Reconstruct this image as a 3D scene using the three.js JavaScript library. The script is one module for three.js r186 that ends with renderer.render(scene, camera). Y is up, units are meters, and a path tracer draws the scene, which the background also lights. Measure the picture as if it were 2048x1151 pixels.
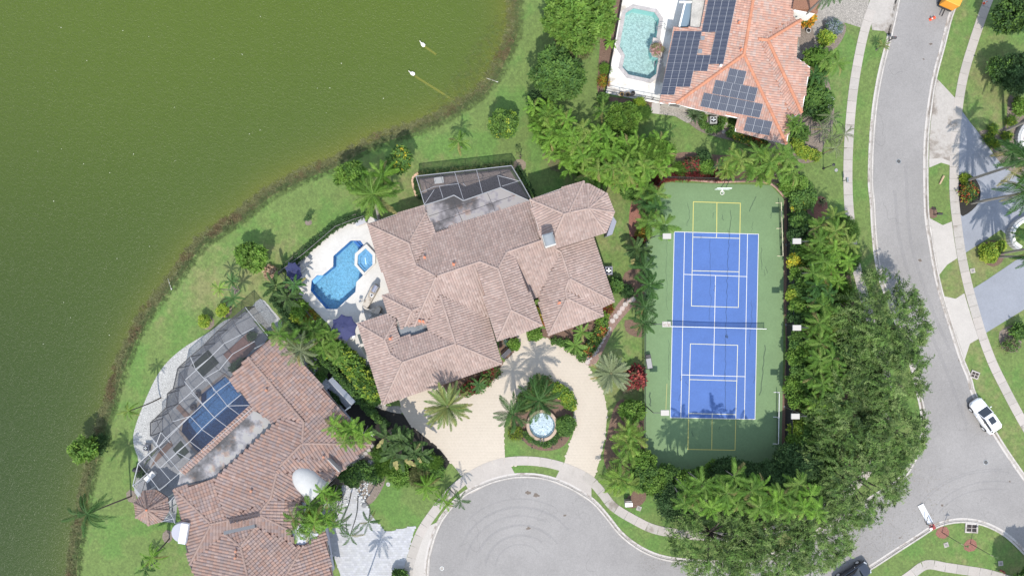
import * as THREE from 'three';
import { mergeGeometries, toCreasedNormals } from 'three/addons/utils/BufferGeometryUtils.js';
import { RoundedBoxGeometry } from 'three/addons/geometries/RoundedBoxGeometry.js';

// ---------------------------------------------------------------- camera, sky, sun, exposure
const H = 87, S = 15.6, CX = 1024, CY = 575.5;         // drone height (m), photo pixels per metre on the ground, foot point
const scene = new THREE.Scene();
const camera = new THREE.PerspectiveCamera(45.96, 1024 / 575, 1, 1200);
camera.position.set(0, H, 0); camera.up.set(0, 0, -1); camera.lookAt(0, 0, 0);
const renderer = new THREE.WebGLRenderer();
renderer.toneMapping = THREE.LinearToneMapping;
renderer.toneMappingExposure = 1.38;
renderer.shadowMap.enabled = true;
const V = (x, y, z) => new THREE.Vector3(x, y, z);
{
  const w = 256, h = 128, d = new Float32Array(w * h * 4);
  for (let j = 0; j < h; j++) {
    const el = ((j + 0.5) / h - 0.5) * Math.PI, t = Math.max(0, Math.sin(el));
    const k = Math.pow(1 - t, 2.2);
    for (let i = 0; i < w; i++) {
      const a = (i / w) * 2 * Math.PI;
      const c = 0.05 * Math.max(0, Math.sin(a * 3 + el * 5) * Math.sin(a * 5 - el * 9));
      const o = (j * w + i) * 4;
      d[o] = 0.44 + 0.46 * k + c; d[o + 1] = 0.56 + 0.38 * k + c; d[o + 2] = 0.78 + 0.18 * k + c; d[o + 3] = 1;
      if (el < 0) { d[o] = 0.3; d[o + 1] = 0.34; d[o + 2] = 0.3; }
    }
  }
  const t = new THREE.DataTexture(d, w, h, THREE.RGBAFormat, THREE.FloatType);
  t.mapping = THREE.EquirectangularReflectionMapping; t.magFilter = THREE.LinearFilter; t.minFilter = THREE.LinearFilter; t.needsUpdate = true;
  scene.background = t; scene.environment = t; scene.backgroundIntensity = 1.2; scene.environmentIntensity = 1.2;
}
const sun = new THREE.DirectionalLight(new THREE.Color(1, 0.945, 0.855), 3.9);
sun.position.set(0.4, 100, 70); sun.target.position.set(0, 0, 0);
sun.castShadow = true; sun.shadow.mapSize.set(4096, 4096); sun.shadow.radius = 1.2;
Object.assign(sun.shadow.camera, { left: -75, right: 75, top: 60, bottom: -60, near: 1, far: 260 });
scene.add(sun, sun.target);

// ---------------------------------------------------------------- helpers
let seed0 = 12345;
function rng(seed) { let a = seed >>> 0; return () => { a = (a + 0x6D2B79F5) | 0; let t = Math.imul(a ^ (a >>> 15), 1 | a); t = (t + Math.imul(t ^ (t >>> 7), 61 | t)) ^ t; return ((t ^ (t >>> 14)) >>> 0) / 4294967296; }; }
const R0 = rng(77);
const rr = (r, a, b) => a + (b - a) * r();
const P = (px, py, h = 0) => { const k = (1 - h / H) / S; return V((px - CX) * k, h, (py - CY) * k); };   // photo pixel at height h -> place in the world
const Pa = (list, h = 0) => list.map(([x, y]) => P(x, y, h));
const used = new Map();
function numbered(n) { const k = used.get(n) ?? 0; used.set(n, k + 1); return k ? `${n}_${String(k).padStart(3, '0')}` : n; }
const ORD = ['first', 'second', 'third', 'fourth', 'fifth', 'sixth', 'seventh', 'eighth', 'ninth', 'tenth', 'eleventh', 'twelfth', 'thirteenth', 'fourteenth', 'fifteenth', 'sixteenth', 'seventeenth', 'eighteenth', 'nineteenth', 'twentieth', 'twenty-first', 'twenty-second', 'twenty-third', 'twenty-fourth', 'twenty-fifth', 'twenty-sixth', 'twenty-seventh', 'last'];
function tag(o, label, category, group) { o.userData.label = label; o.userData.category = category; if (group) o.userData.group = group; return o; }
function thing(name, label, category, p = V(0, 0, 0), turn = 0, group) {
  const o = new THREE.Group(); o.name = numbered(name); o.position.copy(p); o.rotation.y = turn; scene.add(o);
  return tag(o, label, category, group);
}
function shade(m) { m.castShadow = true; m.receiveShadow = true; return m; }
function part(name, geo, mat, parent) { const m = shade(new THREE.Mesh(geo, mat)); m.name = name; parent.add(m); return m; }
// geometry given in world coordinates, hung under a thing that stands elsewhere
function wpart(name, geo, mat, parent) { const m = part(name, geo, mat, parent); m.position.copy(parent.userData._o ?? parent.position).negate(); return m; }
function struct(name, geo, mat) { const m = shade(new THREE.Mesh(geo, mat)); m.name = numbered(name); m.userData.kind = 'structure'; scene.add(m); return m; }
function structGroup(name) { const g = new THREE.Group(); g.name = numbered(name); g.userData.kind = 'structure'; scene.add(g); return g; }

// textures --------------------------------------------------------
function tileNoise(n, f0, oct, seed, gain = 0.5) {
  const out = new Float32Array(n * n); let amp = 1, tot = 0;
  for (let o = 0, f = f0; o < oct; o++, f *= 2) {
    const r = rng(seed + o * 101), g = new Float32Array(f * f); for (let i = 0; i < g.length; i++) g[i] = r();
    for (let y = 0; y < n; y++) {
      const v = (y / n) * f, y0 = Math.floor(v), ty = v - y0, sy = ty * ty * (3 - 2 * ty), ya = (y0 % f) * f, yb = ((y0 + 1) % f) * f;
      for (let x = 0; x < n; x++) {
        const u = (x / n) * f, x0 = Math.floor(u), tx = u - x0, sx = tx * tx * (3 - 2 * tx), xa = x0 % f, xb = (x0 + 1) % f;
        const a = g[ya + xa] + (g[ya + xb] - g[ya + xa]) * sx, b = g[yb + xa] + (g[yb + xb] - g[yb + xa]) * sx;
        out[y * n + x] += amp * (a + (b - a) * sy);
      }
    }
    tot += amp; amp *= gain; if (f * 2 > n) break;
  }
  for (let i = 0; i < out.length; i++) out[i] /= tot;
  return out;
}
const clamp = (v, a = 0, b = 1) => Math.min(b, Math.max(a, v));
const sm = (a, b, x) => { const t = clamp((x - a) / (b - a)); return t * t * (3 - 2 * t); };
function dataTex(n, m, fn, size, srgb = true) {
  const d = new Uint8Array(n * m * 4);
  for (let y = 0; y < m; y++) for (let x = 0; x < n; x++) { const c = fn(x, y, y * n + x), o = (y * n + x) * 4; for (let k = 0; k < 3; k++) d[o + k] = clamp(c[k]) * 255; d[o + 3] = 255; }
  const t = new THREE.DataTexture(d, n, m); t.wrapS = t.wrapT = THREE.RepeatWrapping; t.magFilter = THREE.LinearFilter; t.minFilter = THREE.LinearMipmapLinearFilter; t.generateMipmaps = true;
  if (srgb) t.colorSpace = THREE.SRGBColorSpace; t.repeat.set(1 / size, 1 / size); t.needsUpdate = true; return t;
}
function retile(t, size, sy = size) { const c = t.clone(); c.repeat.set(1 / size, 1 / sy); c.needsUpdate = true; return c; }
const nA = tileNoise(512, 4, 7, 11, 0.62), nB = tileNoise(512, 16, 5, 23, 0.7), nC = tileNoise(512, 64, 3, 31, 0.8), nD = tileNoise(512, 3, 4, 47, 0.5);
const T = {
  soft: dataTex(512, 512, (x, y, i) => { const v = 0.93 + 0.10 * (nA[i] - 0.5) + 0.09 * (nC[i] - 0.5); return [v, v, v]; }, 6),
  mott: dataTex(512, 512, (x, y, i) => { const v = 0.80 + 0.30 * (nA[i] - 0.5) + 0.22 * (nC[i] - 0.5); return [v, v, v]; }, 6),
  fine: dataTex(512, 512, (x, y, i) => { const v = 0.86 + 0.36 * (nC[i] - 0.5) + 0.12 * (nB[i] - 0.5); return [v, v, v]; }, 4),
  stain: dataTex(512, 512, (x, y, i) => { const s = sm(0.5, 0.68, nA[i]); const v = 0.9 - 0.2 * s + 0.12 * (nC[i] - 0.5); return [v, v * (1 - 0.03 * s), v * (1 - 0.06 * s)]; }, 14),
  ripple: dataTex(512, 512, (x, y, i) => { const v = 0.5 + 0.5 * Math.sin(nA[i] * 26 + nB[i] * 14) * 0.6 + 0.3 * (nC[i] - 0.5); return [v, v, v]; }, 7, false),
  pebble: dataTex(512, 512, (x, y, i) => { const w = Math.abs(nB[i] - 0.5) * 9; const v = 0.79 + 0.20 * sm(0.9, 0.0, w) + 0.14 * (nC[i] - 0.5); return [v * 0.92, v * 0.97, v]; }, 5),
  gravel: dataTex(512, 512, (x, y, i) => { const v = 0.66 + 0.75 * (nC[i] - 0.45); return [v, v, v * 0.99]; }, 3.2),
};
const col = (r, g, b) => new THREE.Color().setRGB(r, g, b);
function std(c, o = {}) {
  const { map, size, ...rest } = o;
  const m = new THREE.MeshStandardMaterial({ roughness: 0.85, ...rest }); m.color.setRGB(...c); m.side = THREE.DoubleSide;
  if (map) m.map = size ? retile(map, size) : map;
  return m;
}
function phys(c, o = {}) { const m = new THREE.MeshPhysicalMaterial({ roughness: 0.5, ...o }); m.color.setRGB(...c); m.side = THREE.DoubleSide; return m; }

// geometry --------------------------------------------------------
function boxUV(g) {                                                  // uv in metres from the side a face looks to
  if (g.index) g = g.toNonIndexed(); if (!g.attributes.normal) g.computeVertexNormals();
  const p = g.attributes.position, uv = new Float32Array(p.count * 2), a = V(), b = V(), c = V();
  for (let i = 0; i < p.count; i += 3) {
    a.fromBufferAttribute(p, i); b.fromBufferAttribute(p, i + 1); c.fromBufferAttribute(p, i + 2);
    const n = b.clone().sub(a).cross(c.clone().sub(a)), ax = Math.abs(n.x), ay = Math.abs(n.y), az = Math.abs(n.z);
    [a, b, c].forEach((q, k) => { const o = (i + k) * 2; if (ay >= ax && ay >= az) { uv[o] = q.x; uv[o + 1] = q.z; } else if (ax > az) { uv[o] = q.z; uv[o + 1] = q.y; } else { uv[o] = q.x; uv[o + 1] = q.y; } });
  }
  g.setAttribute('uv', new THREE.BufferAttribute(uv, 2)); return g;
}
const shapeOf = (pts) => new THREE.Shape(pts.map((p) => new THREE.Vector2(p.x, -p.z)));
function flatGeo(pts, y, holes = []) {
  const s = shapeOf(pts); for (const h of holes) s.holes.push(new THREE.Path(h.map((p) => new THREE.Vector2(p.x, -p.z))));
  const g = new THREE.ShapeGeometry(s); g.rotateX(-Math.PI / 2); g.translate(0, y, 0); return boxUV(g);
}
function prismGeo(pts, y0, y1, holes = [], bevel = 0) {
  const s = shapeOf(pts); for (const h of holes) s.holes.push(new THREE.Path(h.map((p) => new THREE.Vector2(p.x, -p.z))));
  const g = new THREE.ExtrudeGeometry(s, { depth: y1 - y0 - (bevel ? bevel : 0), bevelEnabled: bevel > 0, bevelThickness: bevel, bevelSize: bevel, bevelOffset: -bevel, bevelSegments: 2, curveSegments: 4 });
  g.rotateX(-Math.PI / 2); g.translate(0, y0, 0); return boxUV(g);
}
function curve(pts, step = 0.8, closed = false) {
  const c = new THREE.CatmullRomCurve3(pts, closed, 'centripetal'); const n = Math.max(8, Math.round(c.getLength() / step));
  const out = c.getSpacedPoints(n); if (closed) out.pop(); return out;
}
function offsetLine(pts, d) {
  return pts.map((p, i) => { const a = pts[Math.max(0, i - 1)], b = pts[Math.min(pts.length - 1, i + 1)]; const t = b.clone().sub(a); t.y = 0; t.normalize(); return V(p.x - t.z * d, p.y, p.z + t.x * d); });
}
function ribbon(A, B, y0, y1, endCaps = true) {                          // a strip with thickness between two lines
  const pos = [], q = (a, b, c, d) => pos.push(...a, ...b, ...c, ...a, ...c, ...d);
  const f = (p, y) => [p.x, y, p.z];
  for (let i = 0; i + 1 < A.length; i++) {
    q(f(A[i], y1), f(B[i], y1), f(B[i + 1], y1), f(A[i + 1], y1));
    q(f(A[i], y0), f(A[i], y1), f(A[i + 1], y1), f(A[i + 1], y0));
    q(f(B[i], y1), f(B[i], y0), f(B[i + 1], y0), f(B[i + 1], y1));
  }
  if (endCaps) for (const i of [0, A.length - 1]) q(f(A[i], y0), f(B[i], y0), f(B[i], y1), f(A[i], y1));
  const g = new THREE.BufferGeometry(); g.setAttribute('position', new THREE.Float32BufferAttribute(pos, 3)); g.computeVertexNormals(); return boxUV(g);
}
const unitBox = new THREE.BoxGeometry(1, 1, 1), unitCyl = new THREE.CylinderGeometry(0.5, 0.5, 1, 10);
function bar(name, a, b, t, mat, parent, t2 = t, geo = unitBox) {           // straight piece from a to b, given in the parent's axes
  const m = part(name, geo, mat, parent), d = b.clone().sub(a), l = d.length();
  m.position.copy(a).add(b).multiplyScalar(0.5); m.quaternion.setFromUnitVectors(V(0, 1, 0), d.normalize()); m.scale.set(t, l, t2); return m;
}
function wbar(name, a, b, t, mat, parent, t2, geo) { const o = parent.position; return bar(name, a.clone().sub(o), b.clone().sub(o), t, mat, parent, t2, geo); }
function tubeGeo(pts, r0, r1 = r0, seg = 8, n = 0) {                       // tapered tube along points
  const c = new THREE.CatmullRomCurve3(pts), N = n || Math.max(2, pts.length * 3), fr = c.computeFrenetFrames(N, false), pos = [], idx = [];
  for (let i = 0; i <= N; i++) { const p = c.getPointAt(i / N), r = r0 + (r1 - r0) * i / N; for (let k = 0; k < seg; k++) { const a = k / seg * 2 * Math.PI; const q = p.clone().addScaledVector(fr.normals[i], Math.cos(a) * r).addScaledVector(fr.binormals[i], Math.sin(a) * r); pos.push(q.x, q.y, q.z); } }
  for (let i = 0; i < N; i++) for (let k = 0; k < seg; k++) { const a = i * seg + k, b = i * seg + (k + 1) % seg; idx.push(a, b, a + seg, b, b + seg, a + seg); }
  const g = new THREE.BufferGeometry(); g.setAttribute('position', new THREE.Float32BufferAttribute(pos, 3)); g.setIndex(idx); g.computeVertexNormals();
  g.setAttribute('uv', new THREE.Float32BufferAttribute(new Float32Array(pos.length / 3 * 2), 2)); return g;
}
const rbox = (x, y, z, r = 0.03) => new RoundedBoxGeometry(x, y, z, 2, r);
function merged(list) { return mergeGeometries(list.map((g) => { g = g.index ? g.toNonIndexed() : g; const h = new THREE.BufferGeometry(); h.setAttribute('position', g.attributes.position); h.setAttribute('normal', g.attributes.normal); h.setAttribute('uv', g.attributes.uv ?? new THREE.Float32BufferAttribute(new Float32Array(g.attributes.position.count * 2), 2)); return h; })); }
function inPoly(x, z, poly) { let c = false; for (let i = 0, j = poly.length - 1; i < poly.length; j = i++) { const a = poly[i], b = poly[j]; if ((a.z > z) !== (b.z > z) && x < (b.x - a.x) * (z - a.z) / (b.z - a.z) + a.x) c = !c; } return c; }
function inst(name, geo, mat, list, parent, colors) {
  const m = shade(new THREE.InstancedMesh(geo, mat, list.length)); list.forEach((x, i) => m.setMatrixAt(i, x)); m.name = name;
  if (colors) { const c = new THREE.Color(); colors.forEach((k, i) => m.setColorAt(i, c.setRGB(...k))); }
  m.instanceMatrix.needsUpdate = true; parent.add(m); return m;
}
// many small pieces joined into one mesh with a colour for each piece
function scatter(name, geo, mat, list, parent, colors) {
  const g0 = geo.index ? geo.toNonIndexed() : geo, p = g0.attributes.position, n = p.count, N = list.length, pos = new Float32Array(n * N * 3), nor = new Float32Array(n * N * 3), clr = new Float32Array(n * N * 3), v = V();
  for (let i = 0; i < N; i++) { const m = list[i], c = colors[i]; for (let k = 0; k < n; k++) { v.fromBufferAttribute(p, k).applyMatrix4(m); const o = (i * n + k) * 3; pos[o] = v.x; pos[o + 1] = v.y; pos[o + 2] = v.z; clr[o] = c[0]; clr[o + 1] = c[1]; clr[o + 2] = c[2]; } }
  const g = new THREE.BufferGeometry(); g.setAttribute('position', new THREE.BufferAttribute(pos, 3)); g.setAttribute('color', new THREE.BufferAttribute(clr, 3)); g.computeVertexNormals();
  const me = shade(new THREE.Mesh(g, mat)); me.name = name; parent.add(me); return me;
}
const M4 = (p, q, s) => new THREE.Matrix4().compose(p, q, s instanceof THREE.Vector3 ? s : V(s, s, s));

// ================================================================ THE SETTING: ground, lake, roads
const grassEdge = [[1046, -40], [1041, 0], [1031, 68], [1014, 112], [1000, 150], [975, 182], [940, 207], [905, 230], [873, 249], [825, 267], [780, 281], [737, 299], [690, 322], [650, 341], [608, 359], [551, 388], [520, 411], [460, 452], [430, 474], [400, 499], [370, 537], [339, 580], [318, 608], [298, 637], [280, 668], [264, 702], [250, 735], [236, 775], [222, 815], [211, 855], [200, 897], [190, 940], [180, 980], [170, 1018], [164, 1052], [160, 1086], [156, 1118], [153, 1151], [148, 1195]];
const shoreL = curve(Pa(grassEdge), 1.2);
const N1 = tileNoise(256, 12, 4, 91);
shoreL.forEach((p, i) => { const w = (N1[(i * 7) % 65536] - 0.5) * 0.7; p.x += w; p.z += w * 0.5; });
const farShore = [V(15, 0, -300), V(300, 0, -300), V(300, 0, 300), V(-90, 0, 300)];
const pool1 = [[701.3, 480.8], [720.7, 481], [727, 489.5], [717, 499.8], [710.7, 507.4], [709.6, 530], [726, 550], [712.5, 564], [710.7, 583.4], [673, 618], [652, 617], [621, 581], [623, 561], [634, 549.8], [645, 550], [666, 532.6], [666.7, 511.5]];
const pool2 = [[449, 752], [510, 808], [402, 908], [388, 896], [363, 862], [366, 842], [380, 832], [402, 805], [402, 788]];
const pool3 = [[1267.5, 16.4], [1309, 24.6], [1318.5, 38], [1312.6, 77], [1304.4, 77.4], [1301, 102], [1304.4, 112.6], [1317, 116], [1314, 133], [1312.6, 147.6], [1299.7, 158], [1257.5, 149], [1245, 134], [1250, 110], [1239.3, 92.7], [1251.6, 25.8]];
const LT = { n: 2048, m: 1152 };
const lawnTex = (() => {
  const { n, m } = LT, big = tileNoise(1024, 6, 4, 301, 0.55), mid = tileNoise(1024, 24, 4, 302, 0.6), fin = tileNoise(1024, 256, 2, 303, 0.9);
  const t = dataTex(n, m, (x, y) => {
    const i = (y % 1024) * 1024 + (x % 1024), k = ((y * 3 + 217) % 1024) * 1024 + ((x * 3 + 91) % 1024);
    const b = big[i], md = mid[i], f = fin[i] * 0.5 + fin[k] * 0.5, dry = sm(0.47, 0.72, b * 0.6 + mid[k] * 0.4), lush = sm(0.46, 0.7, md);
    const v = 0.98 + 0.5 * (f - 0.5) + 0.12 * (md - 0.5);
    let r = 0.376 + 0.08 * dry - 0.045 * lush, g = 0.450 + 0.015 * dry - 0.01 * lush, bl = 0.234 + 0.06 * dry - 0.025 * lush;
    return [r * v, g * v, bl * v];
  }, 1);
  t.repeat.set(1 / (2048 / S * 1.1), 1 / (1152 / S * 1.1)); t.wrapS = t.wrapT = THREE.MirroredRepeatWrapping; return t;
})();
const roadTex = (() => {                                                  // worn asphalt: patches, grain and a few wandering cracks
  const n = 1024, r = rng(2024), a = tileNoise(n, 5, 5, 611, 0.6), g = tileNoise(n, 256, 2, 613, 0.9), w = new Float32Array(n * n);
  for (let k = 0; k < 15; k++) { let x = r() * n, y = r() * n, t = r() * 6.28; const L = 90 + 260 * r(), d = 0.10 + 0.16 * r(); for (let i = 0; i < L; i++) { t += (r() - 0.5) * 0.7; x += Math.cos(t); y += Math.sin(t); const q = ((Math.floor(y) % n + n) % n) * n + ((Math.floor(x) % n + n) % n); w[q] = d; } }
  return dataTex(n, n, (x, y, i) => { const v = 0.93 + 0.15 * (a[i] - 0.5) + 0.13 * (g[i] - 0.5) - w[i]; return [v, v, v * 0.998]; }, 26);
})();
const M = {
  lawn: std([1, 1, 1], { map: lawnTex, roughness: 0.95, bumpMap: retile(T.fine, 1.5), bumpScale: 0.03 }),
  mud: std([0.27, 0.25, 0.10], { map: T.mott, size: 4 }),
  asphalt: std([0.272, 0.257, 0.248], { map: roadTex, size: 26, roughness: 0.9 }),
  conc: std([0.41, 0.37, 0.335], { map: T.soft, size: 9, roughness: 0.9 }),
  concNew: std([0.45, 0.415, 0.38], { map: T.soft, size: 7, roughness: 0.9 }),
  concOld: std([0.43, 0.395, 0.36], { map: T.stain, size: 13, roughness: 0.9 }),
  kerb: std([0.54, 0.50, 0.465], { map: T.stain, size: 5, roughness: 0.9 }),
  kerbTop: std([0.64, 0.59, 0.54], { map: T.mott, size: 5, roughness: 0.9 }),
  cream: std([0.50, 0.432, 0.352], { map: T.soft, size: 8, roughness: 0.85 }),
  bluePave: std([0.25, 0.262, 0.295], { map: T.soft, size: 9, roughness: 0.8 }),
  greyPave: std([0.40, 0.398, 0.405], { map: T.soft, size: 5, roughness: 0.85 }),
  oldPave: std([0.55, 0.50, 0.45], { map: T.gravel, size: 3, roughness: 0.9 }),
  deck: std([0.56, 0.535, 0.50], { map: T.soft, size: 8, roughness: 0.8 }),
  deck3: std([0.82, 0.79, 0.73], { map: T.stain, size: 11, roughness: 0.8 }),
  mulch: std([0.30, 0.19, 0.14], { map: T.gravel, size: 2, roughness: 1 }),
  mulchRed: std([0.46, 0.21, 0.16], { map: T.gravel, size: 2, roughness: 1 }),
  pathSoil: std([0.46, 0.30, 0.245], { map: T.gravel, size: 2.2, roughness: 1 }),
  soil: std([0.38, 0.31, 0.26], { map: T.gravel, size: 2.4, roughness: 1 }),
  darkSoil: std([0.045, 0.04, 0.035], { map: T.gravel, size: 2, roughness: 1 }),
  gravel: std([0.70, 0.69, 0.68], { map: T.gravel, size: 2.6, roughness: 0.95 }),
  white: std([0.78, 0.77, 0.75], { roughness: 0.6 }),
  wallW: std([0.62, 0.58, 0.52], { map: T.mott, size: 5, roughness: 0.85 }),
  black: std([0.02, 0.02, 0.022], { roughness: 0.6 }),
  bronze: std([0.045, 0.042, 0.045], { roughness: 0.45 }),
  alum: std([0.62, 0.62, 0.63], { roughness: 0.45 }),
  steel: std([0.32, 0.34, 0.35], { roughness: 0.45, metalness: 0.6 }),
  glass: phys([0.03, 0.04, 0.05], { roughness: 0.06, clearcoat: 1 }),
  terra: std([0.50, 0.17, 0.09], { roughness: 0.8 }),
  bark: std([0.16, 0.125, 0.10], { map: T.mott, size: 1 }),
  palmBark: std([0.36, 0.33, 0.29], { map: T.mott, size: 1 }),
};
// lawn sheet, out to the horizon
{
  const far = [V(40, 0, -800), V(800, 0, -800), V(800, 0, 800), V(-90, 0, 800)];
  const land = [...shoreL, ...far.reverse()];
  const m = struct('lawn', flatGeo(land, 0, [Pa(pool1), Pa(pool2), Pa(pool3)]), M.lawn);
  // bank down to the water
  const low = offsetLine(shoreL, 0.6), pos = [];
  const wet = offsetLine(shoreL, 1.6);
  for (let i = 0; i + 1 < shoreL.length; i++) for (const [A, ya, B, yb] of [[shoreL, 0.0, low, -0.26], [low, -0.26, wet, -0.7]]) {
    const a = A[i], b = A[i + 1], c = B[i + 1], d = B[i]; pos.push(a.x, ya, a.z, b.x, ya, b.z, c.x, yb, c.z, a.x, ya, a.z, c.x, yb, c.z, d.x, yb, d.z);
  }
  const g = new THREE.BufferGeometry(); g.setAttribute('position', new THREE.Float32BufferAttribute(pos, 3)); g.computeVertexNormals();
  struct('lake_bank', boxUV(g), M.mud);
  struct('ground', flatGeo([V(-820, 0, -820), V(820, 0, -820), V(820, 0, 820), V(-820, 0, 820)], -2.2), M.mud);
}
function shoreDist(x, z) {
  let best = 1e9; for (let i = 0; i + 1 < shoreL.length; i++) { const a = shoreL[i], b = shoreL[i + 1], dx = b.x - a.x, dz = b.z - a.z, t = clamp(((x - a.x) * dx + (z - a.z) * dz) / (dx * dx + dz * dz)); const d = Math.hypot(x - a.x - dx * t, z - a.z - dz * t); if (d < best) best = d; } return best;
}
// lake: murky green water, the shallow margin shows the ochre bottom
{
  const x0 = -75, x1 = 8, z0 = -48, z1 = 48, nx = 110, nz = 120, pos = [], colr = [], idx = [];
  const r = tileNoise(128, 4, 4, 401);
  for (let j = 0; j <= nz; j++) for (let i = 0; i <= nx; i++) {
    let x = x0 + (x1 - x0) * i / nx, z = z0 + (z1 - z0) * j / nz;
    const d = shoreDist(clamp(x, -75, 8), clamp(z, -48, 48)), nz1 = r[(j % 128) * 128 + (i % 128)] - 0.5;
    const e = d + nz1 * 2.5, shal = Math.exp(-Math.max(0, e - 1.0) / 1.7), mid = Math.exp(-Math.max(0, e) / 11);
    const backscatter = sm(28, -42, z) * 0.8 + sm(-75, 0, x) * 0.15;                // light scattered back by the water, painted brighter towards the upper right
    const deep = [0.019 + 0.052 * backscatter, 0.036 + 0.067 * backscatter, 0.005 + 0.005 * backscatter], sh = [0.135, 0.128, 0.016], md = [0.052, 0.082, 0.016];
    const c = [0, 1, 2].map((k) => { let v = deep[k] + (md[k] - deep[k]) * mid * 0.6; return (v + (sh[k] - v) * shal * (0.22 + 0.62 * backscatter)) * (1 + 0.10 * nz1); });
    if (i === 0) x = -800; if (j === 0) z = -800; if (j === nz) z = 800;
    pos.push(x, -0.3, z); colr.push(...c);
  }
  const land = [...shoreL, V(300, 0, 300), V(300, 0, -300)], dry = (q) => { const x = pos[q * 3], z = pos[q * 3 + 2]; return Math.abs(z) < 50 && x > -75 && inPoly(x, z, land) && shoreDist(x, z) > 3; };
  for (let j = 0; j < nz; j++) for (let i = 0; i < nx; i++) { const a = j * (nx + 1) + i; if (dry(a) && dry(a + 1) && dry(a + nx + 1) && dry(a + nx + 2)) continue; idx.push(a, a + nx + 1, a + 1, a + 1, a + nx + 1, a + nx + 2); }
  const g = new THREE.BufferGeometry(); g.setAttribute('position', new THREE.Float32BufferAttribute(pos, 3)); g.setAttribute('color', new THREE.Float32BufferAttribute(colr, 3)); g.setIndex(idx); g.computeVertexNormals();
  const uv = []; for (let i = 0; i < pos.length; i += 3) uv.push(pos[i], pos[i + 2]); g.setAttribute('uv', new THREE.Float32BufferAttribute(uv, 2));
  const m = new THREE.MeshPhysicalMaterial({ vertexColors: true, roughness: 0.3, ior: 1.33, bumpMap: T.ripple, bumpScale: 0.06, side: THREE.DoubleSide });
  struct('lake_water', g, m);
}
// streets ----------------------------------------------------------
const edgeA = [[1812, -45], [1800, 0], [1795, 25], [1783, 78], [1769, 132], [1757.5, 190], [1751, 244], [1747, 305], [1746, 373], [1749, 397], [1752.5, 458], [1757.5, 509], [1766, 553], [1790, 620], [1816, 690], [1835, 750], [1843, 787], [1851, 828], [1850, 872], [1836, 913], [1806, 960], [1752, 996], [1700, 1027], [1600, 1089], [1540, 1116], [1479, 1129], [1441, 1129.5], [1391, 1127], [1340, 1122], [1306, 1113], [1272, 1096], [1238, 1069], [1210.6, 1035], [1183, 1004.6], [1143, 979], [1109, 964], [1075, 956], [1034, 955], [1000, 961], [975.6, 969], [928, 993], [887, 1038.5], [870, 1076], [860, 1113], [857, 1151], [860, 1195], [880, 1240]];
const edgeB = [[1936, -45], [1920, 0], [1907, 30], [1890, 95], [1874, 156], [1864, 217], [1857.5, 281], [1856.5, 339], [1857, 390], [1859, 434], [1868, 492], [1878, 549], [1888, 590], [1907, 651], [1929, 719], [1944, 756], [1950, 780], [1993, 862], [2048, 945], [2120, 1040], [2300, 1230]];
const edgeC = [[1600, 1235], [1690, 1168], [1738, 1141.5], [1790, 1108], [1840, 1076], [1866, 1059], [1886, 1050.5], [1905.6, 1046], [1930.5, 1044.6], [1958, 1048.5], [1984, 1058], [2010.6, 1073.5], [2030, 1090.6], [2048, 1109], [2120, 1180], [2230, 1290]];
const lA = curve(Pa(edgeA), 0.9), lB = curve(Pa(edgeB), 0.9), lC = curve(Pa(edgeC), 0.9);
const roadPoly = [...lA, P(1000, 1330), P(1300, 1300), ...lC, P(2330, 1260), ...[...lB].reverse()];
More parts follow.
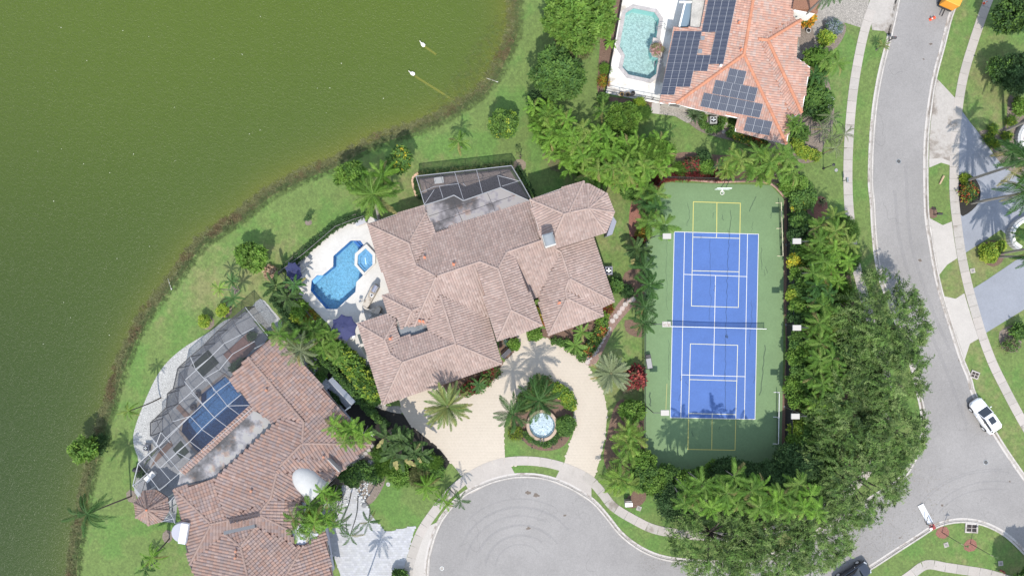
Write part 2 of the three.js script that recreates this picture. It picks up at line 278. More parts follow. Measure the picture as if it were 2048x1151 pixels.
{
  struct('road', flatGeo(roadPoly, 0.012), M.asphalt);
  // tyre marks and sealed cracks, thin films on the asphalt
  const film = std([0.25, 0.245, 0.255], { roughness: 0.9, transparent: true, opacity: 0.09 });
  const marks = [];
  for (const [r, a0, a1, w] of [[120, 3.5, 5.6, 0.12], [122, 3.7, 5.4, 0.1], [104, 3.3, 5.2, 0.14], [86, 3.6, 5.7, 0.1], [84, 3.5, 5.5, 0.12], [138, 3.9, 5.2, 0.1], [66, 3.2, 5.4, 0.12], [64, 3.4, 5.1, 0.1], [47, 3.2, 5.6, 0.11]]) {
    const pts = []; for (let i = 0; i <= 30; i++) { const a = a0 + (a1 - a0) * i / 30; pts.push(P(1040 + Math.cos(a) * r * 1.05, 1135 + Math.sin(a) * r)); }
    marks.push(flatGeo([...offsetLine(pts, w), ...offsetLine(pts, -w).reverse()], 0.017));
  }
  for (const pts0 of [[[1790, 380], [1800, 480], [1835, 600], [1885, 720], [1935, 850]], [[1812, 330], [1822, 480], [1858, 600], [1900, 700]]]) { const pts = curve(Pa(pts0), 1); marks.push(flatGeo([...offsetLine(pts, 0.22), ...offsetLine(pts, -0.22).reverse()], 0.017)); }
  for (const [cx, cy, r, a0, a1] of [[1990, 1060, 118, 3.5, 4.9], [1990, 1060, 122, 3.6, 4.8], [1985, 1065, 88, 3.6, 4.9], [1990, 1062, 100, 3.4, 5.0]]) { const pts = []; for (let i = 0; i <= 24; i++) { const a = a0 + (a1 - a0) * i / 24; pts.push(P(cx + Math.cos(a) * r * 1.35, cy + Math.sin(a) * r)); } marks.push(flatGeo([...offsetLine(pts, 0.1), ...offsetLine(pts, -0.1).reverse()], 0.017)); }
  const mm = struct('tyre_marks', merged(marks), film);
  const oil = std([0.16, 0.12, 0.09], { roughness: 0.9, transparent: true, opacity: 0.6 });
  const sp = []; const r = rng(5);
  for (const [x, y, q] of [[1056, 985, 7], [1073, 990, 8], [1057, 1056, 6], [1852, 430, 3], [1920, 720, 4], [1848, 118, 3], [1862, 88, 4], [1840, 520, 5], [1885, 1010, 4], [2020, 962, 3], [1800, 1075, 3], [1130, 1030, 4]]) { const pts = []; for (let i = 0; i < 11; i++) { const a = i / 11 * 6.283; const k = q * (0.45 + 0.6 * r()); pts.push(P(x + Math.cos(a) * k, y + Math.sin(a) * k * 0.7)); } sp.push(flatGeo(pts, 0.019)); }
  struct('road_stains', merged(sp), oil);
}
// kerbs: a gutter and a raised back edge, cast in lengths
function kerbLine(line, side) {
  const out = structGroup('kerb');
  const inner = offsetLine(line, 0.62 * side), step = offsetLine(line, 0.2 * side), lip = offsetLine(line, 0.36 * side);
  const n = 4;
  for (let i = 0; i + 1 < line.length; i += n) {
    const e = Math.min(line.length, i + n + 1), sl = (l) => l.slice(i, e).map((p) => p.clone());
    const cut = (l) => { const a = l[l.length - 2], b = l[l.length - 1]; b.lerp(a, 0.022); return l; };
    part('gutter', ribbon(cut(sl(inner)), cut(sl(lip)), 0.0, 0.03, true), M.kerb, out);
    part('gutter_slope', ribbon(cut(sl(lip)), cut(sl(step)), 0.0, 0.06, true), M.concOld, out);
    part('kerb_stone', ribbon(cut(sl(step)), cut(sl(line)), 0.0, 0.13, true), M.kerbTop, out);
  }
}
kerbLine(lA, 1); kerbLine(lB, 1); kerbLine(lC, -1);
// sidewalks of single slabs
const slabMats = [M.conc, std([0.38, 0.345, 0.31], { map: T.soft, size: 5 }), M.concOld, M.conc, std([0.43, 0.385, 0.35], { map: T.soft, size: 5 })];
function sidewalk(pts, w, oldFrom) {
  const g = structGroup('sidewalk'), line = curve(Pa(pts), 0.5), r = rng(pts.length * 7 + 3);
  for (let i = 0; i + 1 < line.length; i += 3) {
    const seg = line.slice(i, i + 4).map((p) => p.clone()); if (seg.length < 2) break;
    seg[seg.length - 1].lerp(seg[seg.length - 2], 0.05);
    part('slab', ribbon(offsetLine(seg, w / 2), offsetLine(seg, -w / 2), 0.0, 0.036 + 0.006 * r(), true), slabMats[Math.floor(r() * 5)], g);
  }
}
sidewalk([[1757, -25], [1750, 0], [1730, 60], [1711, 153], [1701.5, 234], [1696.5, 322], [1697, 390], [1701, 444], [1708.5, 509], [1716, 545], [1742, 640], [1766, 720], [1776, 800], [1764, 880], [1730, 950], [1640, 1022], [1500, 1072], [1420, 1072], [1360, 1067], [1307, 1057], [1268, 1038.5], [1226, 1012], [1204, 985], [1180, 959], [1139, 938], [1098.5, 926], [1064.5, 921.5], [1027, 921.5], [996, 926.5], [958.5, 941], [924.6, 963], [894, 991], [867, 1025], [843, 1061], [828, 1098], [818, 1135], [813, 1185]], 1.16);
sidewalk([[1990, -30], [1974, 8], [1949, 80], [1929, 147], [1919, 200], [1912, 265], [1909, 330], [1909, 390], [1914, 441], [1924, 511], [1939, 580], [1952, 627], [1966, 673], [1986, 726], [2005, 765], [2042, 835], [2090, 915]], 1.16);
sidewalk([[1790, 1172], [1821, 1150], [1853, 1129], [1893, 1134], [1933, 1140], [1975, 1147], [2020, 1160]], 1.2);
// driveways and aprons
const rim = (pts, y, m, name) => struct(name, prismGeo(pts, -0.02, y), m);
rim(Pa([[1874.5, 157], [1911, 196], [1905, 262], [1900, 329], [1883, 324], [1859, 334], [1859, 281], [1865, 217]]), 0.03, M.concOld, 'driveway_apron');
rim(Pa([[1859, 335], [1883, 325], [1900, 330], [1900, 322], [1884, 316], [1858.5, 318]]), 0.034, M.concNew, 'driveway_apron');
rim(Pa([[1860, 436], [1886, 450], [1904, 442.7], [1909, 480], [1915, 516], [1895, 529], [1879, 549], [1869, 492]]), 0.03, M.concNew, 'driveway_apron');
rim(Pa([[1889, 592], [1912, 597], [1929, 586], [1943, 632], [1957.5, 677], [1940.5, 686.7], [1930, 719], [1908, 651]]), 0.03, M.concNew, 'driveway_apron');
rim(Pa([[1737, 12], [1745, 60], [1769, 62], [1779, 72], [1790, 40], [1799, 0], [1806, -30], [1752, -30]]), 0.03, M.concOld, 'driveway_apron');
rim(Pa([[930, 966], [941, 987], [975.6, 969], [1000, 961], [1034, 955], [1020, 928], [996, 924], [958, 938]]), 0.028, M.conc, 'driveway_apron');
rim(Pa([[1121, 936], [1107, 964], [1143, 979], [1183, 1004], [1183, 960], [1150, 945]]), 0.028, M.conc, 'driveway_apron');
rim(Pa([[846, 1056], [885, 1039], [870, 1076], [860, 1113], [857, 1160], [815, 1160], [828, 1098]]), 0.028, M.concNew, 'driveway_apron');
struct('blue_driveway', flatGeo(Pa([[1925, 222], [1940, 243], [1956, 262.6], [1983, 301], [2006, 332], [2042, 358], [2200, 440], [2200, 470], [2048, 433], [2021, 453], [2015, 470], [2002, 459], [1972.6, 479], [1932, 505], [1923, 470], [1919, 425], [1917, 335], [1920, 265]]), 0.022), M.bluePave);
struct('blue_driveway', flatGeo(Pa([[1946.6, 577], [1975, 559], [2039, 515.5], [2070, 505], [2200, 470], [2200, 560], [2048, 619], [1973, 665], [1958, 620]]), 0.022), M.bluePave);
struct('grey_paver_driveway', flatGeo(Pa([[664, 985], [700, 960], [728, 1000], [740, 1025], [755, 1046], [772, 1064], [831, 1051], [818, 1095], [808, 1135], [806, 1180], [692, 1180], [649, 1062], [640, 1020]]), 0.02), M.greyPave);
struct('old_paver_driveway', flatGeo(Pa([[1604, -40], [1602, 40], [1592, 112], [1625, 150], [1645, 95], [1645, 40], [1690, 45], [1722, 55], [1737, 10], [1748, -40]]), 0.02), M.oldPave);
const driveOut = [[799, 801], [803, 822], [819, 848], [840, 865], [874, 892], [897, 919], [921, 948], [940, 958], [1000, 934], [1060, 927], [1125, 938], [1188.5, 955], [1200.4, 916], [1210.6, 872], [1214.7, 824.5], [1207, 780], [1190, 756], [1176, 732], [1149, 705], [1122, 687], [1101.6, 679], [1084.7, 676.7], [1064, 681.5], [1056, 684], [1052, 664], [1033, 668], [1037, 696], [1010, 722], [1001, 735], [980.6, 760], [941, 790], [900, 790], [880, 770], [800, 790]];
const island = [[1010, 914], [1007.5, 872], [1010, 845], [1017.5, 823], [1040, 791], [1063, 772], [1091, 763], [1119, 770.6], [1137, 787], [1145.5, 812], [1149, 837], [1147, 865], [1140, 886], [1133, 908], [1128, 929], [1095, 919], [1063, 917], [1030, 918], [1011, 919]];
{
  struct('driveway', flatGeo(Pa(driveOut), 0.022, [Pa(island)]), M.cream);
  // stamped fan joints of the driveway: thin raised rows
  const arcs = [], o = curve(Pa(island), 0.5, true);
  const poly = Pa(driveOut), isl = Pa(island), r = rng(8);
  const wedge = []; 
  for (let gx = 0; gx < 62; gx++) for (let gy = 0; gy < 48; gy++) {
    const px = 800 + gx * 7 + (gy % 2) * 3.5, py = 678 + gy * 6, c = P(px, py); if (!inPoly(c.x, c.z, poly) || inPoly(c.x, c.z, isl)) continue;
    wedge.push(M4(V(c.x, 0.0225, c.z), new THREE.Quaternion().setFromAxisAngle(V(0, 1, 0), rr(r, -0.08, 0.08)), V(1, rr(r, 0.7, 1.0), 1)));
  }
  const sh = []; for (let i = 0; i <= 8; i++) { const a = Math.PI * i / 8; sh.push(V(Math.cos(a) * 0.215, 0, -Math.sin(a) * 0.2)); } sh.push(V(-0.1, 0, 0.17), V(0.1, 0, 0.17));
  const m = inst('stamped_paver', prismGeo(sh, 0, 0.004), M.cream, wedge, scene, wedge.map(() => { const k = rr(r, 0.975, 1.02); return [k, k, k]; }));
  m.name = 'driveway_stamped_paving'; m.userData.kind = 'stuff';
}
// pavers of the grey driveway
{
  const poly = Pa([[664, 985], [700, 960], [728, 1000], [740, 1025], [755, 1046], [772, 1064], [831, 1051], [818, 1095], [808, 1135], [806, 1175], [692, 1175], [649, 1062], [640, 1020]]), r = rng(9), list = [];
  for (let i = 0; i < 34; i++) for (let j = 0; j < 46; j++) { const c = P(640 + i * 6.2 + (j % 2) * 3, 958 + j * 4.6); if (inPoly(c.x, c.z, poly)) list.push(M4(V(c.x, 0.02, c.z), new THREE.Quaternion(), V(0.385, 0.016 + 0.006 * r(), 0.28))); }
  const m = inst('grey_pavers', unitBox, M.greyPave, list, scene, list.map(() => { const k = rr(r, 0.9, 1.12); return [k, k, k * rr(r, 0.98, 1.03)]; })); m.name = 'grey_pavers'; m.userData.kind = 'stuff';
}
// planting beds, gravel, mulch (flat ground covers)
const bed = (pts, m, y = 0.014, name = 'planting_bed') => struct(name, flatGeo(curve(Pa(pts), 0.7, true), y), m);
bed([[1008, 732], [985, 762], [945, 792], [905, 800], [860, 790], [900, 760], [960, 735], [1000, 715]], M.mulch);
bed([[1060, 660], [1105, 680], [1150, 705], [1168, 722], [1186, 700], [1215, 650], [1212, 625], [1180, 630], [1120, 655]], M.mulch);
bed([[1000, 705], [1012, 720], [1034, 698], [1034, 668], [1010, 665], [998, 685]], M.mulch);
bed([[1252, 592], [1272, 598], [1230, 655], [1184, 733], [1163, 716], [1205, 655]], M.pathSoil, 0.016, 'garden_path');
bed([[1268, 395], [1258, 440], [1262, 480], [1275, 500], [1300, 470], [1296, 420], [1300, 380]], M.mulchRed);
bed([[1250, 545], [1250, 590], [1290, 640], [1250, 640], [1255, 665], [1288, 672], [1289, 540]], M.mulch);
bed([[1215, 865], [1238, 800], [1260, 800], [1290, 830], [1290, 930], [1260, 970], [1230, 950], [1218, 945], [1208, 920]], M.mulch);
bed([[1262, 985], [1290, 975], [1291, 1000], [1268, 1016], [1250, 1010]], M.mulch);
bed([[1041, 874], [1060, 893], [1091, 901], [1125, 893], [1140, 873], [1146, 840], [1140, 800], [1100, 768], [1060, 778], [1030, 815], [1022, 850]], M.mulch);
bed([[1325, 345], [1340, 352], [1540, 362], [1570, 375], [1590, 400], [1608, 398], [1600, 345], [1560, 305], [1450, 310], [1350, 308]], M.mulch);
bed([[1570, 400], [1572, 700], [1568, 935], [1640, 950], [1700, 900], [1692, 500], [1660, 440], [1628, 430], [1610, 395]], M.mulch, 0.013);
bed([[1632, 395], [1648, 393], [1656, 412], [1650, 436], [1632, 440]], M.mulchRed, 0.017);
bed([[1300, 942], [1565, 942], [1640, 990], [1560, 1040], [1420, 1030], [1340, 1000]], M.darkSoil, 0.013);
bed([[1592, 120], [1618, 140], [1610, 200], [1603, 225], [1582, 290], [1600, 325], [1636, 318], [1648, 290], [1668, 240], [1660, 170], [1640, 125]], M.soil);
bed([[1636, 40], [1690, 45], [1692, 62], [1668, 100], [1640, 105]], M.soil);
bed([[1600, 45], [1622, 50], [1628, 95], [1606, 110]], M.soil, 0.024);
bed([[1325, 210], [1360, 212], [1400, 235], [1480, 262], [1565, 292], [1560, 302], [1460, 280], [1400, 262], [1370, 240], [1340, 225]], M.soil);
bed([[1213, 0], [1196, 150], [1196, 185], [1212, 200], [1262, 206], [1320, 215], [1320, 208], [1208, 188], [1207, 180], [1246, -20], [1228, -20]], M.mulch);
bed([[1958, 263], [1985, 300], [2010, 335], [2060, 350], [2060, 250], [2020, 190], [2008, 255]], M.soil, 0.016);
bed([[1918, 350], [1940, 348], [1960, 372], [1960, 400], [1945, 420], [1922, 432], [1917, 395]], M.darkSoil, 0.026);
bed([[1875, 1058], [1890, 1051], [1898, 1058], [1899, 1070], [1888, 1077], [1872, 1070]], M.mulchRed, 0.016);
bed([[1928, 1088], [1942, 1076], [1954, 1084], [1954, 1097], [1940, 1103], [1929, 1098]], M.mulchRed, 0.016);
bed([[1866, 412], [1874, 418], [1874, 434], [1861, 436], [1859, 420]], M.mulch, 0.016);
bed([[2000, 663], [2035, 650], [2045, 680], [2030, 705], [2005, 695]], M.soil, 0.014);
bed([[1962, 492], [1990, 480], [2010, 500], [2004, 525], [1985, 533], [1966, 520]], M.mulch, 0.016);
bed([[402, 640], [414, 630], [428, 640], [426, 654], [412, 660], [402, 652]], M.soil, 0.016);
bed([[436, 616], [448, 606], [462, 612], [463, 626], [450, 636], [438, 630]], M.soil, 0.016);
bed([[529, 536], [546, 532], [553, 545], [543, 557], [528, 552]], std([0.33, 0.22, 0.14], { map: T.gravel, size: 1.5 }), 0.018);
bed([[1026, 325], [1040, 317], [1052, 325], [1050, 338], [1040, 343], [1028, 338]], std([0.42, 0.33, 0.24], { map: T.gravel, size: 1.5 }), 0.018);
bed([[609, 442], [617, 438], [624, 443], [622, 449], [612, 450]], M.soil, 0.018);
bed([[252, 985], [262, 978], [272, 990], [270, 1004], [256, 1002]], M.soil, 0.016);
bed([[325, 1066], [336, 1058], [345, 1068], [340, 1084], [326, 1082]], M.soil, 0.016);
bed([[463, 572], [473, 570], [479, 580], [470, 588], [461, 582]], M.soil, 0.016);
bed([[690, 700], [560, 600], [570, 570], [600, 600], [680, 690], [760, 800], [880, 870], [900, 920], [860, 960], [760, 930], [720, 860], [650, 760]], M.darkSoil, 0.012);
bed([[735, 795], [770, 812], [800, 812], [806, 826], [770, 820], [742, 808]], M.oldPave, 0.018);
bed([[620, 930], [700, 890], [760, 930], [770, 960], [735, 1010], [700, 985], [660, 985]], M.soil, 0.013);
struct('gravel_strip', flatGeo(curve(Pa([[490, 628], [520, 597], [545, 620], [565, 650], [548, 668], [505, 640], [440, 700], [380, 760], [345, 850], [332, 880], [305, 905], [290, 925], [272, 990], [268, 985], [276, 920], [268, 895], [266, 870], [290, 800], [322, 738], [360, 700], [420, 662], [450, 640]]), 0.7, true), 0.015), M.gravel);
// sand edge worn along lawns
{
  const g = []; const r = rng(42);
  for (const [x, y, q] of [[1110, 330, 16], [1200, 295, 10], [1095, 310, 14], [1085, 225, 9]]) { const pts = []; for (let i = 0; i < 14; i++) { const a = i / 14 * 6.283; const k = q * (0.55 + 0.5 * r()); pts.push(P(x + Math.cos(a) * k, y + Math.sin(a) * k)); } g.push(flatGeo(pts, 0.008)); }
  struct('bare_soil', merged(g), std([0.27, 0.22, 0.13], { map: T.mott, size: 3, transparent: true, opacity: 0.45 }));
}

// ================================================================ HOUSES
function solveLin(A, b) {
  const n = b.length; for (let i = 0; i < n; i++) { let p = i; for (let r = i + 1; r < n; r++) if (Math.abs(A[r][i]) > Math.abs(A[p][i])) p = r; [A[i], A[p]] = [A[p], A[i]]; [b[i], b[p]] = [b[p], b[i]]; for (let r = i + 1; r < n; r++) { const f = A[r][i] / A[i][i]; if (!f) continue; for (let c = i; c < n; c++) A[r][c] -= f * A[i][c]; b[r] -= f * b[i]; } }
  const x = Array(n).fill(0); for (let i = n - 1; i >= 0; i--) { let s = b[i]; for (let c = i + 1; c < n; c++) s -= A[i][c] * x[c]; x[i] = s / A[i][i]; } return x;
}
// heights of a tiled roof from its outline: every facet is a plane that slopes down along d with a pitch near k
function solveRoof(verts, facets, k0 = 0.4) {
  const ids = Object.keys(verts), nv = ids.length, nf = facets.length, n = nv + 3 * nf, out = {};
  facets.forEach((f) => { const L = Math.hypot(...f.d); f.dx = f.d[0] / L; f.dz = f.d[1] / L; f.k ??= k0; });
  ids.forEach((id) => { out[id] = P(verts[id][0], verts[id][1], verts[id][2] ?? 4.6); });
  for (let it = 0; it < 3; it++) {
    const A = Array.from({ length: n }, () => Array(n).fill(0)), b = Array(n).fill(0);
    const add = (row, rhs, w) => { for (const [i, a] of row) { for (const [j, c] of row) A[i][j] += w * a * c; b[i] += w * a * rhs; } };
    ids.forEach((id, i) => { const h = verts[id][2]; if (h !== undefined) add([[i, 1]], h, 8); else add([[i, 1]], 4.6, 0.002); });
    facets.forEach((f, fi) => {
      const C = nv + fi * 3, m = f.v.reduce((s, id) => s.add(out[id]), V()).multiplyScalar(1 / f.v.length); f.m = m;
      add([[C, 1]], 4.6, 1e-5); add([[C + 1, 1]], f.k * f.dx, 3); add([[C + 2, 1]], f.k * f.dz, 3);
      for (const id of f.v) add([[ids.indexOf(id), 1], [C, -1], [C + 1, out[id].x - m.x], [C + 2, out[id].z - m.z]], 0, 40);
    });
    const x = solveLin(A, b); ids.forEach((id, i) => { out[id] = P(verts[id][0], verts[id][1], x[i]); });
    facets.forEach((f, fi) => { const C = nv + fi * 3; f.gx = x[C + 1]; f.gz = x[C + 2]; f.c = x[C] + f.gx * f.m.x + f.gz * f.m.z; });
  }
  facets.forEach((f) => {
    f.poly = f.v.map((id) => out[id]); f.h = (X, Z) => f.c - f.gx * X - f.gz * Z;
    f.at = (px, py, up = 0) => { const s = f.gx * (px - CX) / S + f.gz * (py - CY) / S; return P(px, py, (f.c - s + up) / (1 - s / H)); };
    f.n = V(f.gx, 1, f.gz).normalize();
  });
  return out;
}
const tileGeo = (w, l) => {                                               // one clay S tile: a barrel beside a shallow pan, open lower edge
  const prof = [[-0.5, 0.0], [-0.42, 0.06], [-0.26, 0.13], [-0.06, 0.155], [0.12, 0.13], [0.24, 0.05], [0.30, -0.01], [0.5, 0.0]].map(([a, b]) => [a * w, b * w * 1.55]);
  const pos = [], q = (a, b, c, d) => pos.push(...a, ...b, ...c, ...a, ...c, ...d);
  for (let i = 0; i + 1 < prof.length; i++) { const [x0, y0] = prof[i], [x1, y1] = prof[i + 1];
    q([x0, y0 + 0.0, -l / 2], [x0, y0 + 0.045, l / 2], [x1, y1 + 0.045, l / 2], [x1, y1, -l / 2]);
    q([x0, y0 + 0.045, l / 2], [x0, -0.02, l / 2], [x1, -0.02, l / 2], [x1, y1 + 0.045, l / 2]); }
  const g = new THREE.BufferGeometry(); g.setAttribute('position', new THREE.Float32BufferAttribute(pos, 3)); g.computeVertexNormals(); return boxUV(g);
};
const capGeo = (w, l) => { const pos = [], q = (a, b, c, d) => pos.push(...a, ...b, ...c, ...a, ...c, ...d), n = 6; for (let i = 0; i < n; i++) { const a = Math.PI * (i / n), b = Math.PI * ((i + 1) / n), A = [Math.cos(a) * w / 2, Math.sin(a) * w * 0.42 - 0.02], B = [Math.cos(b) * w / 2, Math.sin(b) * w * 0.42 - 0.02]; q([A[0], A[1] + 0.02, l / 2], [B[0], B[1] + 0.02, l / 2], [B[0] * 0.9, B[1], -l / 2], [A[0] * 0.9, A[1], -l / 2]); q([A[0], A[1] + 0.02, l / 2], [B[0], B[1] + 0.02, l / 2], [0, -0.02, l / 2], [0, -0.02, l / 2]); } const g = new THREE.BufferGeometry(); g.setAttribute('position', new THREE.Float32BufferAttribute(pos, 3)); g.computeVertexNormals(); return boxUV(g); };
function tileRoof(house, verts, facets, o) {
  const pts = solveRoof(verts, facets, o.k ?? 0.4), r = rng(o.seed), w = o.w ?? 0.31, ex = o.ex ?? 0.36;
  // the boards under the tiles
  const pos = []; for (const f of facets) { const tri = THREE.ShapeUtils.triangulateShape(f.poly.map((p) => new THREE.Vector2(p.x, p.z)), []); for (const t of tri) for (const i of t) { const p = f.poly[i]; pos.push(p.x, Math.min(p.y, f.h(p.x, p.z)) - 0.04, p.z); } }
  const g = new THREE.BufferGeometry(); g.setAttribute('position', new THREE.Float32BufferAttribute(pos, 3)); g.computeVertexNormals();
  const roof = wpart('roof', boxUV(g), o.under, house);
  const list = [], cols = [], q = new THREE.Quaternion(), m = new THREE.Matrix4();
  const nz = tileNoise(128, 8, 4, o.seed + 5);
  facets.forEach((f, fi) => {
    if (f.plain) return;
    const N = f.n.clone(), D = V(f.gx, -(f.gx * f.gx + f.gz * f.gz), f.gz).normalize();
    const X = V().crossVectors(N, D); m.makeBasis(X, N, D); q.setFromRotationMatrix(m);
    let a0 = 1e9, a1 = -1e9, b0 = 1e9, b1 = -1e9; for (const p of f.poly) { const a = p.dot(X), b = p.dot(D); a0 = Math.min(a0, a); a1 = Math.max(a1, a); b0 = Math.min(b0, b); b1 = Math.max(b1, b); }
    const org = f.poly[0].clone(); org.y = f.h(org.x, org.z); const oa = org.dot(X), ob = org.dot(D), on = org.dot(N);
    for (let b = b1 - ex * 0.42; b > b0; b -= ex) { let row = 0; for (let a = a0 + w * 0.5; a < a1; a += w) {
      const p = V().addScaledVector(X, a).addScaledVector(D, b).addScaledVector(N, on); if (!inPoly(p.x, p.z, f.poly)) continue;
      list.push(M4(p, q, V(1, 1, 1)));
      const v = nz[(Math.floor(p.z * 5 + 900) % 128) * 128 + (Math.floor(p.x * 5 + 900) % 128)];
      const c = o.cols[Math.floor(r() * o.cols.length)], s = rr(r, 0.88, 1.1) * (0.86 + 0.3 * v); cols.push([c[0] * s, c[1] * s, c[2] * s]);
    } }
  });
  const ti = scatter('roof_tile', tileGeo(w, ex + 0.05), o.tile, list, house, cols); ti.position.copy(house.position).negate(); ti.userData.kind = 'stuff';
  // ridge and hip tiles on every edge that two facets share and that stands out
  const caps = [], cc = []; const seen = new Set();
  facets.forEach((f, i) => facets.forEach((e, j) => { if (j <= i || f.plain || e.plain) return; f.v.forEach((a, n) => { const b = f.v[(n + 1) % f.v.length]; e.v.forEach((c, n2) => { const d = e.v[(n2 + 1) % e.v.length]; if (!((a === c && b === d) || (a === d && b === c))) return;
    const ce = e.poly.reduce((s, p) => s.add(p), V()).multiplyScalar(1 / e.poly.length); if (f.h(ce.x, ce.z) < e.h(ce.x, ce.z) + 0.02) return;
    const A = pts[a].y > pts[b].y ? pts[b] : pts[a], B = A === pts[a] ? pts[b] : pts[a]; const dir = B.clone().sub(A), L = dir.length(); dir.normalize(); const up = f.n.clone().add(e.n).normalize(), X = V().crossVectors(up, dir.clone().negate()).normalize(), Y = V().crossVectors(dir.clone().negate(), X); m.makeBasis(X, Y, dir.clone().negate()); q.setFromRotationMatrix(m);
    for (let t = 0.18; t < L - 0.05; t += 0.36) { caps.push(M4(A.clone().addScaledVector(dir, t).addScaledVector(Y, 0.05), q, V(1, 1, 1))); const k = o.capCols[Math.floor(r() * o.capCols.length)], s = rr(r, 0.92, 1.08); cc.push(k.map((x) => x * s)); }
  }); }); }));
  if (caps.length) { const ci = scatter('ridge_tile', capGeo(o.capW ?? 0.3, 0.42), o.tile, caps, house, cc); ci.position.copy(house.position).negate(); ci.userData.kind = 'stuff'; }
  // gutters along the eaves (edges of a single facet with both ends at eave height)
  const gut = []; facets.forEach((f) => f.v.forEach((a, n) => { const b = f.v[(n + 1) % f.v.length]; if (verts[a][2] === undefined || verts[b][2] === undefined) return; if (facets.some((e) => e !== f && e.v.includes(a) && e.v.includes(b))) return;
    const A = pts[a], B = pts[b]; const t = B.clone().sub(A), L = t.length(); if (L < 0.8) return; const gg = new THREE.BoxGeometry(L, 0.15, 0.1); const mid = A.clone().add(B).multiplyScalar(0.5); gg.rotateY(-Math.atan2(t.z, t.x)); gg.translate(mid.x + f.dx * 0.03, mid.y - 0.1, mid.z + f.dz * 0.03); gut.push(gg); }));
  if (gut.length) wpart('gutter', merged(gut), o.gutter ?? M.white, house);
  return { pts, facets };
}
function insetPoly(pts, d) {                                              // pts in order round the outline; moves every side inwards
  let area = 0; pts.forEach((p, i) => { const q = pts[(i + 1) % pts.length]; area += p.x * q.z - q.x * p.z; }); const s = area > 0 ? 1 : -1, n = pts.length;
  return pts.map((p, i) => { const a = pts[(i + n - 1) % n], b = pts[(i + 1) % n]; const e1 = V(p.x - a.x, 0, p.z - a.z).normalize(), e2 = V(b.x - p.x, 0, b.z - p.z).normalize(); const n1 = V(-e1.z, 0, e1.x).multiplyScalar(s), n2 = V(-e2.z, 0, e2.x).multiplyScalar(s); const k = n1.clone().add(n2); const l = Math.max(0.5, k.lengthSq() / 2); return V(p.x + k.x * d / l, 0, p.z + k.z * d / l); });
}
const win = { frame: std([0.7, 0.69, 0.67], { roughness: 0.5 }), w: new THREE.BoxGeometry(1, 1, 1) };
function walls(house, outline, h, mat, o = {}) {
  const ins = insetPoly(outline, o.inset ?? 0.55); wpart('wall', prismGeo(ins, 0, h), mat, house);
  const r = rng(outline.length * 31 + 7);
  ins.forEach((p, i) => { const q = ins[(i + 1) % ins.length], L = Math.hypot(q.x - p.x, q.z - p.z); if (L < 2.6) return; const n = Math.max(1, Math.floor(L / 3.4)), a = Math.atan2(-(q.z - p.z), q.x - p.x);
    for (let k = 0; k < n; k++) { const t = (k + 0.5) / n, x = p.x + (q.x - p.x) * t, z = p.z + (q.z - p.z) * t; const f = new THREE.Mesh(win.w, win.frame); f.name = 'window'; f.position.set(x, h * 0.52, z).sub(house.position); f.rotation.y = a; f.scale.set(1.5, Math.min(1.4, h * 0.45), 0.14); shade(f); house.add(f); const pane = new THREE.Mesh(win.w, M.glass); pane.name = 'pane'; pane.scale.set(0.88, 0.86, 1.25); shade(pane); f.add(pane); } });
}
const tileMat = std([1, 1, 1], { roughness: 0.8, vertexColors: true });
const roofVent = (house, p, mat) => { const g = merged([new THREE.CylinderGeometry(0.09, 0.11, 0.5, 8).translate(0, 0.2, 0), new THREE.CylinderGeometry(0.16, 0.16, 0.07, 8).translate(0, 0.46, 0), new THREE.BoxGeometry(0.45, 0.05, 0.45).translate(0, -0.02, 0)]); const m = part('roof_vent', g, mat, house); m.position.copy(p).sub(house.position); };

// ---- house 1: the large house with the faded pink-brown tile roof
const h1 = thing('house', 'largest house, faded pinkish brown tile roof, in the middle between pool and court', 'house', P(960, 590));
const N = [-0.30, -0.954], So = [0.30, 0.954], E = [0.954, -0.30], W = [-0.954, 0.30], e1 = 2.9;
const v1 = {
  A: [735.5, 448, e1], B: [848, 410.5, e1], B2: [852, 425, e1], C: [817, 486], D: [831, 530], K: [869.5, 464, e1], F: [872, 552.5], G: [829, 652], W2: [779, 586, e1],
  V1: [765, 591, e1], N1: [823.5, 621], Vv: [837, 615.5], X1: [810, 652], X2: [820, 652], X3: [803.6, 656], X4: [795, 638], X5: [776, 627, e1],
  Q: [959.5, 523], R: [996, 537], T: [1013, 504.5], L: [1059, 402, e1], L2: [1083, 480.5], U: [1022.5, 620], SW: [995, 681, 4.8], E1: [976, 634, e1], E3: [953, 538], s1: [970, 545], s2: [988, 634], M: [879.5, 588], Y1: [854, 646],
  t1: [1030, 514], SE: [1084, 650, 4.8], u3: [1022, 520], u4: [1062, 598], c1: [1100, 487], c2: [1108, 495], c3: [1120, 506], c4: [1076, 593],
  w0: [1109, 496], w1: [1122, 504], w2: [1139, 556], wg: [1185, 473], wse: [1228.3, 603, e1], w5: [1131, 579.5], w6: [1203, 613.5, e1], w7: [1206.5, 631, e1], w8: [1134, 596], wsw: [1097, 670, e1], wge: [1186, 472.5, e1],
  Z: [911, 687], O: [805, 724], gSE: [1003, 727, e1], gSW: [766, 808, e1], gNW: [715.5, 647, e1], g1: [769, 679], g2: [780, 708], g3: [790.6, 638], g4: [798, 676], g5: [858, 662], g6: [776, 627.5, e1],
};
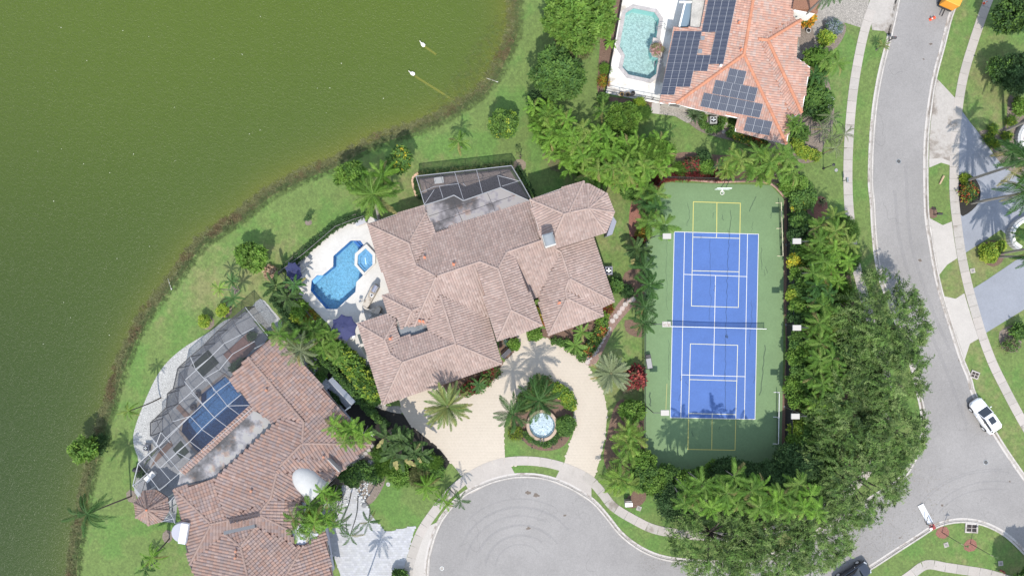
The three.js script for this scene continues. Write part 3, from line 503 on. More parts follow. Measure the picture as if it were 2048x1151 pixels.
const f1 = [
  { v: ['A', 'B', 'B2', 'C'], d: N }, { v: ['B2', 'K', 'D', 'C'], d: E }, { v: ['A', 'C', 'D', 'F', 'G', 'X2', 'Vv', 'W2'], d: W },
  { v: ['V1', 'W2', 'Vv', 'N1'], d: N }, { v: ['V1', 'N1', 'X1', 'X3', 'X4', 'X5'], d: W }, { v: ['N1', 'Vv', 'X2', 'X1'], d: So },
  { v: ['D', 'K', 'L', 'L2', 'T', 'R', 'Q', 'F'], d: N }, { v: ['F', 'Q', 's1', 's2', 'E1', 'M', 'Y1', 'G'], d: So },
  { v: ['Q', 'R', 'U', 'SW', 'E3'], d: W }, { v: ['R', 'T', 't1', 'SE', 'U'], d: E }, { v: ['U', 'SE', 'SW'], d: So },
  { v: ['T', 'L2', 'c1', 'c2', 'c3', 'c4', 'u4', 'u3'], d: So }, { v: ['w0', 'wg', 'wge', 'wse', 'w2', 'w1'], d: E }, { v: ['w2', 'wse', 'w6', 'w5'], d: So }, { v: ['w5', 'w6', 'w7', 'w8'], d: E }, { v: ['w8', 'w7', 'wsw'], d: So }, { v: ['c3', 'w1', 'w2', 'w5', 'w8', 'wsw', 'c4'], d: W },
  { v: ['c2', 'w0', 'w1', 'c3'], d: So }, { v: ['gNW', 'g1', 'g2', 'O', 'gSW'], d: W }, { v: ['gNW', 'g6', 'g3', 'g1'], d: N }, { v: ['g3', 'g4', 'g2', 'g1'], d: E }, { v: ['g4', 'g5', 'Z', 'O', 'g2'], d: N },
  { v: ['M', 'Z', 'g5', 'Y1'], d: W }, { v: ['M', 'E1', 'gSE', 'Z'], d: E }, { v: ['Z', 'gSE', 'gSW', 'O'], d: So },
];
const pink = { under: std([0.185, 0.118, 0.094]), tile: tileMat, gutter: std([0.389, 0.324, 0.296]), cols: [[0.296, 0.220, 0.190], [0.282, 0.208, 0.180], [0.311, 0.236, 0.207], [0.264, 0.192, 0.167], [0.296, 0.213, 0.183]], capCols: [[0.311, 0.231, 0.199], [0.292, 0.216, 0.187]], seed: 101, w: 0.312, ex: 0.37 };
const roof1 = tileRoof(h1, v1, f1, pink);
// its taller wing at the back, with the eight-sided end
const e2 = 5.6, s8 = (a, b) => [(a[0] + b[0]) / 2 - 1177, (a[1] + b[1]) / 2 - 417];
const v1b = { a: [1060, 399, e2], b: [1167.6, 362.5, e2], b1: [1138, 425], b2: [1171, 368.5, e2], c: [1176, 368, e2], d: [1213.5, 387, e2], e: [1228.7, 424, e2], f: [1211, 464.5, e2], p: [1128.5, 428], q: [1177, 417], s: [1108, 495, e2], r: [1107, 476], l: [1085, 481, e2] };
const f1b = [{ v: ['a', 'b', 'b1', 'p'], d: N }, { v: ['b', 'b2', 'c', 'q', 'b1'], d: [-0.3, -0.954] }, { v: ['c', 'd', 'q'], d: s8([1176, 368], [1213.5, 387]) }, { v: ['d', 'e', 'q'], d: s8([1213.5, 387], [1228.7, 424]) }, { v: ['e', 'f', 'q'], d: s8([1228.7, 424], [1211, 464.5]) }, { v: ['f', 's', 'r', 'p', 'b1', 'q'], d: So }, { v: ['a', 'p', 'r', 's', 'l'], d: W }];
tileRoof(h1, v1b, f1b, { ...pink, seed: 102 });
walls(h1, [['a', 1060, 399], ['b', 1168, 362.5], ['d', 1213.5, 387], ['e', 1228.7, 424], ['f', 1211, 464.5], ['s', 1108, 495], ['l', 1085, 481]].map(([, x, y]) => P(x, y, e2)), e2 - 0.15, M.wallW);
walls(h1, [[962, 560], [1050, 548], [1084, 650], [995, 681]].map(([x, y]) => P(x, y, 4.8)), 4.6, M.wallW);
const flatA = [[849, 410], [887, 398.4], [908, 390], [927, 401], [965, 387.6], [1001, 375], [1058.5, 401], [870.5, 463], [852, 425]];
walls(h1, [[735.5, 448], [848, 410.5], [927, 401], [1001, 378], [1059, 402], [1083, 480], [1186, 473], [1228, 603], [1203, 613], [1206, 631], [1097, 670], [1076, 594], [1060, 598], [1000, 600], [977, 636], [1003, 727], [766, 808], [715.5, 647], [776, 627], [765, 591], [779, 586]].map(([x, y]) => P(x, y, e1)), e1 - 0.1, M.wallW);
const stainRoof = std([0.235, 0.215, 0.205], { map: (() => { const t = dataTex(512, 512, (x, y, i) => { const a = nA[i], r = sm(0.52, 0.7, nA[(i * 3 + 7777) % 262144]) * 0.5, k = 0.55 + 0.85 * sm(0.3, 0.7, a) + 0.12 * (nC[i] - 0.5); return [k * (0.86 + 0.25 * r), k * (0.86 + 0.05 * r), k * (0.89 - 0.1 * r)]; }, 15); return t; })(), roughness: 0.85 });
{
  // flat roof in felt sheets that butt against each other
  const a0 = P(849, 410, 3), poly = Pa(flatA, 3.0);
  wpart('flat_roof', prismGeo(poly, 2.7, 2.96), stainRoof, h1);
  wpart('flat_roof', prismGeo(Pa([[803, 656.5], [810, 652], [829, 652], [854, 645], [858, 661.5], [799, 676.5], [795, 639]], 3.0), 2.6, 2.98), std([0.22, 0.235, 0.25], { map: T.stain, size: 5 }), h1);
  for (const [a, b] of [[[870, 446], [1030, 390]], [[858, 432], [960, 398]], [[925, 443], [905, 398]], [[990, 421], [975, 386]], [[880, 459], [950, 436]]]) bar('felt_seam', P(...a, 2.965).sub(h1.position), P(...b, 2.965).sub(h1.position), 0.05, M.bronze, h1, 0.03);
  const dark = M.bronze; for (let i = 0; i < 6; i++) { const a = flatA[i], b = flatA[i + 1]; bar('roof_gutter', P(...a, 3.02).sub(h1.position), P(...b, 3.02).sub(h1.position), 0.12, std([0.26, 0.26, 0.27]), h1, 0.1); }
  for (const [x, y] of [[850, 515], [908, 529], [781, 677]]) roofVent(h1, roof1.facets[x === 781 ? 20 : 6].at(x, y), M.terra);
  roofVent(h1, roof1.facets[7].at(840, 641), M.terra); roofVent(h1, roof1.facets[7].at(847, 642), M.terra); roofVent(h1, roof1.facets[16].at(1119, 605), M.terra);
  // chimney with a metal cap and two round flue tops
  const ch = part('chimney', rbox(1.25, 2.6, 1.5, 0.04), M.wallW, h1); ch.position.copy(P(1097, 481, 6.2)).sub(h1.position); ch.rotation.y = 0.3;
  const capm = part('chimney_cap', (() => { const g = new THREE.CylinderGeometry(0.62, 0.62, 1.25, 20, 1, false, 0, Math.PI * 2); g.rotateX(Math.PI / 2); g.scale(1, 0.55, 1); return boxUV(g); })(), std([0.24, 0.26, 0.275], { map: T.soft, size: 2, roughness: 0.55 }), ch); capm.position.y = 1.42;
  part('chimney_trim', rbox(1.32, 0.12, 1.56, 0.03), std([0.5, 0.49, 0.47]), ch).position.y = 1.28;
  const bay = part('bay_window', prismGeo([V(-1.7, 0, -0.5), V(1.5, 0, -0.5), V(0.9, 0, 0.5), V(-1.2, 0, 0.5)], 0, 2.6), std([0.24, 0.245, 0.29]), h1); bay.scale.set(0.8, 1, 0.6); bay.position.copy(P(1219, 456)).setY(0).sub(h1.position); bay.rotation.y = 1.25;
  part('door', rbox(0.95, 2.2, 0.1, 0.02), std([0.12, 0.05, 0.03], { roughness: 0.5 }), h1).position.copy(P(1043, 657)).setY(1.1).sub(h1.position);
  for (const [x0, y0, x1, y1] of [[717, 668, 723, 687], [724, 693, 732, 709]]) bar('shutter', P(x0, y0, 2.3).sub(h1.position), P(x1, y1, 2.3).sub(h1.position), 0.35, std([0.07, 0.08, 0.075], { roughness: 0.3 }), h1, 0.1);
}
// ---- house 2: mottled red-brown roof, lower left
const h2 = thing('house', 'house with mottled red brown tile roof and white arched entry at lower left', 'house', P(520, 950));
const NE2 = [0.77, -0.64], SW2 = [-0.77, 0.64], NW2 = [-0.67, -0.74], SE2 = [0.67, 0.74], n2 = [-0.225, -0.974], s2 = [0.225, 0.974], w2 = [-0.983, 0.18], ee2 = [0.983, -0.18], ev = 3.0;
const v2 = {
  a: [496, 714], b: [458, 757, ev], c: [510, 820, ev], d: [545, 845], d2: [563, 835, 4.2], e: [573, 836], f: [607, 843], g: [536, 680, ev], g2: [559, 668, ev], h: [695, 837, ev], i: [742, 888, ev], j: [604, 886], k: [559, 932], l: [500, 891.5, ev], m: [426, 959, ev], n: [448.5, 1041], o: [422, 1047], p: [348.7, 977, ev], q: [379.5, 1128, ev],
  r: [553, 945], s: [677, 940], t: [655, 916], u: [571, 916], v: [680, 943, ev], w: [617, 1003, ev], x: [541, 996], y: [517, 1028], z: [580, 1060], A: [600, 1003, ev], B: [610, 1042, ev],
  C: [448, 1066], D: [512, 1052], E: [481, 1092], F: [498, 1165], G: [395, 1165, ev], H: [592, 1090], I: [607, 1090], J: [649.5, 1062, ev], K: [667, 1165, ev], L: [562, 1165],
};
const f2 = [
  { v: ['a', 'f', 'e', 'd2', 'd', 'c', 'b'], d: SW2 }, { v: ['a', 'g', 'g2', 'h', 'i', 'j', 'f'], d: NE2 }, { v: ['e', 'f', 'j', 'k'], d: NW2, k: 0.32 }, { v: ['d2', 'e', 'k', 'r', 'x', 'n', 'm', 'l'], d: NW2 },
  { v: ['j', 'i', 'v', 's', 't', 'u', 'k'], d: SE2 }, { v: ['u', 't', 's', 'r'], d: [0.25, -0.97], k: 0.3 }, { v: ['r', 's', 'v', 'w', 'A', 'x'], d: SE2 },
  { v: ['p', 'm', 'n', 'o'], d: n2 }, { v: ['p', 'o', 'q'], d: w2 }, { v: ['o', 'n', 'y', 'z', 'H', 'D', 'C', 'q'], d: s2, k: 0.36 }, { v: ['n', 'x', 'y'], d: n2, k: 0.3 }, { v: ['y', 'x', 'A', 'B', 'z'], d: [0.97, -0.1], k: 0.36 },
  { v: ['C', 'E', 'F', 'G', 'q'], d: w2 }, { v: ['C', 'D', 'E'], d: n2 }, { v: ['E', 'D', 'H', 'I', 'L', 'F'], d: ee2, k: 0.3 }, { v: ['I', 'J', 'K', 'L'], d: ee2, k: 0.36 },
];
const red = { under: std([0.103, 0.055, 0.047]), tile: tileMat, cols: [[0.228, 0.156, 0.133], [0.211, 0.150, 0.134], [0.249, 0.158, 0.126], [0.205, 0.155, 0.145], [0.225, 0.143, 0.117], [0.243, 0.174, 0.151]], capCols: [[0.237, 0.166, 0.140], [0.219, 0.151, 0.128]], gutter: M.bronze, seed: 202, w: 0.40, ex: 0.44, capW: 0.34 };
const roof2 = tileRoof(h2, v2, f2, red);
walls(h2, [[458, 757], [510, 820], [563, 838], [500, 893], [426, 960], [349, 977], [380, 1128], [390, 1165], [667, 1165], [650, 1062], [612, 1040], [617, 1003], [680, 943], [742, 888], [695, 837], [559, 668], [536, 680]].map(([x, y]) => P(x, y, ev)), ev - 0.1, std([0.45, 0.45, 0.5]));
wpart('flat_roof', prismGeo(Pa([[505, 819], [540, 840], [562, 837], [506, 898], [434, 968], [350, 984], [358, 955], [420, 900], [470, 853]], 2.8), 2.5, 2.75), std([0.27, 0.26, 0.25], { map: stainRoof.map, roughness: 0.9 }), h2);
{
  // a single row of sloping tiles along the edge of the flat roof
  const A = P(503.7, 813, 2.9), B = P(360, 946, 2.9), dir = B.clone().sub(A), L = dir.length(); dir.normalize(); const list = [], cols = [], r = rng(4), q = new THREE.Quaternion(), m = new THREE.Matrix4();
  const D = V(dir.z, -0.35, -dir.x).normalize(); const X = dir.clone(), Nn = V().crossVectors(D, X).normalize(); if (Nn.y < 0) Nn.negate(); m.makeBasis(V().crossVectors(Nn, D), Nn, D); q.setFromRotationMatrix(m);
  const s = V(-dir.z, 0, dir.x); for (let t = 0.15; t < L; t += 0.4) for (const o of [0, 0.4]) { list.push(M4(A.clone().addScaledVector(dir, t).addScaledVector(D, 0.25 - o), q, V(1, 1, 1))); const c = red.cols[Math.floor(r() * 6)], k = rr(r, 0.9, 1.15); cols.push(c.map((x) => x * k)); }
  const ti = scatter('edge_tile', tileGeo(0.40, 0.46), tileMat, list, h2, cols); ti.position.copy(h2.position).negate(); ti.userData.kind = 'stuff';
  wpart('parapet', ribbon([A.clone().addScaledVector(D, -0.3), B.clone().addScaledVector(D, -0.3)], [A.clone().addScaledVector(D, 0.1), B.clone().addScaledVector(D, 0.1)], 2.4, 2.78), M.wallW, h2);
  // white barrel vault over the entry
  const a = P(617, 1003, 3.1), b = P(655, 965.5, 3.1), c = a.clone().add(b).multiplyScalar(0.5), ax = b.clone().sub(a), rad = ax.length() / 2; ax.normalize(); const back = V(ax.z, 0, -ax.x).normalize(); if (back.x > 0) back.negate();
  const zd = V().crossVectors(ax, V(0, 1, 0)), sgn = zd.dot(back) > 0 ? 1 : -1, L0 = 2.0, vp = [], vq = (u, v) => {   // a barrel that ends in a half dome against the roof
    const t = Math.PI * u, cx = Math.cos(t) * rad, cy = Math.sin(t) * rad * 0.95; if (v < 0.4) return c.clone().addScaledVector(ax, cx).addScaledVector(zd, sgn * (v / 0.4 * L0 - 0.15)).setY(2.75 + cy); const w = (v - 0.4) / 0.6 * Math.PI / 2, k = Math.cos(w); return c.clone().addScaledVector(ax, cx * k).addScaledVector(zd, sgn * (L0 - 0.15 + Math.sin(w) * 2.4)).setY(2.75 + cy * k); };
  for (let i = 0; i < 24; i++) for (let j = 0; j < 18; j++) { const A1 = vq(i / 24, j / 18), B1 = vq((i + 1) / 24, j / 18), C1 = vq((i + 1) / 24, (j + 1) / 18), D1 = vq(i / 24, (j + 1) / 18); for (const p of [A1, B1, C1, A1, C1, D1]) vp.push(p.x, p.y, p.z); }
  const vg = new THREE.BufferGeometry(); vg.setAttribute('position', new THREE.Float32BufferAttribute(vp, 3)); vg.computeVertexNormals();
  wpart('entry_vault', toCreasedNormals(boxUV(vg), 0.6), std([0.50, 0.495, 0.48], { map: T.soft, size: 5 }), h2);
  for (const [x, y] of [[617, 1003], [655, 965.5]]) { const m = part('entry_column', new THREE.CylinderGeometry(0.18, 0.2, 3, 14), M.white, h2); m.position.copy(P(x, y, 3)).setY(1.5).sub(h2.position); }
  // raised dormer front in dark metal
  bar('dormer_flashing', P(449, 1065, 4.9).sub(h2.position), P(511, 1051, 5.1).sub(h2.position), 0.5, std([0.14, 0.14, 0.145], { roughness: 0.4 }), h2, 0.4);
  const gb = wpart('gable_wall', prismGeo(Pa([[655, 917], [658, 918], [681, 942], [678, 942]], 4), 2.9, 4.3), std([0.32, 0.31, 0.3]), h2);
  // white half-round bay at the side of the house
  const bay = part('bay', (() => { const s = new THREE.Shape(); s.absarc(0, 0, 1.1, 0, Math.PI, false); s.lineTo(-1.1, -0.7); s.lineTo(1.1, -0.7); const g = new THREE.ExtrudeGeometry(s, { depth: 3.4, bevelEnabled: true, bevelSize: 0.1, bevelThickness: 0.14, bevelSegments: 3, curveSegments: 18 }); g.rotateX(-Math.PI / 2); return boxUV(g); })(), std([0.33, 0.33, 0.37]), h2); bay.position.copy(P(362, 1064, 3.4)).setY(0).sub(h2.position); bay.rotation.y = 1.4;
  part('bay_coping', (() => { const g = new THREE.BoxGeometry(2.5, 0.5, 0.9); return boxUV(g); })(), std([0.55, 0.56, 0.6]), bay).position.set(0, 3.5, 0.4);
  for (const [x, y, f] of [[534, 779, 0], [504, 980, 3], [473, 1100, 12], [472, 1113, 12], [648, 912, 4]]) roofVent(h2, roof2.facets[f].at(x, y), std([0.35, 0.17, 0.11]));
}
// ---- house 3: orange roof with solar panels, top
const h3 = thing('house', 'house with bright orange tile roof and solar panels at the top', 'house', P(1490, 110));
const Wd = [-0.977, 0.2], Ed = [0.977, -0.2], Sd = [0.19, 0.982], Nd = [-0.5, -0.86], e3 = 3.1;
const v3 = { a: [1348, 54.5, e3], a1: [1403, 54.5], a2: [1416, -30], b: [1321, 206, e3], c: [1352.5, 206, e3], d: [1380, 214.7, e3], e: [1477, 235, e3], e1: [1471, 260.7, e3], f: [1573, 288, e3], g: [1488, 109], h: [1513, -40], i: [1582, 236, e3], j: [1541.5, 130], k: [1517.5, 78], l: [1536, 80], m: [1602, 40], m1: [1591.7, 114, e3], n: [1619.5, 135, e3], o: [1603.5, 225, e3], p: [1586, 36], q: [1600, -40, e3], r: [1625, 0, e3] };
const f3 = [{ v: ['a', 'a1', 'a2', 'h', 'g', 'c', 'b'], d: Wd }, { v: ['g', 'f', 'e1', 'e', 'd', 'c'], d: Sd }, { v: ['g', 'h', 'q', 'p', 'k', 'j', 'i', 'f'], d: Ed, k: 0.4 }, { v: ['k', 'l', 'm', 'p'], d: [-0.6, -0.8], k: 0.4 }, { v: ['l', 'o', 'n', 'm1', 'm'], d: [0.97, -0.24] }, { v: ['k', 'l', 'o', 'i', 'j'], d: [-0.35, 0.94], k: 0.36 }];
const orange = { under: std([0.36, 0.15, 0.09]), tile: tileMat, cols: [[0.355, 0.222, 0.174], [0.375, 0.21, 0.157], [0.34, 0.243, 0.205], [0.39, 0.24, 0.187], [0.34, 0.20, 0.157]], capCols: [[0.43, 0.187, 0.108], [0.405, 0.172, 0.10]], seed: 303, w: 0.30, ex: 0.36, capW: 0.42 };
const roof3 = tileRoof(h3, v3, f3, orange);
walls(h3, [[1348, 54], [1321, 206], [1380, 215], [1477, 235], [1471, 261], [1573, 288], [1604, 225], [1620, 135], [1592, 114], [1600, 40], [1604, -40], [1380, -40], [1372, 54]].map(([x, y]) => P(x, y, e3)), e3 - 0.1, M.wallW);
{
  const panelGlass = phys([0.022, 0.026, 0.045], { roughness: 0.12, clearcoat: 0.6, clearcoatRoughness: 0.1 }), railM = std([0.40, 0.41, 0.44], { roughness: 0.5 }), cellM = std([0.10, 0.105, 0.125], { roughness: 0.4 });
  function quadBox(f, p, u0, u1) {                                        // a thin box over four corners on a facet
    const lo = p.map(([x, y]) => f.at(x, y, u0)), hi = p.map(([x, y]) => f.at(x, y, u1)), pos = [], q = (a, b, c, d) => { for (const v of [a, b, c, a, c, d]) pos.push(v.x, v.y, v.z); };
    q(hi[0], hi[1], hi[2], hi[3]); for (let i = 0; i < 4; i++) { const j = (i + 1) % 4; q(hi[i], hi[j], lo[j], lo[i]); }
    const g = new THREE.BufferGeometry(); g.setAttribute('position', new THREE.Float32BufferAttribute(pos, 3)); g.computeVertexNormals(); return boxUV(g);
  }
  const panelGlass2 = phys([0.062, 0.066, 0.082], { roughness: 0.2, clearcoat: 0.5 });  // same glass made lighter: sky reflection on the south panels put into the colour
  function panel(f, o, e, s, ce, cs, lines) {
    const at = (a, b) => [o[0] + e[0] * a + s[0] * b, o[1] + e[1] * a + s[1] * b], m = 0.03, n = 0.022;
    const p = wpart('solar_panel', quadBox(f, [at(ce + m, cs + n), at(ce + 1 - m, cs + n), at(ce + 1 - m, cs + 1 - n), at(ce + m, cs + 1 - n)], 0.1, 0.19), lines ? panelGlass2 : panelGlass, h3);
    const fr = part('panel_frame', quadBox(f, [at(ce + 0.005, cs + 0.005), at(ce + 0.995, cs + 0.005), at(ce + 0.995, cs + 0.995), at(ce + 0.005, cs + 0.995)], 0.085, 0.165), railM, p);
    const ls = []; for (let k = 1; k < 5; k++) { const t = m + (1 - 2 * m) * k / 5; ls.push(lines ? quadBox(f, [at(ce + t - 0.02, cs + n), at(ce + t + 0.02, cs + n), at(ce + t + 0.02, cs + 1 - n), at(ce + t - 0.02, cs + 1 - n)], 0.188, 0.194) : quadBox(f, [at(ce + m, cs + t - 0.02), at(ce + 1 - m, cs + t - 0.02), at(ce + 1 - m, cs + t + 0.02), at(ce + m, cs + t + 0.02)], 0.188, 0.194)); }
    part('cell_line', merged(ls), cellM, p);
  }
  const wf = roof3.facets[0], sf = roof3.facets[1];
  const o1 = [1348.6, 62], ew = [13.9, 0.1], sw = [-3.4, 15.9];
  for (let c = 0; c < 6; c++) for (let r = 0; r < 8; r++) if ((c < 2) || (c < 4 && r < 7) || (c >= 4 && r >= 3 && r < 5)) panel(wf, o1, ew, sw, c, r, false);
  const o2 = [1416.5, 0], e2b = [14.2, 0], s2b = [-3.3, 16];
  for (let c = 0; c < 4; c++) for (let r = -2; r < 8; r++) if (r < 4 || c >= 2) panel(wf, o2, e2b, s2b, c, r, false);
  const es = [16.9, 3.3], ss = [-3.75, 13.8];
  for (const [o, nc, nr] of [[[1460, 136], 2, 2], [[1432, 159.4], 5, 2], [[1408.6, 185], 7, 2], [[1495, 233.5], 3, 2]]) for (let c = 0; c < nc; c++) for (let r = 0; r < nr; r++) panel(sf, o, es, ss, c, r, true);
  for (const [x, y] of [[1406, 76], [1401, 102]]) wpart('skylight', quadBox(wf, [[x - 4, y - 4], [x + 4, y - 4], [x + 3.4, y + 4], [x - 4.6, y + 4]], 0.02, 0.2), std([0.18, 0.19, 0.2], { roughness: 0.3 }), h3);
  wpart('skylight', prismGeo(Pa([[1371, 5], [1388, 5], [1379, 53], [1360, 53]], 2.6), 2.4, 2.6), phys([0.15, 0.2, 0.24], { roughness: 0.15 }), h3);
  bar('skylight_frame', P(1371, 4, 2.7).sub(h3.position), P(1359, 54, 2.7).sub(h3.position), 0.2, M.white, h3); bar('skylight_frame', P(1359, 4, 2.7).sub(h3.position), P(1390, 4, 2.7).sub(h3.position), 0.2, M.white, h3);
  bar('skylight_frame', P(1388, 4, 2.9).sub(h3.position), P(1379, 54, 2.9).sub(h3.position), 0.1, M.bronze, h3);
  roofVent(h3, wf.at(1477, 47), M.terra); roofVent(h3, wf.at(1440, 133), M.white); roofVent(h3, wf.at(1481, 101), M.terra);
  // the white gabled porch with its own small roof
  const pos = P(1607, 22, 3); const gw = part('porch_wall', rbox(2.6, 3.4, 0.3, 0.05), M.white, h3); gw.position.copy(P(1606, 25, 3)).setY(1.9).sub(h3.position); gw.rotation.y = -0.2;
  part('porch_roof', (() => { const s = new THREE.Shape([new THREE.Vector2(-1.5, 0), new THREE.Vector2(1.5, 0), new THREE.Vector2(0, 0.8)]); const g = new THREE.ExtrudeGeometry(s, { depth: 1.6, bevelEnabled: true, bevelSize: 0.05, bevelThickness: 0.05 }); return boxUV(g); })(), std([0.5, 0.24, 0.15], { map: T.gravel, size: 1 }), gw).position.set(0, 1.75, -1.5);
}
// ---- gazebo of house 2
{
  const c = P(294, 1021, 0), g = thing('gazebo', 'eight sided gazebo with radiating tile roof beside the screened pool', 'gazebo', P(302, 1015, 3));
  g.position.y = 0; const oct = [[309.7, 980], [334, 995.4], [336, 1020.4], [323.7, 1041], [297, 1049], [272, 1033.6], [269, 1005.7], [287, 982]], vv = { z: [293, 1019, 4.6] }, ff = [];
  oct.forEach(([x, y], i) => { vv['o' + i] = [x, y, 2.8]; }); oct.forEach((p, i) => { const q = oct[(i + 1) % 8]; ff.push({ v: ['o' + i, 'o' + (i + 1) % 8, 'z'], d: [(p[0] + q[0]) / 2 - 302, (p[1] + q[1]) / 2 - 1014], k: 0.75 }); });
  tileRoof(g, vv, ff, { ...red, seed: 204, w: 0.3, ex: 0.36 });
  oct.forEach(([x, y]) => { const m = part('post', new THREE.CylinderGeometry(0.09, 0.1, 2.75, 10), M.white, g); m.position.copy(P(302 + (x - 302) * 0.9, 1014 + (y - 1014) * 0.9, 2.8)).setY(1.375).sub(g.position); });
  const fin = part('finial', new THREE.SphereGeometry(0.14, 10, 8), M.terra, g); fin.position.copy(P(293, 1019, 4.6)).setY(4.7).sub(g.position);
}
// ---- screened enclosures
const beamG = std([0.26, 0.26, 0.28], { roughness: 0.5 }), beamW = std([0.37, 0.37, 0.38], { roughness: 0.5 }), mesh1 = std([0.035, 0.035, 0.042], { roughness: 0.9, transparent: true, opacity: 0.44 }), mesh2 = std([0.05, 0.052, 0.06], { roughness: 0.9, transparent: true, opacity: 0.36 });
function screenPoly(name, pts, mat, g) { const pos = []; const tri = THREE.ShapeUtils.triangulateShape(pts.map((p) => new THREE.Vector2(p.x, p.z)), []); for (const t of tri) for (const i of t) pos.push(pts[i].x, pts[i].y, pts[i].z); const q = new THREE.BufferGeometry(); q.setAttribute('position', new THREE.Float32BufferAttribute(pos, 3)); q.computeVertexNormals(); return wpart(name, boxUV(q), mat, g); }
function screenWall(a, b, h, mat, g) { const q = new THREE.BufferGeometry(); q.setAttribute('position', new THREE.Float32BufferAttribute([a.x, 0, a.z, b.x, 0, b.z, b.x, h, b.z, a.x, 0, a.z, b.x, h, b.z, a.x, h, a.z], 3)); q.computeVertexNormals(); return wpart('screen_wall', boxUV(q), mat, g); }
{
  const g = thing('pool_enclosure', 'dark screened patio enclosure on the back of the middle house', 'enclosure', P(940, 370));
  const h = 3.0, ou = [[831.7, 352], [928, 341.5], [1023, 331], [1043, 364], [1062, 398], [1001, 375], [965, 387.6], [927, 401], [908, 390], [887, 398.4], [849, 409], [842, 385]], Q = (x, y) => P(x, y, h);
  screenPoly('screen_roof', ou.slice(0, 12).map(([x, y]) => Q(x, y)), mesh1, g);
  for (let i = 0; i < 4; i++) { const a = Q(...ou[i]), b = Q(...ou[i + 1]); screenWall(a, b, h, mesh1, g); wbar('beam', a, b, 0.08, beamG, g); wbar('post', V(a.x, 0, a.z), a, 0.1, M.bronze, g); }
  const a = Q(...ou[11]), b = Q(...ou[0]); screenWall(a, b, h, mesh1, g); wbar('beam', a, b, 0.08, beamG, g); wbar('beam', Q(...ou[10]), a, 0.08, beamG, g);
  for (const [x0, y0, x1, y1, dk] of [[842, 384, 868, 373, 0], [849, 408, 868, 379, 0], [878, 371, 886, 396, 0], [909, 343.5, 927, 400, 0], [953, 340, 965, 387, 0], [995, 350, 1001, 374, 0], [1004, 372, 1040, 361, 0], [997, 351, 1036, 361, 0], [868, 373, 917, 367, 0], [831.7, 352, 868, 372, 1], [917, 367, 995, 350, 1], [955, 341, 968, 352, 1], [995, 350, 1023, 338, 1], [996, 336, 1005, 348, 1], [926, 366, 931, 372, 0]]) wbar('beam', Q(x0, y0), Q(x1, y1), 0.05, dk ? M.bronze : beamG, g);
  for (const t of [0.25, 0.5, 0.75]) { const p = Q(831.7 + 191 * t, 352 - 21 * t); wbar('post', V(p.x, 0, p.z), p, 0.09, M.bronze, g); wbar('brace', V(p.x, 0, p.z), V(p.x + 1.9, h, p.z - 0.2), 0.05, M.bronze, g); }
  wbar('rail', P(838, 357), P(1020, 337), 0.06, M.bronze, g);
  struct('patio_floor', flatGeo(Pa([[838, 357], [1018, 337], [1058, 400], [1000, 380], [930, 402], [850, 410]]), 0.03), std([0.62, 0.50, 0.46], { map: T.gravel, size: 3 }));
  const spa = thing('patio_table', 'white slatted table seen through the dark patio screen', 'table', P(879, 362)); part('table_top', rbox(1.2, 0.05, 0.8, 0.02), M.white, spa).position.y = 0.74; for (const [x, z] of [[-0.5, -0.3], [0.5, -0.3], [-0.5, 0.3], [0.5, 0.3]]) part('leg', unitCyl, M.bronze, spa).position.set(x, 0.36, z); spa.children.slice(1).forEach((c) => c.scale.set(0.05, 0.72, 0.05));
  spa.rotation.y = 0.12;
}
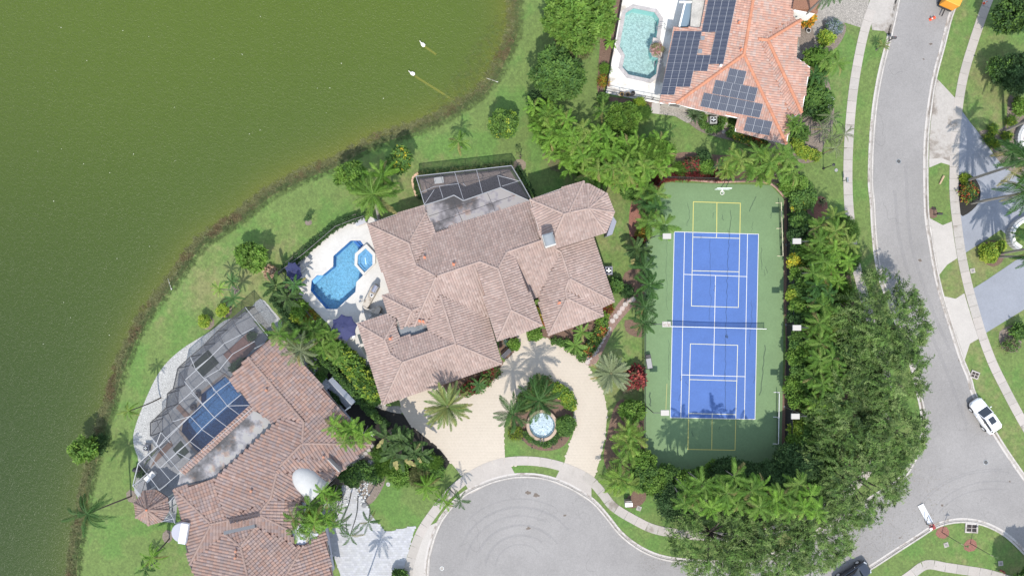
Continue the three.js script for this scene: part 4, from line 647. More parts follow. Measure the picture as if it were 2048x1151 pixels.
{
  const g = thing('pool_enclosure', 'pale framed screen enclosure over the pool of the lower left house', 'enclosure', P(420, 800));
  const h = 3.0, Q = (x, y, k = h) => P(x, y, k);
  const O = [[490, 614], [463, 637], [434, 662], [407, 690], [380, 713], [355, 736], [346, 777], [334, 787], [332, 815], [311, 835], [300, 845], [300, 872], [315, 891], [276, 926], [265, 971], [281, 992]];
  const inner = [[536, 672], [500, 712], [459, 753], [507, 813], [387, 917], [318, 981]];
  screenPoly('screen_roof', [...O.slice(0, 14), [318, 981], ...[...inner].reverse().slice(1)].map(([x, y]) => Q(x, y)), mesh2, g);
  for (let i = 0; i + 1 < O.length; i++) { const a = Q(...O[i]), b = Q(...O[i + 1]); screenWall(a, b, h, mesh2, g); wbar('beam', a, b, 0.085, i > 10 ? beamW : M.bronze, g); wbar('post', V(a.x, 0, a.z), a, 0.1, i > 11 ? M.white : M.bronze, g); if (i % 2 === 0) wbar('brace', V(a.x, 0, a.z), b, 0.045, M.bronze, g); }
  screenWall(Q(490, 614), Q(536, 672), h, mesh2, g);
  const B = [[[490, 614], [535, 671], 1], [[463, 637], [477, 662], 0], [[477, 662], [508, 697], 0], [[508, 697], [537, 682], 1], [[434, 662], [447, 687], 0], [[447, 687], [464, 708], 0], [[407, 690], [418, 717], 0], [[418, 717], [437, 740], 0], [[437, 740], [458, 754], 0], [[380, 713], [390, 737], 1], [[390, 737], [412, 762], 1], [[355, 736], [368, 762], 0], [[346, 777], [357, 806], 0], [[332, 815], [344, 843], 0], [[311, 835], [321, 864], 0],
    [[464, 708], [509, 682], 1], [[447, 687], [508, 655], 1], [[437, 740], [464, 708], 1], [[418, 716], [447, 687], 1], [[370, 759], [418, 716], 1], [[390, 738], [418, 716], 1], [[408, 756], [437, 739], 1], [[368, 762], [405, 808], 1], [[405, 807], [430, 786], 1], [[357, 806], [381, 785], 1], [[381, 783], [412, 757], 1], [[412, 758], [454, 811], 1], [[405, 808], [428, 835], 1], [[430, 785], [462, 761], 1], [[454, 811], [482, 788], 1], [[381, 784], [428, 834], 1], [[379, 832], [430, 786], 1], [[357, 806], [379, 831], 0], [[379, 831], [403, 857], 1], [[344, 843], [379, 881], 0], [[344, 843], [379, 832], 1], [[330, 876], [379, 831], 1], [[428, 834], [454, 811], 1], [[403, 857], [428, 834], 1], [[379, 882], [403, 857], 1], [[318, 892], [379, 832], 1], [[454, 811], [506, 810], 1], [[454, 811], [481, 831], 1], [[428, 834], [456, 855], 1], [[403, 858], [430, 877], 1], [[379, 882], [404, 901], 1], [[352, 904], [379, 882], 1], [[353, 904], [382, 920], 1], [[321, 864], [340, 885], 1], [[311, 890], [321, 864], 1], [[317, 892], [331, 874], 1], [[340, 917], [379, 882], 1], [[296, 908], [340, 960], 1], [[315, 891], [360, 944], 1], [[320, 935], [352, 905], 1], [[276, 926], [318, 979], 1], [[276, 926], [315, 892], 1], [[265, 971], [295, 945], 1], [[265, 971], [281, 990], 1], [[295, 948], [318, 980], 1], [[318, 980], [360, 944], 1], [[507, 813], [387, 917], 1], [[360, 943], [387, 917], 1], [[336, 1005], [350, 990], 1], [[337, 1022], [346, 1037], 1], [[346, 1037], [349, 1046], 1], [[349, 1046], [362, 1043], 1], [[321, 1043], [346, 1037], 1], [[425, 775], [428, 782], 1]];
  for (const [a, b, w] of B) wbar('beam', Q(...a), Q(...b), 0.055, w ? beamW : M.bronze, g);
  struct('patio_floor', flatGeo(Pa([[490, 622], [536, 676], [506, 715], [474, 750], [540, 822], [404, 940], [360, 960], [350, 1045], [300, 1040], [270, 985], [290, 930], [318, 893], [304, 870], [304, 848], [336, 815], [350, 778], [360, 738], [440, 662]]), 0.025, [Pa(pool2)]), std([0.42, 0.425, 0.445], { map: T.mott, size: 6 }));
}

// ================================================================ POOLS AND TERRACES
function poolBasin(pts, o) {
  const g = thing('swimming_pool', o.label, 'pool', P(o.at[0], o.at[1])), W = Pa(pts);
  // stepped floor and walls
  const pos = []; W.forEach((a, i) => { const b = W[(i + 1) % W.length]; pos.push(a.x, 0.02, a.z, b.x, 0.02, b.z, b.x, -o.depth, b.z, a.x, 0.02, a.z, b.x, -o.depth, b.z, a.x, -o.depth, a.z); });
  const wg = new THREE.BufferGeometry(); wg.setAttribute('position', new THREE.Float32BufferAttribute(pos, 3)); wg.computeVertexNormals();
  wpart('basin_wall', boxUV(wg), o.wall, g); wpart('basin_floor', flatGeo(W, -o.depth), o.floor, g);
  wpart('pool_water', flatGeo(W, -0.1), o.water, g);
  const out = insetPoly(W, -(o.cope ?? 0.3)); wpart('coping', prismGeo(out, -0.05, 0.05, [W]), o.coping ?? M.deck, g);
  return g;
}
const waterMat = (c, b = 0.02) => phys(c, { transmission: 1, thickness: 0, roughness: 0.04, ior: 1.33, bumpMap: retile(T.ripple, 2.2), bumpScale: b });
const finish = (c, s) => std(c, { map: T.pebble, size: s, roughness: 0.8 });
struct('pool_terrace', flatGeo(Pa([[735, 430], [711, 441], [675, 456], [613, 510], [573, 545], [602, 593], [659, 651], [684, 693], [722.5, 729], [740, 767], [751, 803], [770, 812], [790, 760], [740, 650], [790, 620], [800, 580], [765, 470], [755, 440]]), 0.024, [Pa(pool1)]), M.deck);
{
  const g = poolBasin(pool1, { label: 'deep blue free form pool with attached hexagonal spa on pale terrace', at: [672, 555], depth: 1.5, wall: std([0.03, 0.15, 0.38], { roughness: 0.5 }), floor: finish([0.26, 0.46, 0.58], 3.4), water: waterMat([0.80, 0.93, 0.98]), cope: 0.35 });
  const hex = Pa([[734, 487.5], [752, 507], [752, 526], [729, 550], [710, 530], [711, 507]]), inn = Pa([[732.4, 496], [746.5, 510], [746.5, 530], [730, 545.5], [715.4, 529], [716.6, 510]]);
  const s = wpart('spa', prismGeo(hex, 0, 0.45, [inn], 0.03), M.deck, g);
  const sw = part('spa_water', flatGeo(inn, 0.36), waterMat([0.8, 0.92, 1], 0.005), s); const sf = part('spa_floor', flatGeo(inn, 0.03), finish([0.27, 0.45, 0.58], 3), s);
  part('spa_seat', prismGeo(inn, 0.03, 0.22, [insetPoly(inn, 0.32)]), finish([0.24, 0.42, 0.56], 3), s);
  const st = part('spa_drain', rbox(0.1, 0.02, 0.9, 0.008), M.white, s); st.position.copy(P(731, 522, 0)).setY(0.05); st.rotation.y = 0.15;
  for (const [a, b] of [[[707, 481], [724, 499]], [[712, 481], [727, 494]], [[716, 481], [728, 490]]]) wbar('step', P(...a).setY(-0.5), P(...b).setY(-0.5), 0.1, std([0.05, 0.14, 0.35]), g, 0.5);
  wpart('shallow_ledge', prismGeo(Pa([[623, 561], [634, 550], [645, 550], [640, 556], [626, 568]]), -1.4, -0.35), finish([0.35, 0.58, 0.78], 3), g);
}
{
  const g = poolBasin(pool3, { label: 'turquoise pool with cut corners on the white terrace at the top', at: [1280, 85], depth: 1.3, wall: std([0.30, 0.52, 0.51]), floor: finish([0.55, 0.60, 0.55], 4.2), water: waterMat([0.87, 0.96, 0.95], 0.03), cope: 0.5, coping: std([0.58, 0.54, 0.53], { map: T.mott, size: 2 }) });
  wpart('planter', prismGeo(Pa([[1305, 77], [1313, 78], [1321, 84], [1326, 100], [1324, 115], [1305, 112], [1301, 102]]), 0, 0.42, [], 0.02), std([0.62, 0.57, 0.54], { map: T.mott, size: 2 }), g);
  const lad = (x, y, a) => { const l = thing('pool_ladder', a ? 'curved metal pool ladder at the right side of the turquoise pool' : 'metal handrail at the lower right steps of the turquoise pool', 'ladder', P(x, y)); for (const s of [-0.27, 0.27]) part('rail', tubeGeo([V(0.55, 0, s), V(0.5, 0.7, s), V(0.1, 0.85, s), V(-0.35, 0.5, s), V(-0.45, -0.4, s)], 0.03), M.steel, l); for (const k of [-0.05, -0.3]) part('rung', new THREE.BoxGeometry(0.1, 0.03, 0.54), M.steel, l).position.set(-0.42, k, 0); };
  lad(1321, 56, true); lad(1316, 127, false);
  struct('white_pool_terrace', flatGeo(Pa([[1248, -40], [1243, 0], [1212, 178], [1211, 186], [1312, 206], [1330, 206], [1350, 60], [1372, 50], [1380, -40]]), 0.022, [Pa(pool3)]), M.deck3);
  struct('path', flatGeo(Pa([[1304, 206], [1321, 206], [1319, 228], [1302, 226]]), 0.02), M.concNew);
  struct('side_path', flatGeo(Pa([[1321, 208], [1362, 212], [1390, 240], [1375, 246], [1350, 232], [1319, 228]]), 0.019), M.oldPave);
}
poolBasin(pool2, { label: 'dark blue pool under the pale framed screen enclosure', at: [430, 825], depth: 1.5, wall: std([0.03, 0.10, 0.22]), floor: finish([0.16, 0.30, 0.50], 4), water: waterMat([0.75, 0.88, 1.0], 0.01), cope: 0.35, coping: std([0.40, 0.33, 0.29], { map: T.mott, size: 2 }) });
// things on the screened patio of house 2
for (const [label, pts, m] of [['dark green rectangular rug at the upper end of the screened patio', [[383, 730], [416, 699], [438, 725], [406, 753]], [0.045, 0.06, 0.045]], ['smaller dark green rug at the lower end of the screened patio', [[345, 898], [361, 880], [378, 903], [361, 917]], [0.05, 0.075, 0.045]], ['brown paved strip with planting along the upper right of the screened patio', [[446, 708], [495, 665], [512, 690], [470, 738]], [0.30, 0.17, 0.145]], ['brown paved strip by the lower left wall of the screened patio', [[316, 905], [340, 880], [346, 890], [300, 935]], [0.26, 0.16, 0.12]], ['brown raised band beside the steps of the screened pool', [[352, 815], [358, 808], [382, 830], [372, 838]], [0.34, 0.22, 0.18]]]) { const g = thing('patio_rug', label, 'rug', P(...pts[0])); wpart('rug_cloth', prismGeo(Pa(pts), 0.026, 0.06), std(m, { map: T.mott, size: 2 }), g); }
for (const [label, x, y, a] of [['dark round pot nearer the screened pool top corner', 397, 787, 0.35], ['dark round pot on the screened patio, lower of two by the pool', 388, 813, 0.38]]) { const g = thing('round_pot', label, 'pot', P(x, y)); part('bowl', new THREE.LatheGeometry([[0.12, 0], [a, 0.12], [a * 1.05, 0.4], [a * 0.8, 0.55], [a * 0.72, 0.5], [0.01, 0.42]].map(([u, v]) => new THREE.Vector2(u, v)), 18), std([0.06, 0.055, 0.07], { roughness: 0.4 }), g); part('plant_soil', new THREE.CylinderGeometry(a * 0.7, a * 0.7, 0.04, 14), M.darkSoil, g).position.y = 0.45; }
{
  const g = thing('patio_table', 'white table under the lower corner of the screened patio', 'table', P(305, 950)); part('table_top', rbox(1.5, 0.06, 0.75, 0.03), M.white, g).position.y = 0.74; for (const s of [-0.6, 0.6]) part('leg', rbox(0.1, 0.72, 0.5, 0.02), M.white, g).position.set(s, 0.36, 0); g.rotation.y = 0.75;
  const b = thing('gas_grill', 'black covered grill standing on gravel outside the lower screen corner', 'grill', P(279, 936)); part('cart', rbox(0.9, 0.8, 0.5, 0.05), M.black, b).position.y = 0.4; part('lid', new THREE.CapsuleGeometry(0.27, 0.45, 4, 10).rotateZ(Math.PI / 2), M.black, b).position.y = 0.85;
  const c = thing('air_conditioner', 'grey fan unit on white gravel left of the screened pool', 'air conditioner', P(297, 893)); acUnit(c, 0.75, std([0.24, 0.24, 0.26]));
}
function acUnit(g, s, m) {
  part('cabinet', rbox(s, 0.75, s, 0.06), m, g).position.y = 0.4; const f = part('fan_grille', new THREE.TorusGeometry(s * 0.36, 0.03, 6, 22).rotateX(Math.PI / 2), M.bronze, g); f.position.y = 0.79;
  part('fan_well', new THREE.CylinderGeometry(s * 0.36, s * 0.36, 0.02, 20), M.black, g).position.y = 0.781; for (let i = 0; i < 4; i++) { const b = part('fan_blade', new THREE.BoxGeometry(s * 0.3, 0.015, 0.12), M.steel, g); b.position.set(Math.cos(i * 1.57) * s * 0.17, 0.8, Math.sin(i * 1.57) * s * 0.17); b.rotation.set(0.3, -i * 1.57, 0); } part('hub', new THREE.CylinderGeometry(0.06, 0.06, 0.04, 10), M.steel, g).position.y = 0.805; part('pad', rbox(s + 0.2, 0.08, s + 0.2, 0.02), M.concOld, g).position.y = 0.03;
}
{
  acUnit(thing('air_conditioner', 'grey fan unit in the dark side yard beside the white flowering palm', 'air conditioner', P(626, 741)), 0.95, M.steel);
  acUnit(thing('air_conditioner', 'grey fan unit below the orange roof among clipped bushes', 'air conditioner', P(1424, 242)), 0.95, std([0.28, 0.28, 0.27]));
  acUnit(thing('air_conditioner', 'dark fan unit half hidden by the right eave of the large house', 'air conditioner', P(1216, 541)), 1.0, std([0.20, 0.20, 0.24]));
  const t = thing('storage_tank', 'white curved pool filter tank below the right eave of the large house', 'tank', P(1222, 577)); part('tank_body', new THREE.CapsuleGeometry(0.32, 0.5, 6, 14).rotateX(Math.PI / 2), M.white, t).position.y = 0.5; part('tank_base', rbox(0.5, 0.3, 0.8, 0.03), M.concOld, t).position.y = 0.15;
  const w = thing('yard_wall', 'grey L shaped service wall in the dark side yard', 'wall', P(690, 790)); const A = Pa([[651, 768], [662, 757], [708, 808], [697, 818]]); wbar('wall_run', P(660, 760).setY(0.8), P(706, 808).setY(0.8), 0.7, std([0.33, 0.34, 0.37]), w, 1.6); wbar('wall_run', P(650, 769).setY(0.78), P(660, 761).setY(0.78), 0.35, std([0.33, 0.34, 0.37]), w, 1.5); wbar('wall_cap', P(695, 817).setY(1.4), P(706, 809).setY(1.4), 0.12, M.white, w, 0.12);
  for (const [i, [x, y]] of [[0, [611, 716]], [1, [622, 724]], [2, [632, 716]], [3, [627, 706]]]) { const p = struct('stepping_stone', rbox(0.55, 0.05, 0.5, 0.02), M.concOld); p.position.copy(P(x, y)).setY(0.04); p.rotation.y = 0.7; }
}
// umbrellas
function umbrella(label, x, y, r, h, opts = {}) {
  const g = thing('patio_umbrella', label, 'umbrella', P(x, y, h)); g.position.y = 0; g.rotation.y = opts.turn ?? 0; const navy = std([0.03, 0.034, 0.095], { roughness: 0.85 });
  const tilt = new THREE.Group(); const n = 8;
  const at = (k, q, y0) => { const a = k / n * 2 * Math.PI; return V(Math.cos(a) * r * q, y0, Math.sin(a) * r * q); };
  const yOf = (q) => h - 0.62 * Math.pow(q, 1.25) * r / 2.2;
  for (let k = 0; k < n; k++) {
    const pos = [], S1 = 6, S2 = 5; const f = (u, v) => { const q = 0.24 + 0.76 * v, a = at(k, q, yOf(q)), b = at(k + 1, q, yOf(q)); const p = a.lerp(b, u); const sag = Math.sin(u * Math.PI) * v; p.y -= 0.06 * sag; if (v > 0.99) { const t = Math.sin(u * Math.PI) * 0.10; p.x *= 1 - t; p.z *= 1 - t; } return p; };
    for (let i = 0; i < S1; i++) for (let j = 0; j < S2; j++) { const q = [f(i / S1, j / S2), f((i + 1) / S1, j / S2), f((i + 1) / S1, (j + 1) / S2), f(i / S1, (j + 1) / S2)]; for (const m of [0, 1, 2, 0, 2, 3]) pos.push(q[m].x, q[m].y, q[m].z); }
    const gg = new THREE.BufferGeometry(); gg.setAttribute('position', new THREE.Float32BufferAttribute(pos, 3)); gg.computeVertexNormals(); part('canopy_panel', boxUV(gg), navy, g);
    bar('rib', at(k, 0.1, yOf(0.1) - 0.03), at(k, 1.0, yOf(1) - 0.03), 0.03, M.alum, g);
    bar('seam', at(k, 0.25, yOf(0.25) + 0.012), at(k, 0.99, yOf(0.99) + 0.01), 0.03, std([0.045, 0.05, 0.13]), g, 0.015);
  }
  part('vent_cap', (() => { const q = new THREE.ConeGeometry(r * 0.33, 0.26, 8, 1, true); q.rotateY(Math.PI / 8 + Math.PI / 2); return boxUV(q.translate(0, h + 0.06, 0)); })(), navy, g);
  part('pole', unitCyl, M.bronze, g).scale.set(0.07, h + 0.15, 0.07); g.children[g.children.length - 1].position.y = (h + 0.15) / 2; part('finial', new THREE.SphereGeometry(0.06, 10, 8), M.bronze, g).position.y = h + 0.22; part('base', new THREE.CylinderGeometry(0.38, 0.42, 0.1, 20), M.bronze, g).position.y = 0.05; return g;
}
umbrella('large navy patio umbrella with vent cap open near the pool bar', 686, 655, 1.72, 2.75, { turn: 0.2 });
{ const g = umbrella('half closed navy umbrella among the loungers by the hedge', 585, 543, 1.2, 2.4, { turn: 0.5 }); g.scale.set(0.85, 1, 1.15); }
// loungers
const sling = std([0.50, 0.47, 0.44], { map: T.fine, size: 0.6 });
function loungerMake() {
  const g = new THREE.Group(); part('seat_cushion', rbox(0.62, 0.09, 1.2, 0.03), sling, g).position.set(0, 0.36, 0.35); const b = part('back_cushion', rbox(0.62, 0.09, 0.75, 0.03), sling, g); b.position.set(0, 0.56, -0.55); b.rotation.x = 0.55;
  for (const s of [-0.33, 0.33]) part('side_rail', rbox(0.05, 0.06, 1.95, 0.015), M.alum, g).position.set(s, 0.3, 0.02); for (const [x, z] of [[-0.3, -0.8], [0.3, -0.8], [-0.3, 0.85], [0.3, 0.85]]) part('leg', rbox(0.05, 0.3, 0.05, 0.01), M.alum, g).position.set(x, 0.15, z); return g;
}
const lounger0 = loungerMake();
[[612.5, 527, -2.45, 'pale sun lounger nearest the planter at the hedge end of the pool terrace'], [600, 541, -2.4, 'pale sun lounger directly below the one beside the planter'], [600.5, 569, -1.55, 'pale sun lounger lying left to right beside the pool corner']].forEach(([x, y, a, label], i) => { const g = i ? lounger0.clone() : lounger0; g.name = numbered('sun_lounger'); scene.add(g); tag(g, label, 'sun lounger', 'sun loungers on the pool terrace'); g.position.copy(P(x, y)).setY(0.025); g.rotation.y = -a + Math.PI; });
{ // daybed with a grey cushion near the upper corner
  const g = thing('daybed', 'square grey cushioned daybed at the upper corner of the pool terrace', 'daybed', P(721, 441)); g.rotation.y = 0.38; part('cushion', rbox(1.35, 0.22, 1.1, 0.06), std([0.36, 0.36, 0.385]), g).position.y = 0.42; part('frame', rbox(1.5, 0.3, 1.25, 0.03), std([0.4, 0.37, 0.34]), g).position.y = 0.16; part('back_rest', rbox(0.14, 0.5, 1.2, 0.04), M.bronze, g).position.set(0.74, 0.5, 0);
  part('side_tray', rbox(0.7, 0.06, 0.5, 0.02), std([0.5, 0.47, 0.43]), g).position.set(-0.75, 0.33, 0.4);
  const w = thing('pot_planter', 'small round dark blue side table between the loungers and umbrella', 'table', P(601, 532)); part('drum', new THREE.CylinderGeometry(0.26, 0.22, 0.5, 18), std([0.03, 0.04, 0.09]), w).position.y = 0.25; part('rim', new THREE.TorusGeometry(0.25, 0.03, 6, 18).rotateX(Math.PI / 2), std([0.05, 0.06, 0.12]), w).position.y = 0.5;
}
// outdoor kitchen bar
{
  const g = thing('outdoor_kitchen', 'curved stone outdoor kitchen bar with grill between pool and house', 'kitchen counter', P(740, 605)); const st = std([0.50, 0.44, 0.37], { map: T.stain, size: 3 });
  const arm = Pa([[741, 575], [749, 567], [757, 575], [746, 595], [736, 613], [733, 616], [729, 615], [724, 610], [728, 602]], 0.95).map((p) => p.setY(0));
  wpart('counter_arm', prismGeo(arm, 0, 0.95, [], 0.02), st, g);
  const cur = []; for (const [x, y] of [[724, 611], [728, 617], [738, 622], [748, 626], [757, 628], [762, 617], [756, 612], [752, 613], [746, 616], [741, 618], [733, 616], [729, 613]]) cur.push(P(x, y, 1.05).setY(0)); wpart('curved_counter', prismGeo(cur, 0, 1.05, [], 0.02), st, g);
  const gr = part('grill', rbox(0.95, 0.3, 0.62, 0.06), M.steel, g); gr.position.copy(P(750, 577, 1.05)).setY(1.1).sub(g.position); gr.rotation.y = 1.05; const lid = part('grill_lid', new THREE.CylinderGeometry(0.3, 0.3, 0.9, 14, 1, false, 0, Math.PI).rotateZ(Math.PI / 2), std([0.30, 0.30, 0.35], { roughness: 0.3, metalness: 0.6 }), gr); lid.position.y = 0.12; part('grill_handle', new THREE.CylinderGeometry(0.02, 0.02, 0.7, 8).rotateZ(Math.PI / 2), M.alum, gr).position.set(0, 0.35, 0.25);
  const sk = part('sink', rbox(0.42, 0.04, 0.36, 0.02), M.alum, g); sk.position.copy(P(743, 590, 0.96)).setY(0.97).sub(g.position); sk.rotation.y = 1.05; const sb = part('sink_bowl', rbox(0.28, 0.03, 0.24, 0.01), M.bronze, sk); sb.position.y = 0.015;
  const stools = [['bar stool in shade left of the bar arm', 722, 601], ['second bar stool beside the left end of the bar curve', 728, 622], ['bar stool in shade under the curved bar front', 742, 630], ['black bar stool at the right end of the curved bar', 763, 628]];
  stools.forEach(([label, x, y]) => { const s = thing('bar_stool', label, 'bar stool', P(x, y), 0.4, 'stools along the pool bar'); part('seat', new THREE.CylinderGeometry(0.2, 0.2, 0.07, 16), std([0.42, 0.40, 0.38]), s).position.y = 0.75; for (const [u, v] of [[-0.14, -0.14], [0.14, -0.14], [-0.14, 0.14], [0.14, 0.14]]) bar('leg', V(u * 1.2, 0, v * 1.2), V(u, 0.72, v), 0.035, M.bronze, s); part('back_rest', rbox(0.36, 0.3, 0.05, 0.02), std([0.42, 0.40, 0.38]), s).position.set(0, 1.0, 0.18); });
  const ch = thing('patio_chair', 'dark wicker chair in the shade below the large navy umbrella', 'chair', P(684, 686), 0.5); part('seat', rbox(0.6, 0.12, 0.6, 0.04), M.bronze, ch).position.y = 0.42; part('back_rest', rbox(0.6, 0.5, 0.1, 0.04), M.bronze, ch).position.set(0, 0.68, 0.28); for (const [u, v] of [[-0.25, -0.25], [0.25, -0.25], [-0.25, 0.25], [0.25, 0.25]]) part('leg', rbox(0.05, 0.4, 0.05, 0.01), M.bronze, ch).position.set(u, 0.2, v);
  const ch2 = thing('patio_chair', 'light slatted chair at the right edge of the large navy umbrella', 'chair', P(707, 671), -1.2); part('seat', rbox(0.5, 0.06, 0.5, 0.02), M.alum, ch2).position.y = 0.44; for (let i = 0; i < 4; i++) part('back_slat', rbox(0.5, 0.06, 0.03, 0.01), M.alum, ch2).position.set(0, 0.55 + i * 0.1, 0.25); for (const [u, v] of [[-0.22, -0.22], [0.22, -0.22], [-0.22, 0.22], [0.22, 0.22]]) part('leg', rbox(0.04, 0.44, 0.04, 0.01), M.alum, ch2).position.set(u, 0.22, v);
}
// low walls and fences
function picketFence(label, pts, h, gap, mat, cat = 'fence') {
  const W = Pa(pts), g = thing('metal_fence', label, cat, W[0].clone()); const bars = [];
  for (let i = 0; i + 1 < W.length; i++) { const a = W[i], b = W[i + 1], L = a.distanceTo(b), d = b.clone().sub(a).normalize(); wbar('rail', a.clone().setY(h), b.clone().setY(h), 0.05, mat, g); wbar('rail', a.clone().setY(0.15), b.clone().setY(0.15), 0.05, mat, g); wbar('post', a.clone(), a.clone().setY(h + 0.08), 0.08, mat, g); for (let t = gap; t < L; t += gap) { const p = a.clone().addScaledVector(d, t); if (Math.round(t / gap) % 14 === 0) { wbar('post', p.clone(), p.clone().setY(h + 0.05), 0.07, mat, g); continue; } const c = new THREE.BoxGeometry(0.022, h - 0.15, 0.022); c.translate(p.x, h / 2 + 0.08, p.z); bars.push(c); } }
  wbar('post', W[W.length - 1].clone(), W[W.length - 1].clone().setY(h + 0.08), 0.08, mat, g); if (bars.length) { const k = wpart('pickets', merged(bars), mat, g); k.userData.kind = 'stuff'; } return g;
}
picketFence('black picket fence along the left side of the white pool terrace', [[1247, -20], [1243, 0], [1229, 80], [1211, 182]], 1.25, 0.13, M.black);
picketFence('dark picket fence across the lower end of the white pool terrace', [[1211, 182], [1260, 192], [1304, 200], [1321, 204]], 1.25, 0.13, M.bronze);
picketFence('grey picket fence behind the hedge of the pool terrace', [[730, 434], [711, 440], [675, 454], [613, 507], [562, 545]], 1.2, 0.14, std([0.16, 0.15, 0.15]));
picketFence('thin dark fence along the hedge between the two lower houses', [[562, 545], [600, 600], [650, 660], [700, 715]], 1.2, 0.14, std([0.10, 0.10, 0.10]));
{
  const g = structGroup('garden_kerb'); const l = curve(Pa([[729, 424], [705, 432], [668, 449], [636, 475], [606, 500], [566, 530]]), 0.45); for (let i = 0; i + 1 < l.length; i++) { const s = [l[i].clone(), l[i + 1].clone().lerp(l[i], 0.06)]; part('edging_stone', ribbon(offsetLine(s, 0.13), offsetLine(s, -0.13), 0, 0.1 + 0.02 * R0()), std([0.46 + 0.1 * R0(), 0.38, 0.28]), g); }
  const g2 = structGroup('garden_kerb'); const l2 = curve(Pa([[840, 344], [826, 354], [825, 365], [833, 393]]), 0.45); for (let i = 0; i + 1 < l2.length; i++) { const s = [l2[i].clone(), l2[i + 1].clone().lerp(l2[i], 0.06)]; part('edging_stone', ribbon(offsetLine(s, 0.14), offsetLine(s, -0.14), 0, 0.1 + 0.02 * R0()), std([0.42 + 0.1 * R0(), 0.32, 0.22]), g2); }
}
// fountain on the drive island
{
  const c = P(1084, 849), g = thing('fountain', 'round fountain with bubbling pale water and peach stone rim on the drive island', 'fountain', c), rim1 = std([0.58, 0.44, 0.33], { map: T.mott, size: 2 });
  part('rim', new THREE.LatheGeometry([[1.62, 0], [1.62, 0.5], [1.66, 0.56], [1.98, 0.56], [2.02, 0.5], [2.0, 0], [1.62, 0]].map(([a, b]) => new THREE.Vector2(a, b)), 40), rim1, g);
  part('basin', new THREE.CylinderGeometry(1.63, 1.63, 0.1, 40), std([0.10, 0.17, 0.21]), g).position.y = 0.1;
  const water = new THREE.CircleGeometry(1.62, 40); water.rotateX(-Math.PI / 2); part('fountain_water', boxUV(water), phys([0.55, 0.75, 0.85], { transmission: 0.8, thickness: 0, roughness: 0.08, bumpMap: retile(T.ripple, 0.8), bumpScale: 0.03 }), g).position.y = 0.42;
  const r = rng(61), foam = []; for (let i = 0; i < 1500; i++) { const a = r() * 6.283, q = Math.sqrt(r()) * 1.38; foam.push(M4(V(Math.cos(a) * q, 0.43 + 0.05 * r() + 0.12 * Math.max(0, 1 - q), Math.sin(a) * q - 0.18), new THREE.Quaternion().setFromEuler(new THREE.Euler(r(), r() * 6, r())), V(rr(r, 0.04, 0.12), rr(r, 0.02, 0.06), rr(r, 0.04, 0.12)))); }
  const fo = inst('foam', new THREE.IcosahedronGeometry(1, 0), std([0.42, 0.50, 0.54], { roughness: 0.3 }), foam, g); fo.userData.kind = 'stuff';
  for (const x of [-0.22, 0.18]) { const b = part('figure', (() => { const q = merged([new THREE.SphereGeometry(0.11, 10, 8).scale(1, 0.8, 1.5).translate(0, 0.1, 0), new THREE.SphereGeometry(0.06, 8, 6).translate(0, 0.22, 0.15), new THREE.ConeGeometry(0.03, 0.1, 6).rotateX(Math.PI / 2).translate(0, 0.21, 0.25)]); return q; })(), std([0.12, 0.11, 0.10]), g); b.position.set(x, 0.56, 1.82); }
  part('nozzle', new THREE.CylinderGeometry(0.05, 0.08, 0.5, 10), M.steel, g).position.set(0, 0.35, 1.3);
  for (let i = 0; i < 4; i++) { const a = [0.62, 1.15, 2.0, 2.5][i], p = V(1084, 0, 840); const l = thing('path_light', ['leftmost', 'second from left', 'second from right', 'rightmost'][3 - i] + ' small black spotlight in the mulch arc before the fountain', 'garden light', P(1084 + Math.cos(a) * 48, 848 + Math.sin(a) * 50), 0, 'garden lights round the fountain'); part('stake', unitCyl, M.black, l).scale.set(0.04, 0.3, 0.04); l.children[0].position.y = 0.15; part('hood', new THREE.CylinderGeometry(0.09, 0.05, 0.18, 10).rotateX(0.6), M.black, l).position.y = 0.34; }
}
